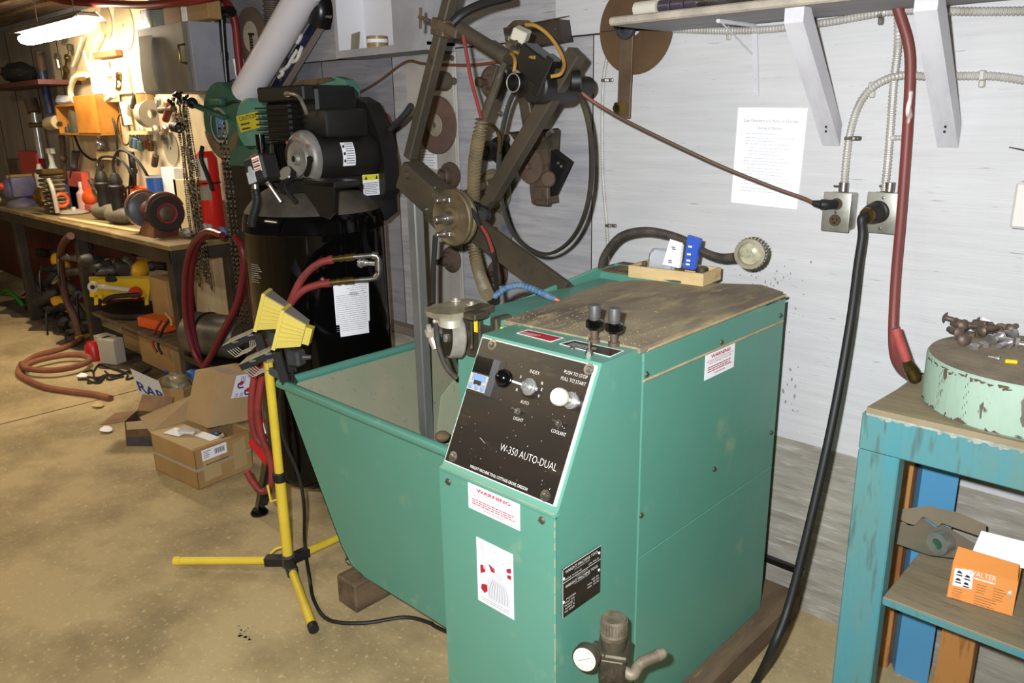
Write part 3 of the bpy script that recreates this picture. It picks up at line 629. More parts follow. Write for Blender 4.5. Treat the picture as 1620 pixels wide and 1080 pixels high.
# ================================================================ right wall
b = MB(); b.box((-1.44, -.315, 1.80), (.5, -.012, 1.823), .006)
b.mi = 1; b.tube([(-1.435, -.316, 1.811), (.5, -.316, 1.811)], .0118, 10)
single('wall_shelf', b, [mat('grey_painted_shelf', 'a6a5a8', .7, col2='8d8c90', scale=4, stretch=(.5, 6, 1), dirt='d0ccc4', dscale=30, damt=(.66, .7)), mat('dusty_shelf_edge', 'b9ae9c', .8, col2='9e9484', scale=14)], 'long grey painted board shelf under the ceiling at upper right', 'shelf')
bw = mat('white_painted_batten', 'cfcdd0', .6, col2='bdbbbd', scale=5, stretch=(3, 1, 1), dirt='8f8c88', dscale=14, damt=(.68, .74))
for xx, lab in ((-.906, 'white painted wooden brace under the shelf right beside the pinned paper'), (-.612, 'white painted wooden brace under the shelf right of the red hose')):
    b = MB(); pr = [V((xx - .024, -.0125, 1.525)), V((xx - .024, -.0125, 1.468)), V((xx - .024, -.302, 1.765)), V((xx - .024, -.302, 1.7995)), V((xx - .024, -.265, 1.7995))]
    b.prism(pr, (.048, 0, 0)); b.mi = 1
    for k in range(2): b.cyl((xx + .004 * k, -.055 - k * .012, 1.509 + k * .012 - .001), (xx + .004 * k, -.057 - k * .012, 1.507 + k * .012 - .001), .003, n=8)
    single('shelf_brace', b, [bw, K['joint']], lab, 'shelf brace', 'wooden braces under the shelf')
b = MB(); p0 = at(1196, 52, y=-.004); p1 = at(1197, 152, y=-.004); b.bar((p0.x, -.016, 1.795), (p1.x, -.005, p1.z), .016, .003, Y); b.tube([(p0.x, -.22, 1.796), (p0.x, -.015, 1.796)], .006, 8); b.tube([(p0.x, -.2, 1.792), (p0.x, -.02, 1.72)], .002, 6); b.torus((p1.x - .002, -.008, p1.z + .006), Y, .004, .0015, 10, 6)
single('shelf_bracket', b, bw, 'thin white pressed metal bracket under the shelf above the pinned paper', 'bracket')
# cylinder lying on the shelf
b = MB(); zc = 1.823 + .0205; y_ = -.25; a = at(1007, 8, y=y_).x
T = thing('sealant_tube', 'white and grey banded cylinder lying on the wall shelf', 'tube', (a + .1, y_, 1.823))
b.cyl((a, y_, zc), (a + .075, y_, zc), .02, n=20); part('body', b, K['white'], T)
for k in range(3):
    b = MB(); b.cyl((a + .078 + k * .042, y_, zc), (a + .117 + k * .042, y_, zc), .018, n=20, bev=.003); part('ring', b, mat('mauve_steel', '6d6470', .3, .7), T)
b = MB(); b.cyl((a + .2, y_, zc), (a + .36, y_, zc), .012, n=14); part('rod', b, K['steel'], T)
# round disc with bar
c = at(1004, 45, y=-.03)
D = thing('blade_disc', 'brown steel disc with a hanging flat bar, on the wall left of the shelf', 'disc', (c.x, -.03, c.z - .14))
b = MB(); b.lathe([(.02, -.004), (.138, -.004), (.138, .004), (.02, .004), (.02, -.004)], (c.x, -.026, c.z), -Y, 48); b.mi = 1
b.bar((c.x - .138 * .95, -.031, c.z + .0), (c.x - .045, -.031, c.z - .0), .003, .001, Y)
part('plate', b, [mat('brown_saw_plate', '6f563c', .6, .4, col2='5c4632', scale=5), K['joint']], D)
b = MB(); p0 = at(992, 40, y=-.05); p1 = at(986, 187, y=-.05); b.bar((p0.x, -.048, p0.z), (p1.x, -.048, p1.z), .05, .008, Y, .001)
part('flat_bar', b, mat('brown_flat_bar', '74604a', .55, .4, col2='5e4c3a', scale=7), D)
b = MB(); h = at(991, 45, y=-.055); b.lathe([(.016, 0), (.034, 0), (.034, .012), (.027, .014), (.027, .01), (.016, .01), (.016, 0)], h, -Y, 28); b.lathe([(0, -.01), (.016, -.01), (.016, .004), (.011, .006), (.011, .002), (0, .002)], h, -Y, 20); part('hub', b, K['plasticgrey'], D)
b = MB(); h = at(987, 171, y=-.055); b.lathe([(0, 0), (.021, 0), (.021, .03), (.012, .03), (.012, .012), (0, .012)], h, V((-.3, -1, 0)), 6); part('nut', b, K['brass'], D)
# flexible conduits
def conduit(pts, r, lab, m=None, y_=-.0125):
    b = MB(); b.ribbed([at(*q, y=(q[2] if len(q) > 2 else y_ )) if len(q) == 2 else at(q[0], q[1], y=q[2]) for q in pts], r, r * .09, .009, 10)
    T = thing('armoured_conduit', lab, 'conduit', b.v[0], 'ribbed metal conduits on the white wall'); part('sheath', b, m or K['galvw'], T); return T
K['galvw'] = mat('whitish_conduit', 'c4c1b8', .5, .3, col2='aeaa9e', scale=12)
def clip(T, px, py, m, dx=.02, y_=-.02, vert=True):
    c = at(px, py, y=y_); b = MB()
    if vert: b.box(c + V((-.011, -.003, -.006)), c + V((.011, .016, .006)), .003); b.box(c + V((.006, .008, -.006)), c + V((.03, .018, .006)), .003); b.sphere(c + V((.021, .006, 0)), .005, (1, .6, 1), 8)
    else: b.box(c + V((-.007, -.003, -.012)), c + V((.007, .016, .012)), .003); b.box(c + V((-.007, .008, -.028)), c + V((.007, .018, -.01)), .003)
    part('strap', b, m, T)
T = conduit([(1058, 46, -.024), (1120, 48, -.022), (1180, 48, -.022), (1240, 44, -.022), (1310, 35, -.024), (1360, 26, -.024), (1400, 19, -.03), (1450, 16, -.03), (1530, 18, -.024), (1630, 17, -.02)], .0095, 'ribbed metal conduit running level just under the board shelf')
clip(T, 1150, 47, K['galvw'], vert=False); clip(T, 1392, 20, K['steel'], vert=False, y_=-.035)
T = conduit([(1419, -8, -.045), (1421, 40, -.04), (1420, 80, -.02), (1414, 130, -.016), (1409, 200, -.016), (1404, 260, -.02), (1399, 303, -.032)], .0095, 'ribbed metal conduit dropping to the outlet box with the round plug')
clip(T, 1410, 218, K['galvw'], y_=-.024)
T = conduit([(1640, 130, -.016), (1580, 121, -.016), (1530, 120, -.018), (1470, 121, -.024), (1430, 119, -.03), (1398, 127, -.026), (1372, 146, -.018), (1355, 175, -.016), (1344, 215, -.016), (1338, 260, -.02), (1335, 303, -.032)], .0095, 'ribbed metal conduit curving from the right edge down to the brown-cord outlet')
clip(T, 1342, 219, K['steel'], y_=-.024); clip(T, 1378, 137, K['galvw'], y_=-.026, vert=False); clip(T, 1553, 119, K['galvw'], y_=-.024, vert=False)
T = conduit([(960, 92, -.012), (955, 125, -.012), (953, 170, -.012), (953, 260, -.012), (956, 310, -.012), (960, 357, -.012), (962, 420, -.012), (963, 470, -.012)], .0055, 'thin ribbed conduit down the wall behind the gooseneck lamp')
clip(T, 955, 127, K['steel'], y_=-.016); clip(T, 961, 357, K['steel'], y_=-.016)
# pinned paper
a0 = at(1156, 320, y=-.006); a1 = at(1262, 331, y=-.006); a2 = at(1167, 170, y=-.006); a3 = at(1277, 171, y=-.006)
T = thing('paper_notice', 'white paper of cleaning instructions pinned to the white wall', 'paper', (a0.x + .1, -.005, a0.z))
b = MB(); n = 8
for j in range(n + 1):
    for i in range(n + 1):
        u, v = i / n, j / n; p = a0.lerp(a1, u).lerp(a2.lerp(a3, u), v); p.y = -.003 - .006 * (1 - v) ** 2 * (0.3 + u) - .004 * math.sin(u * 3.1); b.v.append(p)
for j in range(n):
    for i in range(n): b.f.append([j * (n + 1) + i, j * (n + 1) + i + 1, (j + 1) * (n + 1) + i + 1, (j + 1) * (n + 1) + i]); b.m.append(0)
part('sheet', b, mat('bright_white_sheet', 'fafafb', .85), T)
def pq(u, v): 
    p = a0.lerp(a1, u).lerp(a2.lerp(a3, u), v); p.y = -.0075 - .004 * (1 - v) ** 2 - .003 * math.sin(u * 3.1); return p
b = MB(); xd, yd = (a1 - a0).lerp(a3 - a2, .5), (a2 - a0)
b.text('Saw Grinders and Reform Grinder', pq(.52, .855), xd, yd, .0095, .17, 'C'); b.text('Cleaning of Machine', pq(.5, .785), xd, yd, .0085, .078, 'C')
part('heading', b, mat('grey_heading', '9a9aa0', .9), T)
b = MB(); v = .735; rn = random.Random(2); k = 0
while v > .13:
    ind = .06 if k in (4, 5, 6, 10, 11, 13) else 0
    b.lines(pq(.16 + ind, v), xd, yd, .16 - ind * .2, 1, .01, .0021, k, .45)
    v -= .031 if k % 3 else .042; k += 1
part('small_print', b, mat('pale_grey_print_lines', 'c3c3c8', .9), T)
# outlets
def outlet(q0, q1, yb, lab):
    a = at(*q0, y=-yb); c = at(*q1, y=-yb); T = thing('outlet_box', lab, 'electrical outlet', ((a.x + c.x) / 2, 0, c.z), 'metal outlet boxes on the wall')
    b = MB(); b.box((a.x + .003, -yb + .003, c.z + .003), (c.x - .003, -.0005, a.z - .003), .004); part('box', b, K['galv'], T)
    b = MB(); b.box((a.x, -yb - .003, c.z), (c.x, -yb + .003, a.z), .005, None, 2); PL = part('cover_plate', b, K['galv'], T)
    m = V(((a.x + c.x) / 2, -yb - .0035, (a.z + c.z) / 2))
    b = MB(); b.box(m + V((-.004, .02, .062)), m + V((.014, .03, .074)), .002); b.cyl(m + V((.005, .025, .055)), m + V((.005, .025, .078)), .013, n=12); b.cyl(m + V((-.02, .02, .068)), m + V((.0, .02, .068)), .0025, n=8); part('connector', b, K['steel'], T)
    return T, PL, m
T, PL, m1 = outlet((1304, 303), (1342, 368), .058, 'metal outlet box with one brown socket free, left of the two')
for k in (.022, -.022):
    b = MB(); b.lathe([(0, .004), (.0155, .004), (.0165, 0)], m1 + V((0, .002, k)), -Y, 20); so = part('socket', b, mat('brown_socket', '4a3a2c', .4) if k > 0 else bpy.data.materials['brown_socket'], T)
    b = MB()
    for dx in (-.006, .006): b.box(m1 + V((dx - .001, -.0035, k - .001)), m1 + V((dx + .001, -.0025, k + .007)))
    b.lathe([(0, .0005), (.0025, 0)], m1 + V((0, -.0024, k - .007)), -Y, 8); part('slot', b, K['blackgloss'], so)
b = MB(); b.lathe([(0, .002), (.004, .001), (.0045, 0)], m1, -Y, 10); part('screw', b, K['steel'], T)
T, PL, m2 = outlet((1373, 303), (1418, 371), .05, 'metal outlet box holding the big round black plug, right of the two')
b = MB()
for k in (.04, -.04): b.lathe([(0, .002), (.004, .001), (.0045, 0)], m2 + Z * k, -Y, 10)
part('screw', b, K['steel'], T)
# brown cord from left outlet
c0 = m1 + V((0, -.006, .022))
T = thing('extension_cord', 'brown cord strung from the left outlet across the wall to the overhead motor', 'cord', c0)
b = MB(); b.tube([c0, c0 + V((-.015, -.02, 0)), c0 + V((-.03, -.03, .001))], [.013, .014, .012], 14); b.tube([c0 + V((-.028, -.03, .001)), c0 + V((-.05, -.035, .004))], [.0115, .007], 12); part('plug', b, K['rubber'], T)
b = MB(); b.tube([c0 + V((-.045, -.034, .003)), at(1270, 313, y=-.1), at(1225, 297, y=-.12), at(1150, 267, y=-.16), at(1080, 235, y=-.2), at(1000, 196, y=-.24), at(950, 168, y=-.27), at(918, 145, y=-.3), at(895, 122, y=-.3)], .0052, 10); part('cable', b, K['cordbrown'], T)
# black power cable from right outlet
c0 = m2 + V((-.004, -.004, .005))
T = thing('power_cable', 'thick black power cable hanging from the round plug to the floor', 'cable', c0)
b = MB(); d = V((-.18, -.95, -.1)).normalized(); b.lathe([(0, 0), (.026, 0), (.029, .004), (.029, .012), (.025, .015), (.027, .02), (.027, .034), (.023, .05), (0, .05)], c0, d, 24); part('plug', b, K['rubber'], T)
b = MB(); e0 = c0 + d * .045; b.lathe([(0, 0), (.018, 0), (.021, .004), (.02, .012), (0, .013)], e0 + d * .004, d, 20); part('cord_grip', b, K['brass'], T)
b = MB(); b.tube([e0 + d * .012, e0 + d * .03 + V((-.004, 0, -.006)), at(1364, 372, y=-.13), at(1357, 420, y=-.15), at(1345, 510, y=-.2), at(1322, 640, y=-.27), at(1292, 780, y=-.34), at(1250, 950, y=-.43), at(1222, 1025, y=-.5), at(1196, 1078, z=.013), at(1150, 1150, z=.013)], .0112, 12); part('cable', b, K['rubber'], T)
# red hose
T = thing('red_hose', 'brownish red paint-flecked hose hanging straight down the white wall', 'hose', at(1440, 600, y=-.09))
b = MB(); b.tube([at(1414, -6, y=-.06), at(1424, 25, y=-.055), at(1436, 65, y=-.05), at(1440, 105, y=-.045), at(1437, 180, y=-.045), at(1431, 270, y=-.045), at(1424, 360, y=-.045), at(1417, 440, y=-.045), at(1413, 520, y=-.06), at(1415, 560, y=-.09), at(1424, 582, y=-.13), at(1436, 592, y=-.17), at(1445, 597, z=.918)], .0128, 14)
part('hose', b, mat('flecked_red_hose', '7a3730', .5, col2='6a3a30', scale=3, dirt='cfc9c0', dscale=9, damt=(.63, .66), stretch=(1.6, 1, .7)), T)
b = MB(); f0 = at(1447, 597, z=.917); f1 = at(1434, 570, y=f0.y - .01); b.tube([f0, f0.lerp(f1, .55)], .016, 12); b.tube([f0.lerp(f1, .5), f1], [.018, .013], 6); b.sphere(f0, .0158, n=12); part('fitting', b, K['brass'], T)
b = MB(); f2 = at(1416, 519, y=f0.y - .02); b.tube([f1, f1.lerp(f2, .5), f2], .0125, 14); part('hose_tail', b, mat('pinkish_red_hose', 'a84a44', .6, col2='98403a', scale=20), T)
b = MB(); d = (f2 - f1).normalized(); b.cyl(f2, f2 + d * .001, .008, n=12); part('bore', b, K['black'], T)
# nail and box at the right edge
b = MB(); b.tube([at(1597, 233, y=-.001), at(1625, 238, y=-.05)], .0015, 6); single('nail', b, K['steeldark'], 'thin bent nail in the white wall near the right edge', 'nail')
b = MB(); a = at(1607, 288, y=-.05); b.box((a.x, -.05, at(1610, 362, y=-.05).z), (a.x + .12, -.001, a.z), .006); b.box((a.x + .02, -.05, a.z - .002), (a.x + .1, -.01, a.z + .03), .004)
single('junction_box', b, mat('white_painted_box', 'd8d4cc', .5), 'white painted junction box cut off by the right edge of the photo', 'junction box')
# ================================================================ blue bench
BX, BY = -.605, -.43
B = thing('side_bench', 'worn teal painted wooden bench against the white wall at lower right', 'bench', (-.1, -.2, 0))
b = MB(); b.prism([(BX + .035, -.014, .882), (BX + .01, BY - .004, .882), (.6, BY - .004, .882), (.6, -.014, .882)], (0, 0, .018)); part('top', b, K['benchtopwood'], B)
b = MB(); b.box((BX, BY, .792), (.6, BY + .04, .884), .003); b.box((BX, BY + .041, .795), (BX + .035, -.02, .88), .003); part('apron', b, K['teal'], B)
b = MB(); b.box((BX + .012, BY - .0055, .881), (.6, BY + .004, .8865)); rn = random.Random(3)
for k in range(60):
    xx = BX + .02 + rn.random() * 1.1; w2 = rn.uniform(.004, .03); d2_ = .003 + rn.random() * .006; b.poly([(xx, BY - .0008 - k * .00003, .8805), (xx + w2 * .3, BY - .0008 - k * .00003, .8805 - d2_), (xx + w2 * .7, BY - .0008 - k * .00003, .8805 - d2_ * .7), (xx + w2, BY - .0008 - k * .00003, .8805)])
part('worn_edge', b, mat('pale_bare_edge', 'a9b0a4', .8, col2='8c8f82', scale=40), B)
b = MB(); b.box((BX, BY, 0), (BX + .093, BY + .045, .791), .003); part('leg', b, K['teal'], B)
b = MB(); b.box((.35, BY, 0), (.44, BY + .045, .791), .003); part('leg', b, K['teal'], B)
b = MB(); b.box((-.60, -.1, 0), (-.567, -.03, .88)); part('back_post', b, K['woodorange'], B)
b = MB(); b.prism([(-.566, -.065, 0), (-.545, -.1, 0), (-.458, -.1, 0), (-.458, -.096, 0), (-.543, -.094, 0), (-.562, -.06, 0)], (0, 0, .85)); part('steel_post', b, K['bluesteel'], B)
b = MB(); b.box((-.43, -.16, 0), (-.35, -.12, .41)); part('wood_post', b, K['woodorange'], B)
b = MB(); b.box((-.51, BY + .0008, .411), (.6, -.015, .431), .002); b.mi = 1; b.box((-.507, BY - .003, .412), (.6, BY + .0005, .429), .001); part('lower_shelf', b, [K['benchtopwood'], K['teal']], B)
# grinding stone drum
sc_ = V((-.318, -.214, .9)); R_ = .217; DH = .03
b = MB(); b.lathe([(0, .0), (R_ - .006, 0), (R_, .006), (R_, .082 + DH), (R_ - .004, .088 + DH)], sc_ + Z * .0005, Z, 96); b.mi = 1; b.lathe([(R_ - .004, .0885 + DH), (.0, .0885 + DH)], sc_ + Z * .0005, Z, 96)
b.mi = 2; rn = random.Random(9)
for i in range(150):
    t = rn.uniform(2.4, 5.6); z = .004 + rn.random() * .006 if i % 2 else .083 + DH - rn.random() * .008
    w2 = rn.uniform(.003, .011) / R_; h = rn.uniform(.002, .007) * (1 if i % 2 else -1)
    P_ = [sc_ + V((math.cos(t + a) * (R_ + .0006), math.sin(t + a) * (R_ + .0006), max(.001, min(.0875 + DH, z + hh)))) for a, hh in ((-w2, 0), (-w2 * .3, h), (w2 * .4, h * .6), (w2, 0))]
    b.poly(P_)
for t, q in ((3.55, 0), (3.95, 1), (4.3, 0)):
    for k in range(12):
        a = t + .02 * (k % 3); b.poly([sc_ + V((math.cos(a + d_) * (R_ + .0006), math.sin(a + d_) * (R_ + .0006), .012 + k * .008 + e_)) for d_, e_ in ((0, 0), (.006, .001), (.005, .007), (-.001, .006))])
single('stone_drum', b, [K['mint'], K['stone'], mat('bare_brown_chips', '5d4c3c', .9)], 'round chipped mint green drum with a dusty flat top on the teal bench', 'drum')
zs = 1.0193
rustm = mat('brown_rusty_bolt', '5d5148', .55, .5, col2='7d6a58', scale=40)
def carriage(c, ax, m, lab, grp, L=.045, r=.006, hr=.0125, dome=True):
    r, hr, L = r * 1.2, hr * 1.25, L * 1.15
    b = MB(); ax = V(ax).normalized()
    if dome: b.lathe([(0, -.009), (.006, -.008), (hr * .8, -.005), (hr, -.001), (hr, 0), (r, .0005), (r, L), (0, L)], c, ax, 16)
    else: b.lathe([(0, -.008), (hr, -.008), (hr, 0), (r, 0)], c, ax, 6); b.cyl(V(c), V(c) + ax * L, r, n=12)
    zmin = min(v.z for v in b.v); 
    for v in b.v: v.z += zs - zmin
    single('bolt', b, m, lab, 'bolt', grp)
rn = random.Random(21)
for q, ang in (((1496, 507), 0.1), ((1512, 516), .4), ((1524, 519), 2.4), ((1527, 497), -.6), ((1538, 509), -1), ((1545, 520), 2), ((1548, 515), .2), ((1517, 531), 2.6), ((1524, 542), 2.2), ((1552, 528), 1), ((1560, 522), 3.6), ((1568, 525), .5), ((1582, 525), 5), ((1596, 526), 1.4)):
    p = at(*q, z=zs + .008); ax = V((math.cos(ang), math.sin(ang), rn.uniform(-.25, .1)))
    carriage(p, ax, rustm, 'rusty dome-headed bolt in the loose heap on the mint drum', 'rusty bolts heaped on the mint drum', L=rn.uniform(.025, .045))
silv = mat('bright_zinc', 'b9b6b4', .3, .8)
for q, ang in (((1581, 537), 4.6), ((1600, 531), 2.8), ((1612, 547), .2), ((1594, 546), 4.4), ((1569, 540), .8)):
    p = at(*q, z=zs + .006); carriage(p, V((math.cos(ang), math.sin(ang), -.05)), silv, 'shiny zinc hex bolt lying at the near edge of the heap on the mint drum', 'zinc bolts on the mint drum', L=.03, r=.0055, hr=.0105, dome=False)
for q, m_, lab in (((1535, 531), rustm, 'dark hex nut among the rusty bolts on the mint drum'), ((1557, 548), silv, 'bright zinc nut in front of the bolts on the mint drum'), ((1541, 551), silv, 'pale zinc nut left of the bright nut on the mint drum')):
    b = MB(); p = at(*q, z=zs); b.hexnut(p, Z, .012, .009); single('nut', b, m_, lab, 'nut')
b = MB(); p = at(1579, 567, z=zs + .005); b.tube([p, p + V((-.02, .004, 0))], [.0045, .002], 10); b.lathe([(.002, 0), (.006, 0), (.006, .003), (.002, .003)], p, X, 10); single('crimp_terminal', b, silv, 'small silver crimp terminal at the near rim of the mint drum', 'terminal')
b = MB(); p = at(1590, 571, z=zs + .005); b.cyl(p, p + V((.022, .008, 0)), .0048, n=12, bev=.001); single('wire_connector', b, mat('yellow_sleeve', 'e8c81c', .4), 'yellow wire connector at the near rim of the mint drum', 'connector')
b = MB(); p = at(1550, 520, z=zs); q_ = at(1616, 528, z=zs); b.prism([p, p + (q_ - p) * 1.6, p + (q_ - p) * 1.6 + V((0, .01, .028)), p + V((0, .01, .028))], (.0, .07, .004)); single('white_card', b, mat('bright_card', 'f6f5f4', .7), 'white card carton standing behind the bolts on the mint drum', 'carton')
b = MB(); p = at(1610, 520, z=zs); rn = random.Random(4)
b.sphere(p + V((.03, .03, .034)), .045, (1, .8, .75), 14); 
for v in b.v: v += V((rn.uniform(-.006, .006), rn.uniform(-.006, .006), rn.uniform(-.004, .006)))
single('plastic_bag', b, K['bag'], 'crumpled clear plastic bag at the right end of the mint drum', 'bag')
# on the lower shelf
zl_ = .4315
LP_ = V((0, -.27, .437)); LN_ = V((0, -.13, .15)).normalized()
def lean(px, py, l=0): return at(px, py, p=LP_ + LN_ * l, n=LN_)
pts = []
top = spline([lean(*q) for q in ((1419, 822), (1432, 829), (1445, 832), (1452, 826), (1460, 820), (1472, 828), (1482, 835), (1490, 830), (1500, 834))], 4)
b = MB(); b.prism(top + [lean(1545, 862), lean(1525, 885), lean(1470, 878), lean(1412, 858)], LN_ * .002); single('saw_segment', b, mat('grimy_saw_plate', '7d715c', .5, .4, col2='66604f', scale=6), 'grey saw blade with a wavy edge leaning at the back of the lower bench shelf', 'saw blade')
b = MB(); top = [lean(*q, .004) for q in ((1425, 806), (1470, 800), (1520, 812), (1560, 830), (1560, 852))] + [v for v in reversed(spline([lean(*q, .004) for q in ((1421, 820), (1434, 827), (1447, 830), (1454, 824), (1461, 818), (1474, 826), (1484, 833), (1490, 828), (1502, 832))], 4))]
b.prism(top, LN_ * .002); single('saw_segment', b, mat('dusty_saw_plate', '8a7d66', .6, .3, col2='776b57', scale=5), 'larger dusty saw blade standing behind the wavy edge at the shelf back', 'saw blade')
c = lean(1488, 853, .012) + V((0, -.03, .0)); c.z = max(c.z, zl_ + .03); b = MB(); b.lathe([(.014, 0), (.029, 0), (.029, .03), (.014, .03), (.014, 0)], c, V((.35, .93, 0)), 28); b.mi = 1; b.lathe([(.0, .006), (.0138, .006)], c, V((.35, .93, 0)), 28)
single('abrasive_roll', b, [K['galv'], mat('green_core', '2f5540', .5)], 'grey roll with a dark green core left of the orange carton', 'roll')
OB = thing('carton', 'opened orange abrasive disc carton on the lower bench shelf', 'carton', at(1550, 950, z=zl_))
p0 = at(1497, 943, z=zl_ + .002); p1 = at(1600, 974, z=zl_ + .002); xv = p1 - p0; xv.z = 0; nrm = V((xv.y, -xv.x, 0)).normalized(); H_ = .075
if nrm.y > 0: nrm = -nrm
up_ = V((0, 0, H_)) + nrm * -.028
b = MB(); b.prism([p0, p1, p1 + up_, p0 + up_], -nrm * .0015); FP = part('front_panel', b, K['orange'], OB)
b = MB(); xd = xv.normalized(); ud = up_.normalized(); fn = xd.cross(ud); 
if fn.y > 0: fn = -fn
def op(u, v): return p0 + xv * u + up_ * v + fn * .0012
b.text('WALTER', op(.27, .83), xd, ud, .0125, xv.length * .42); b.obox(op(.2, .89), (.009, .009, .0002), M((xd, ud, fn)).transposed()); b.lines(op(.33, .74), xd, ud, xv.length * .36, 1, .01, .0035, 3, .01)
part('brand_lettering', b, K['wletter'], FP)
b = MB(); b.add([op(.06, .38), op(.36, .42), op(.34, .96), op(.05, .9)][:4], [[0, 1, 2, 3]]); part('picture_panel', b, K['paper'], FP)
b = MB()
for u, v in ((.09, .78), (.22, .72), (.09, .56), (.22, .5)):
    o_ = op(u, v) + fn * .0005; b.add([o_, o_ + xd * .012, o_ + xd * .009 + ud * .005, o_ + xd * .003 + ud * .006], [[0, 1, 2, 3]]); b.add([o_ - ud * .006, o_ + xd * .013 - ud * .006, o_ + xd * .013 - ud * .003, o_ - ud * .003], [[0, 1, 2, 3]])
part('pictogram', b, K['inkdark'], FP)
b = MB(); b.lines(op(.42, .6), xd, ud, xv.length * .2, 4, .006, .0014, 5, .4); b.lines(op(.68, .62), xd, ud, xv.length * .2, 5, .006, .0014, 6, .3); b.lines(op(.42, .26), xd, ud, xv.length * .35, 4, .006, .0016, 7, .3); b.lines(op(.08, .3), xd, ud, xv.length * .16, 5, .006, .0014, 8, .3); part('small_print', b, mat('brown_print', '8a4a20', .8), FP)
b = MB(); dp = -nrm * .1; b.prism([p1, p1 + dp, p1 + dp + Z * H_, p1 + up_], xd * .0015); b.prism([p0, p0 + dp, p0 + dp + Z * H_, p0 + up_], xd * .0015); b.prism([p0 + dp, p1 + dp, p1 + dp + Z * H_, p0 + dp + Z * H_], -nrm * .001); b.prism([p0, p1, p1 + dp, p0 + dp], Z * .001); part('tray', b, K['orange'], OB)
b = MB(); fl_ = [p0 + up_ , p1 + up_, p1 + up_ - nrm * .028 + Z * .03 - xd * .004, p0 + up_ - nrm * .03 + Z * .034 + xd * .004]; b.prism(fl_, nrm * .001); part('front_flap', b, K['orange'], OB)
b = MB(); q0 = p0 + dp + Z * H_ + xd * .03; q1 = p1 + dp + Z * H_ + xd * .03; b.prism([q0, q1, q1 + V((.005, .03, .055)), q0 + V((.008, .03, .055))], -nrm * .001); part('back_flap', b, mat('white_carton_inside', 'f2f0ee', .8), OB)
b = MB(); c = p1 + dp * .45 - xd * .004 + Z * .034; b.lathe([(.012, 0), (.03, 0), (.032, .01), (.012, .014), (.012, 0)], c - xd * .014, xd, 24); part('flap_disc', b, K['tin'], OB)
# ================================================================ things on the machine
zt_ = 1.0842
c0 = at(1112, 453, z=zt_); c1 = at(994, 438, z=zt_); c2 = at(1142, 441, z=zt_)
tx = (c1 - c0); ty = (c2 - c0); ty -= tx * (ty.dot(tx) / tx.length_squared); ty = ty.normalized() * .12; tn = .008; h = .036
T = thing('wood_tray', 'small pale plywood tray at the back of the grimy machine top', 'tray', c0)
ux, uy = tx.normalized(), ty.normalized()
for a_, b_, dn in ((c0, c1, uy * tn), (c0 + ty - uy * tn, c1 + ty - uy * tn, uy * tn), (c0 + uy * tn, c0 + ty - uy * tn, ux * tn), (c1 + uy * tn, c1 + ty - uy * tn, -ux * tn)):
    b = MB(); b.prism([a_, b_, b_ + Z * h, a_ + Z * h], dn); part('side_board', b, K['wood'], T)
b = MB(); b.prism([c0 + ux * tn + uy * tn, c1 - ux * tn + uy * tn, c1 - ux * tn + ty - uy * tn, c0 + ux * tn + ty - uy * tn], Z * .004); part('bottom', b, K['wood'], T)
rn = random.Random(8)
def crumple(b, amt, seed):
    r_ = random.Random(seed)
    for v in b.v: v += V((r_.uniform(-amt, amt), r_.uniform(-amt, amt), r_.uniform(-amt, amt)))
c = c0 + tx * .66 + ty * .5
b = MB(); b.obox(c + Z * .045, (.085, .05, .075), M.Rotation(.2, 3, 'Z'), .02, 3); crumple(b, .005, 2); PB = single('plastic_bag', b, K['bag'], 'clear plastic parts bag standing in the pale plywood tray', 'bag')
q = [at(1063, 418, y=c.y - .035), at(1046, 418, y=c.y - .035), at(1056, 380, y=c.y - .03), at(1078, 382, y=c.y - .03), at(1076, 420, y=c.y - .035)]
b = MB(); b.prism([at(1048, 418, y=c.y - .045), at(1074, 424, y=c.y - .045), at(1079, 384, y=c.y - .03), at(1060, 378, y=c.y - .03)], (0, .012, 0)); b.mi = 1
for k, (a_, e_) in enumerate(((1065, 391), (1066, 394), (1060, 412), (1060, 415))): b.obox(at(a_, e_, y=c.y - .0475 + (424 - e_) * .0002), (.012, .001, .0025))
single('paper_packet', b, [K['paper'], K['inkblue']], 'white printed packet leaning in the pale plywood tray', 'packet')
b = MB(); b.prism([at(1080, 424, y=c.y - .05), at(1098, 427, y=c.y - .05), at(1108, 378, y=c.y - .03), at(1088, 372, y=c.y - .03)], (0, .012, 0)); b.mi = 1
for e_ in ((1092, 390), (1090, 402), (1089, 412), (1088, 418)): b.obox(at(e_[0], e_[1], y=c.y - .053), (.012, .001, .005))
single('blue_packet', b, [mat('cobalt_packet', '2f55b4', .35), K['paper']], 'blue and white plastic packet leaning in the pale plywood tray', 'packet')
b = MB(); p = c0 + tx * .16 + ty * .6; b.lathe([(0, 0), (.016, 0), (.018, .004), (.018, .034), (.014, .037), (0, .037)], p + Z * .005, Z, 16); single('fitting', b, K['steeldark'], 'dark threaded fitting standing at the right end of the plywood tray', 'fitting')
for k, (a_, e_) in enumerate(((.82, .5), (.9, .3), (.78, .25))):
    b = MB(); p = c0 + tx * a_ + ty * e_ + Z * .012; b.hexnut(p, V((.4, -.6, 1)), .015, .012); single('nut', b, K['steel'], 'steel nut lying at the left end of the plywood tray', 'nut', 'steel nuts in the plywood tray')

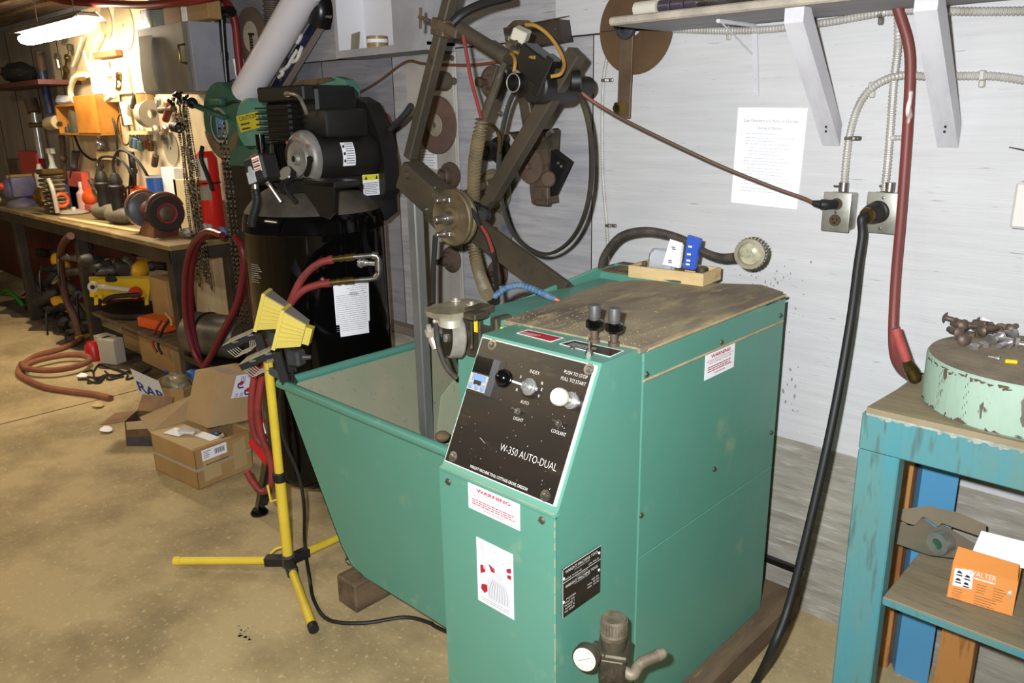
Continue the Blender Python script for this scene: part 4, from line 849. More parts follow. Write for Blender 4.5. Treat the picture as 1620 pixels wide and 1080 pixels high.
# ================================================================ swing arm
AY = -.5
A = thing('swing_arm', 'grimy steel swing arm with post, pulley disc and motor rising behind the green pan', 'machine arm', (-2.115, AY, .4))
w_ = .042
b = MB(); b.box((-2.136, AY - .02, .405), (-2.094, AY + .02, 1.41), .004); part('post', b, K['post'], A)
d0 = at(650, 245, y=AY); d1 = at(716, -16, y=AY); b = MB(); b.bar(d0 - (d1 - d0) * .02, d1, .036, .038, Y, .004); part('upper_tube', b, K['arm'], A)
a0, a1 = at(651, 279, y=AY), at(712, 335, y=AY); aL = (a1 - a0).normalized()
b = MB(); b.bar(a0 - aL * .02, a1 + aL * .06, .1, .085, Y, .006)
for q in ((649, 282),): b.lathe([(0, .012), (.012, .01), (.014, 0)], at(*q, y=AY - .043) - aL * .02, -Y, 10)
AH = part('arm_head', b, K['arm'], A)
b = MB(); b.bar(a0 + aL * .16, a1 + aL * .06, .112, .1, Y, .003); part('cover_plate', b, K['steeldark'], AH)
b = MB()
for q in ((688, 297), (675, 331), (694, 310)): b.sphere(at(*q, y=AY - .052), .006, n=8)
part('rivet', b, K['steel'], AH)
l0, l1 = at(735, 350, y=AY + .02), at(893, 466, y=AY + .02); b = MB(); b.bar(l0, l1, .085, .02, Y, .002); b.bar(l0 + Y * .02, l1 + Y * .02 + (l1 - l0) * .02, .05, .03, Y, .002); part('lower_arm', b, K['arm'], A)
c = at(716, 344, y=AY - .075); DY = c.y
b = MB(); b.lathe([(0, -.03), (.06, -.03), (.086, -.026), (.0875, -.016), (.082, -.012), (.082, -.006), (.0875, -.002), (.0875, .006), (.083, .009), (.078, .006), (.035, .006), (.033, .012), (.022, .014), (.0, .014)], c, -Y, 48)
PD = part('pulley_disc', b, mat('tan_grimy_disc', '7d6e52', .5, .5, col2='5a4e3a', scale=6, amt=(.4, .65), dirt='9b8b66', dscale=9, damt=(.6, .72)), A, 'tan grimy pulley disc')
b = MB(); b.cyl(c - Y * .012, c - Y * .035, .022, .02, 20); b.cyl(c - Y * .035, c - Y * .075, .011, n=14, bev=.002); part('shaft', b, K['steel'], PD)
for dz, dx in ((.056, -.012), (-.05, -.018)):
    b = MB(); p = c + V((dx, -.006, dz)); b.cyl(p, p - Y * .05, .0085, n=12, bev=.002); b.hexnut(p - Y * .012, -Y, .014, .011, False); b.box(p + V((-.02, -.012, -.008)), p + V((.02, .002, .008)), .002); part('stud', b, K['steel'], PD)
# belt round the disc
b = MB(); b.tube([at(689, 372, y=DY + .02), at(686, 420, y=DY), at(685, 480, y=-.62)], .0085, 8); b.tube([at(746, 330, y=DY + .015), at(757, 352, y=DY + .015), at(772, 378, y=DY + .01), at(782, 412, y=DY), at(787, 470, y=-.66)], .0075, 8)
DB = part('drive_belt', b, K['rubber'], A); b = MB(); b.tube([at(762, 358, y=DY + .004), at(772, 375, y=DY), at(780, 400, y=DY - .007)], .0055, 6); part('red_marking', b, K['redhose'], DB)
# second bar to the motor
MY = AY + .09
p0, p1 = at(914, 82, y=MY), at(778, 312, y=MY); b = MB(); b.bar(p0, p1, .047, .044, Y, .004)
b.bar(p1 + (p0 - p1) * .02, at(757, 338, y=MY), .035, .04, Y, .004); SB = part('motor_bar', b, K['arm'], A)
b = MB(); c = at(764, 338, y=MY - .02); b.lathe([(0, 0), (.026, 0), (.029, .006), (.029, .03), (.02, .038), (0, .038)], c, V((.5, -.8, -.1)), 20); b.obox(c + V((-.02, 0, .01)), (.07, .05, .05), M.Rotation(.5, 3, 'Y'), .008); part('pivot_block', b, K['rubber'], A)
b = MB(); b.bar(at(700, 322, y=MY), at(775, 290, y=MY), .022, .022, Y, .003); part('link_rod', b, K['arm'], A)
# clamp, round tube
b = MB(); c = at(703, 44, y=AY); b.obox(c, (.062, .062, .05), M.Rotation(.25, 3, 'Y'), .004); b.bar(c + V((.0, -.02, .01)), c + V((.075, -.01, -.025)), .03, .03, Y, .004); b.cyl(c + V((-.03, -.03, .02)), c + V((-.07, -.04, .035)), .006, n=10); b.cyl(c + V((-.066, -.04, .0)), c + V((-.06, -.04, .06)), .0045, n=8)
part('clamp', b, K['rust'], A)
t0, t1 = at(728, 46, y=AY), at(803, 93, y=AY + .02); b = MB(); b.tube([t0, t1], .0215, 16); b.lathe([(.0, 0), (.0245, 0), (.0245, .02), (0, .02)], t1 - (t1 - t0).normalized() * .018, t1 - t0, 16); part('round_tube', b, K['arm'], A)
b = MB(); c = at(777, 71, y=AY + .05); b.bar(c, at(800, 86, y=AY + .05), .03, .02, Y); part('tab', b, K['steeldark'], A)
# motor and bracket
b = MB(); c = at(812, 131, y=MY - .09); b.lathe([(0, .03), (.0235, .03), (.0235, 0), (.0275, 0), (.0275, .09), (0, .09)], c, Y, 24); b.mi = 1; b.torus(c, Y, .0255, .0022, 24, 6); part('motor_end', b, [K['dusty'], K['galv']], A)
b = MB(); c2_ = at(862, 136, y=MY - .02); b.lathe([(0, -.05), (.045, -.05), (.05, -.045), (.05, .1), (.046, .106), (0, .106)], c2_, Y, 28); b.cyl(c2_ + Y * .1, c2_ + Y * .2, .034, .03, 20); b.lathe([(0, 0), (.03, 0), (.03, .025), (.02, .03), (0, .03)], at(903, 128, y=MY), V((.6, .6, 0)), 18); part('motor', b, K['dusty'], A)
b = MB(); c = at(848, 101, y=MY - .06); b.obox(c, (.1, .06, .075), M.Rotation(.55, 3, 'Y'), .003); b.bar(at(871, 90, y=MY - .1), at(846, 150, y=MY - .1), .022, .012, Y, .002); b.obox(at(870, 96, y=MY - .05), (.05, .07, .02), M.Rotation(.55, 3, 'Y'), .002); MBK = part('motor_bracket', b, K['black'], A)
b = MB(); c = at(824, 55, y=MY - .06); b.obox(c, (.044, .05, .034), M.Rotation(.5, 3, 'Y') @ M.Rotation(.5, 3, 'Z'), .003); part('switch_block', b, mat('pale_switch', 'b5ae9c', .5), A)
b = MB(); rn = random.Random(6)
for q, r in (((810, 70), .016), ((806, 60), .012), ((818, 66), .014), ((828, 68), .012), ((815, 80), .016), ((825, 84), .014), ((808, 86), .012)): b.obox(at(*q, y=MY - .05 + rn.uniform(-.02, .02)), (r * 1.6, r * 2, r * 1.5), M.Rotation(rn.random(), 3, 'Y'), .003)
b.cyl(at(812, 78, y=MY - .05), at(840, 100, y=MY - .05), .016, n=12); b.bar(at(829, 78, y=MY - .03), at(831, 108, y=MY - .03), .03, .01, Y); part('linkage', b, K['steeldark'], A)
wy = mat('ochre_wire', '9c7430', .5)
for pts in (((805, 79, -.06), (818, 83, -.07), (830, 89, -.08), (847, 91, -.09)), ((803, 81, -.06), (811, 87, -.07), (815, 97, -.09), (813, 114, -.1)), ((832, 39, -.06), (848, 41, -.06), (868, 56, -.05), (884, 78, -.05), (892, 98, -.06), (891, 110, -.08), (885, 118, -.1), (872, 121, -.11))):
    b = MB(); b.tube([at(x, y, y=MY + d) for x, y, d in pts], .0052, 8); part('wire', b, wy, A, 'ochre wire')
b = MB(); b.tube([at(733, 56, y=AY - .03), at(738, 85, y=AY - .03), at(745, 125, y=AY - .03), at(753, 155, y=AY - .03), at(762, 188, y=AY - .03)], .0055, 8); part('wire', b, K['redhose'], A, 'red wire')
b = MB(); b.tube([at(800, 98, y=AY), at(793, 112, y=AY), at(783, 140, y=AY), at(774, 165, y=AY), at(763, 195, y=AY)], [.010, .013, .015, .014], 10); b.tube([at(787, 104, y=AY), at(781, 125, y=AY), at(783, 145, y=AY)], .006, 8); part('wire_bundle', b, K['arm'], A)
b = MB(); b.ribbed([at(763, 190, y=AY), at(757, 220, y=AY), at(751, 260, y=AY + .03), at(749, 310, y=AY + .06), at(748, 360, y=AY + .09), at(751, 400, y=AY + .09), at(759, 435, y=AY + .05), at(771, 466, y=AY - .05)], .0185, .0032, .0125, 14); part('ribbed_hose', b, mat('tan_ribbed_hose', '75674a', .5, col2='574c37', scale=10), A, 'tan ribbed hose')
b = MB(); b.tube([at(771, 195, y=AY + .04), at(782, 200, y=AY + .04), at(789, 215, y=AY + .04), at(790, 240, y=AY + .05)], .0055, 8); part('wire', b, K['brass'], A)
b = MB(); b.tube([at(716, 36, y=AY - .02), at(735, 20, y=AY - .0), at(765, 6, y=AY + .02), at(810, -6, y=AY + .04)], .0135, 10); part('black_cable', b, K['rubber'], A)
b = MB(); b.ribbed([at(650, 168, y=AY + .08), at(640, 182, y=AY + .12), at(622, 200, y=AY + .2), at(606, 214, y=AY + .25)], .011, .0012, .008, 10); single('corrugated_conduit', b, K['rubber'], 'black corrugated conduit between the compressor and the swing arm', 'conduit')
# big belt hanging in a loop
LY = -.36
lp = [at(x, y, y=LY) for x, y in ((871, 113), (893, 124), (915, 150), (930, 195), (935, 245), (933, 300), (921, 348), (899, 383), (868, 401), (838, 393), (811, 366), (796, 325), (790, 280), (791, 240), (797, 200), (806, 165), (818, 142), (840, 124))]
lp = spline(lp + [lp[0]], 6)[:-1]
b = MB(); n = len(lp); cen = sum(lp, V()) / n
for i, p in enumerate(lp):
    r_ = (p - cen).normalized()
    for du, dv in ((-.004, -.005), (.0055, -.0085), (.0055, .0085), (-.004, .005)): b.v.append(p + r_ * du + Y * dv)
for i in range(n):
    j = (i + 1) % n
    for k in range(4): b.f.append([i * 4 + k, i * 4 + (k + 1) % 4, j * 4 + (k + 1) % 4, j * 4 + k]); b.m.append(0)
single('drive_belt', b, mat('worn_belt', '2d2922', .6, col2='5a4f3a', scale=6, amt=(.5, .7)), 'long black drive belt hanging in a wide oval loop against the white wall', 'belt')
# dark plate on the wall behind the motor
b = MB(); PY = -.07; q = [at(797, 47, y=PY), at(884, 22, y=PY), at(890, 64, y=PY), at(812, 78, y=PY)]
q = [at(796, 46, y=PY), at(884, 30, y=PY), at(889, 65, y=PY), at(803, 80, y=PY)]
b.prism(q, (0, .062, 0)); 
T = thing('wall_plate', 'dark brown steel box plate on the wall behind the overhead motor', 'plate', q[3]); part('plate', b, mat('dark_brown_plate', '2c2622', .55, col2='3a322a', scale=8), T)
b = MB(); b.prism([q[0] + Z * .002, q[1] + Z * .002, q[1] + V((0, .06, .012)), q[0] + V((0, .06, .012))], (0, 0, .003)); b.lathe([(0, .02), (.03, .018), (.05, 0)], q[0] + V((.06, .03, .006)), Z, 12); part('dust_cap', b, K['dirt'], T)
b = MB(); b.sphere(at(879, 46, y=PY - .002), .005, n=8); part('bolt', b, K['steel'], T)
# fixture hanging on the wall in the loop
FY = -.13
T = thing('wheel_fixture', 'rusty clamp fixture with a small grooved wheel hung on the wall inside the belt loop', 'fixture', at(850, 320, y=FY))
b = MB(); b.prism([at(806, 211, y=FY), at(874, 205, y=FY), at(872, 240, y=FY), at(846, 250, y=FY), at(826, 240, y=FY)], (0, .04, 0)); b.prism([at(804, 212, y=FY) , at(870, 206, y=FY), at(868, 204, y=FY - .02), at(806, 209, y=FY - .02)], (0, .05, .002)); b.bar(at(829, 140, y=FY + .02), at(841, 212, y=FY + .02), .05, .03, Y, .003); part('top_plate', b, K['steeldark'], T)
b = MB(); b.prism([at(836, 240, y=FY - .01), at(866, 236, y=FY - .01), at(866, 300, y=FY - .01), at(869, 321, y=FY - .01), at(841, 322, y=FY - .01), at(838, 300, y=FY - .01)], (0, .05, 0)); b.box(at(843, 310, y=FY - .02) - V((.0, 0, .03)), at(866, 310, y=FY - .02) + V((0, .02, .03)), .004); part('bracket', b, K['rust'], T)
b = MB(); b.lathe([(0, -.02), (.058, -.02), (.06, -.016), (.055, -.01), (.06, -.004), (.06, .002), (.035, .006), (.0, .006)], at(838, 262, y=FY - .02), -Y, 32); b.lathe([(0, .006), (.009, .012), (.01, 0)], at(838, 263, y=FY - .028), -Y, 10); part('grooved_wheel', b, K['wheel'], T)
b = MB(); b.prism([at(872, 238, y=FY), at(897, 257, y=FY), at(872, 311, y=FY), at(866, 300, y=FY)], V((.01, .02, .004))); part('tilted_plate', b, K['black'], T)
b = MB(); b.lathe([(0, 0), (.024, 0), (.028, .006), (.024, .012), (0, .012)], at(869, 283, y=FY - .0), V((.3, -.9, 0)), 20)
part('pivot', b, K['rust'], T); b = MB(); b.lathe([(0, 0), (.018, 0), (.018, .012), (0, .014)], at(855, 218, y=FY - .022), -Y, 16); part('bolt', b, K['rust'], T); b = MB(); b.cyl(at(866, 213, y=FY - .03), at(874, 207, y=FY - .03), .01, n=8); part('bolt', b, K['steel'], T); b = MB(); b.lathe([(0, 0), (.012, 0), (.012, .02), (0, .02)], at(803, 218, y=FY), V((-1, -.3, 0)), 12)
part('roller', b, mat('dull_brown_bolt', '6f5846', .5, .5), T)
for q in ((883, 258), (888, 263)): b = MB(); b.sphere(at(*q, y=FY - .004), .006, n=8); part('bolt', b, K['steel'], T)
# ================================================================ board of wheels
b = MB(); x0 = at(652, 300, y=-.02).x; x1 = at(724, 300, y=-.02).x; b.box((x0, -.022, .62), (x1, -.0125, 1.80), .002); b.tube([(x1 + .006, -.016, .62), (x1 + .006, -.016, 1.8)], .006, 8, smooth=False)
single('wheel_board', b, mat('dirty_white_board', 'b4aea4', .6, col2='9d978c', scale=4, dirt='6d6450', dscale=10, damt=(.66, .76)), 'dirty white board on the wall carrying hung grinding wheels', 'board')
def wallwheel(px, py, r, prof, m, lab, hubm=None, hub=None, yb=-.03, cat='grinding wheel', ax=-Y):
    c = at(px, py, y=yb - prof[-1][1] * .5); c.y = yb
    T = thing('grinding_wheel', lab, cat, c + Z * -r, 'wheels hung on the wall behind the swing arm'); b = MB(); b.lathe(prof, c, ax, 32); part('disc', b, m, T)
    if hub: b = MB(); b.lathe(hub, c, ax, 20); part('hub', b, hubm or K['steeldark'], T)
    return T
wallwheel(690, 198, .115, [(0, 0), (.115, 0), (.115, .012), (.04, .016), (0, .016)], mat('dusty_red_brown_wheel', '6e5446', .8, col2='5c4a3e', scale=9), 'large flat red-brown wheel, topmost big one on the dirty board', mat('red_ringed_hub', '9a8a78', .6), [(.045, .0155), (.042, .018), (.035, .018), (.034, .0165), (.012, .02), (.012, .014), (0, .014)])
wallwheel(703, 128, .036, [(0, 0), (.014, 0), (.014, .04), (.034, .042), (.036, .05), (.036, .1), (.03, .106), (0, .106)], mat('brown_roller', '5c5042', .6), 'small brown roller on a black stem near the top of the dirty board', K['black'], [(.012, .1), (.02, .11), (0, .112)], cat='roller')
wallwheel(776, 130, .062, [(0, 0), (.06, 0), (.062, .006), (.06, .02), (.04, .03), (.03, .03), (.02, .05), (0, .05)], K['wheel'], 'brown cup-shaped wheel hung left of the overhead motor', K['rust'], [(.012, .05), (.012, .075), (.018, .076), (.018, .09), (0, .09)])
wallwheel(709, 278, .055, [(0, 0), (.052, 0), (.055, .008), (.052, .02), (.034, .022), (.034, .05), (.028, .052), (0, .04)], K['wheel'], 'brown stepped wheel above the pulley disc on the dirty board', K['steeldark'], [(.03, .05), (.026, .056), (.018, .05)])
wallwheel(780, 238, .05, [(0, 0), (.05, 0), (.05, .015), (.03, .02), (.03, .06), (.036, .062), (.036, .085), (0, .09)], K['black'], 'black grooved arbor wheel beside the tan ribbed hose', K['wheel'], [(.02, .09), (.02, .11), (0, .112)])
wallwheel(783, 302, .085, [(.04, 0), (.083, 0), (.085, .01), (.08, .02), (.072, .014), (.066, .026), (.05, .026), (.04, .01)], mat('tan_grooved_ring', '857a62', .6, .3, col2='5f5644', scale=9), 'tan grooved ring wheel beside the lower end of the motor bar', K['wheel'], [(.045, .002), (.045, .012), (0, .02)])
wallwheel(786, 366, .078, [(0, 0), (.076, 0), (.078, .006), (.076, .014), (.05, .016), (0, .016)], mat('grey_blue_wheel', '6f6a60', .7, col2='3f4a70', scale=6, amt=(.5, .6)), 'grey wheel with blue stains below the grooved ring wheel', K['steeldark'], [(.02, .016), (.016, .03), (0, .032)])
wallwheel(707, 412, .056, [(0, 0), (.054, 0), (.056, .006), (.05, .014), (.034, .02), (.03, .034), (.02, .036), (.018, .06), (0, .062)], K['wheel'], 'brown stepped wheel low on the dirty board beside the post', K['rust'], [(.012, .06), (.012, .085), (0, .088)])
wallwheel(785, 432, .052, [(0, 0), (.05, 0), (.052, .006), (.045, .02), (.02, .03), (0, .03)], K['wheel'], 'small brown wheel peeping out under the lower arm', K['steeldark'], [(.012, .03), (.01, .06), (0, .06)])
wallwheel(604, 202, .07, [(0, 0), (.068, 0), (.07, .006), (.07, .03), (.04, .03), (.03, .02), (0, .02)], K['wheelred'], 'dull red wheel on the wall just right of the black compressor', mat('tan_plug', '8a7a64', .6), [(.016, .02), (.014, .035), (0, .036)])
for i, q in enumerate(((711, 172), (714, 226), (793, 180), (716, 92))):
    b = MB(); c = at(*q, y=-.024 if i != 2 else -.012); b.lathe([(0, 0), (.011, 0), (.011, .006), (.007, .006), (.007, .014), (0, .015)], c, -Y, 8); single('bolt', b, K['steel'], ('bare bolt beside the large red-brown wheel', 'bare bolt just below right of the large red-brown wheel', 'bare bolt in the wall between belt loop and wire bundle', 'bare bolt at the top of the dirty board')[i], 'bolt')
b = MB(); a0 = at(665, 236, y=-.026); a1 = at(691, 268, y=-.026); b.box((a0.x, -.0245, a1.z), (a1.x, -.0232, a0.z)); b.mi = 1; b.lines(V((a0.x + .005, -.0248, a0.z - .012)), X, Z, a1.x - a0.x - .01, 7, .011, .003, 3, .2)
single('paper_note', b, [K['paper'], K['ink']], 'small lined paper note on the dirty board under the large red-brown wheel', 'paper')
b = MB(); b.tube([at(488, 178, y=-.02), at(560, 150, y=-.03), at(600, 128, y=-.03), at(642, 98, y=-.03), at(672, 101, y=-.03), at(740, 103, y=-.03), at(790, 98, y=-.05)], .0055, 8); single('cable', b, K['cordbrown'], 'thin dark cord rising along the wall behind the swing arm', 'cord')
# cubby shelf
xl = at(577, 50, y=-.014).x; yf = at(534, 55, x=xl).y; zb_ = at(560, 78, y=yf).z; xr_ = at(622, 60, y=yf).x
T = thing('wall_cubby', 'grey and white open cubby box fixed high on the wall', 'shelf', (xl + .15, -.1, zb_))
cg = mat('grey_cubby_paint', 'aaa9ac', .6, col2='989799', scale=5, dirt='7d7a76', dscale=12, damt=(.66, .74)); cw = mat('white_cubby_inside', 'dfdee0', .6)
zt2 = zb_ + .36
b = MB(); b.box((xl - .02, yf, zb_ - .012), (xl, -.0125, zt2)); part('side', b, cg, T)
b = MB(); b.box((xr_, yf, zb_ - .012), (xr_ + .2, -.0125, zt2)); part('side', b, cg, T)
b = MB(); b.box((xl - .02, yf - .004, zb_ - .03), (xr_ + .2, -.0125, zb_)); part('bottom', b, cg, T)
b = MB(); b.box((xl + .0005, yf + .002, zb_), (xl + .002, -.014, zt2)); b.box((xl, -.016, zb_), (xr_, -.0126, zt2)); b.box((xl, yf + .002, zb_ + .24), (xr_, -.014, zb_ + .255)); part('lining', b, cw, T)
b = MB(); c = at(597, 69, y=yf + .05); b.lathe([(.03, 0), (.043, 0), (.043, .045), (.03, .045), (.03, 0)], (c.x, c.y, zb_ + .001), Z, 28); b.mi = 1; b.lathe([(.0435, .02), (.0437, .02), (.0437, .034), (.0435, .034)], (c.x, c.y, zb_), Z, 28)
single('tape_roll', b, [mat('tan_tape', '9a7d52', .35), K['paper']], 'tan roll of tape with a pale band in the wall cubby', 'tape')
b = MB(); a0 = at(552, 60, y=yf + .06); b.prism([(a0.x, a0.y, zb_ + .001), (a0.x + .07, a0.y - .01, zb_ + .001), (a0.x + .075, a0.y, zb_ + .075), (a0.x + .005, a0.y + .01, zb_ + .07)], (0, .004, 0)); single('card_note', b, K['papergrey'], 'small cream card leaning inside the wall cubby', 'card')
# ================================================================ air compressor
CC = V((-2.675, -.545, 0)); NF = V((_fw.x, _fw.y, 0)).normalized(); RH = V((_rt.x, _rt.y, 0)).normalized()
def cp(px, py, off=0, base=CC): return at(px, py, p=base - NF * off, n=NF)
TR = .27
T = AC = thing('air_compressor', 'tall glossy black upright air compressor tank with pump and motor on top', 'air compressor', CC)
def dome(r, z0, h, n=8, top=True): return [(r * math.cos(i * math.pi / 2 / n), z0 + (h if top else -h) * math.sin(i * math.pi / 2 / n)) for i in range(n + 1)]
b = MB(); d1_ = dome(TR, 1.165, .178); d0_ = dome(TR, .2, .1, top=False)[::-1]; d0_[0] = (0, d0_[0][1]); d1_[-1] = (0, d1_[-1][1])
b.lathe(d0_ + [(TR, .2), (TR + .001, .204), (TR, .208), (TR, 1.157), (TR + .0015, 1.161), (TR, 1.165)] + d1_[1:], CC, Z, 72); part('tank', b, mat('dusty_gloss_black', '060606', .1, spec=.28), AC)
b = MB(); b.lathe([(0.255, 1.165 + .178 * math.sqrt(1 - (.255 / TR) ** 2) + .003)] + [(r, 1.165 + .178 * math.sqrt(max(0, 1 - (r / TR) ** 2)) + .003) for r in (.25, .24, .22, .2, .18, .14, .08, .0)], CC, Z, 72); part('dust_film', b, mat('brown_dust', '4d4538', .75, col2='2e2a23', scale=6), AC)
for ang in (-112, -20, 70, 160):
    a = math.radians(ang); d = V((math.cos(a), math.sin(a), 0)); s = V((-d.y, d.x, 0)); b = MB()
    b.prism([CC + d * .2 + s * -.05 + Z * .22, CC + d * .275 + s * -.05 + Z * .22, CC + d * .335 + s * -.03 + Z * .02, CC + d * .29 + s * -.03 + Z * .02], s * .012)
    b.prism([CC + d * .272 + s * -.055 + Z * .24, CC + d * .272 + s * .055 + Z * .24, CC + d * .332 + s * .03 + Z * .02, CC + d * .332 + s * -.03 + Z * .02], d * .006)
    LG = part('leg', b, K['black'], AC); b = MB(); b.lathe([(0, 0), (.036, 0), (.036, .008), (.026, .022), (0, .026)], CC + d * .325, Z, 20); part('foot_pad', b, K['blackgloss'], LG)
# platform
b = MB(); pz = 1.35
b.box(CC + V((-.02, -.2, pz)), CC + V((.16, .28, pz + .008)), .003)
GY2 = CC.y - .258
b.prism([at(*q_, y=GY2) for q_ in ((462, 292), (528, 288), (528, 338), (520, 347), (506, 342), (498, 328), (480, 303))], (0, .006, 0)); b.box(at(480, 290, y=GY2) - V((.0, 0, .006)), at(528, 288, y=GY2) + V((0, .1, 0)), .002)
b.prism([CC + V((.16, -.25, pz)), CC + V((.16, .28, pz)), CC + V((.16, .28, pz - .15)), CC + V((.16, .22, pz - .18)), CC + V((.16, .1, pz - .04)), CC + V((.16, -.22, pz - .04))], (.005, 0, 0))
part('platform', b, K['black'], AC)
# motor along y
MX, MZ = -2.60, 1.425; MC = V((at(478, 250, x=MX).x, at(478, 250, x=MX).y, at(478, 250, x=MX).z))
MC = at(472, 251, p=CC + V((.08, -.12, 0)), n=NF); MR = .098; ML = .24
b = MB(); b.lathe([(0, .0), (MR * .98, 0), (MR, .004), (MR, ML), (MR * .96, ML + .02), (0, ML + .02)], MC + Y * .035, Y, 40); MO = part('motor', b, K['dusty'], AC)
b = MB(); b.lathe([(.0, .006), (.03, .0), (.06, .0), (.064, .01), (.085, .01), (.094, .016), (.1, .03), (.1, .045), (0, .045)], MC - Y * .008, Y, 40); b.mi = 1
for t0_ in (-1.1, 2.0):
    for k in range(5):
        t = t0_ + k * .25; t2 = t + .25
        b.poly([MC + V((math.cos(t) * .066, -.007, math.sin(t) * .056)) + Y * .001, MC + V((math.cos(t2) * .066, -.007, math.sin(t2) * .056)) + Y * .001, MC + V((math.cos(t2) * .09, -.001, math.sin(t2) * .078)), MC + V((math.cos(t) * .09, -.001, math.sin(t) * .078))])
part('end_bell', b, [mat('dull_aluminium', 'a5a19a', .5, .5, col2='7e7a72', scale=8, dirt='7a4a2a', dscale=12, damt=(.66, .74)), K['black']], MO)
b = MB(); b.lathe([(0, 0), (.02, 0), (.024, .012), (0, .012)], MC - Y * .02, Y, 18); b.mi = 1; b.cyl(MC - Y * .021, MC - Y * .019, .011, n=14); part('bearing_cap', b, [K['galv'], K['black']], MO); b = MB(); b.mi = 1; b.cyl(MC + V((.08, -.006, .0)), MC + V((.08, .003, 0)), .012, n=14); part('plug', b, [K['galv'], K['black']], MO)
for t in (.6, 1.5, 2.4, 3.6, 4.4, 5.3):
    b = MB(); b.lathe([(0, .005), (.006, .004), (.007, 0)], MC + V((math.cos(t) * .083, -.002, math.sin(t) * .083)), -Y, 10); part('bell_bolt', b, K['hosedusty'], MO)
cb0 = MC + V((-.05, .06, MR * .72)); b = MB(); b.box(cb0, cb0 + V((.15, .19, .1)), .015, None, 2); part('capacitor_box', b, K['dusty'], MO)
def decal(qs, lift, name, parent, m=None, lab=None):
    b = MB(); b.prism(qs, (qs[1] - qs[0]).cross(qs[3] - qs[0]).normalized() * .0008); return part(name, b, m or K['paper'], parent, lab)
# curved label on motor
b = MB(); n = 5
for k in range(n + 1):
    t = math.radians(32 - 50 * k / n)
    for yy in (.09, .145): b.v.append(MC + V((math.cos(t) * (MR + .001), .035 + yy, math.sin(t) * (MR + .001))))
for k in range(n): b.f.append([2 * k, 2 * k + 1, 2 * k + 3, 2 * k + 2]); b.m.append(0)
LB = part('motor_label', b, K['paper'], MO); b = MB()
for k in range(9):
    t = math.radians(28 - 5 * k)
    p = MC + V((math.cos(t) * (MR + .002), .035, math.sin(t) * (MR + .002)))
    b.box(p + V((0, .105, -.0012)), p + V((.0008, .14, .0012)))
    if k % 3 == 1: b.box(p + V((0, .094, -.005)), p + V((.0008, .102, .005)))
part('print', b, K['inkdark'], LB)
# belt guard behind motor
b = MB(); g0 = MC + Y * (ML + .06); outline = [(-.3, .02), (-.3, .12), (-.24, .2), (-.05, .215), (.02, .19), (.085, .08), (.11, -.02), (.11, -.13), (.08, -.17), (.04, -.16), (.0, -.06)]
b.prism([g0 + V((x, 0, z)) for x, z in outline], (0, .07, 0)); part('belt_guard', b, K['dusty'], AC)
# pump
b = MB(); PC = MC + V((-.2, .05, 0)); 
b.box(PC + V((-.09, -.0, -.08)), PC + V((.09, .2, .06)), .02, None, 2)
for k in range(7): b.box(PC + V((-.115, -.03, .055 + k * .02)), PC + V((.125, .2, .062 + k * .02)), .004)
b.box(PC + V((-.085, 0, .05)), PC + V((.085, .17, .2)), .01)
PU = part('pump', b, K['black'], AC)
b = MB(); b.box(PC + V((-.1, -.02, .2)), PC + V((.22, .19, .255)), .006); b.box(PC + V((.13, .02, .12)), PC + V((.24, .2, .25)), .01); part('cylinder_head', b, mat('cast_black', '0a0a0a', .45, col2='151412', scale=20), PU)
b = MB(); v0 = PC + V((.135, -.03, .225)); b.cyl(PC + V((.11, -.02, .225)), v0, .011, n=6); b.cyl(v0, v0 + V((.02, -.02, 0)), .008, n=6); part('brass_valve', b, K['brass'], PU)
b = MB(); b.tube([v0 + V((.02, -.02, 0)), v0 + V((.05, -.02, .0)), v0 + V((.085, -.01, -.01)), v0 + V((.1, 0, -.045)), v0 + V((.1, .01, -.07))], .0075, 10); part('discharge_pipe', b, K['steel'], PU)
b = MB(); q0 = PC + V((-.02, -.07, -.09)); b.cyl(q0, q0 + Z * .12, .013, n=14); b.cyl(q0 + Z * .12, q0 + Z * .175, .017, n=14); 
for k in range(4): b.box(PC + V((.02 + k * .018, -.04, -.06)), PC + V((.03 + k * .018, .0, .05)), .002)
part('breather_tube', b, K['blackgloss'], PU)
# pressure switch
sc2 = cp(415, 268, .32); rot = M.Rotation(math.radians(-16), 3, V((0, 1, 0))) @ M.Rotation(math.radians(12), 3, 'Z')
b = MB(); b.obox(sc2, (.095, .075, .09), rot, .008); SW = part('pressure_switch', b, K['rubber'], AC)
def sw(x, y, z): return sc2 + rot @ V((x, y, z))
b = MB(); b.obox(sw(-.015, 0, .047), (.035, .03, .012), rot, .002); part('red_lever', b, K['redpaint'], SW)
b = MB(); b.obox(sw(-.018, -.038, -.022), (.04, .003, .04), rot, .001); b.sphere(sw(-.018, -.038, -.004), .02, (1, .1, 1), 16); part('grey_plate', b, mat('pale_grey_plate', 'a9adb2', .5), SW)
b = MB(); b.obox(sw(.022, -.0385, .012), (.036, .001, .05), rot); LB = part('label', b, K['paper'], SW); b = MB()
for k in range(3): b.obox(sw(.022, -.0393, .028 - .016 * k), (.032, .001, .005), rot)
part('orange_band', b, mat('label_orange', 'd8762c', .6), LB); b = MB()
for k in range(3): b.obox(sw(.018, -.0393, .021 - .016 * k), (.024, .001, .005), rot); b.obox(sw(.034, -.0393, .021 - .016 * k), (.006, .001, .006), rot)
part('print', b, K['inkdark'], LB)
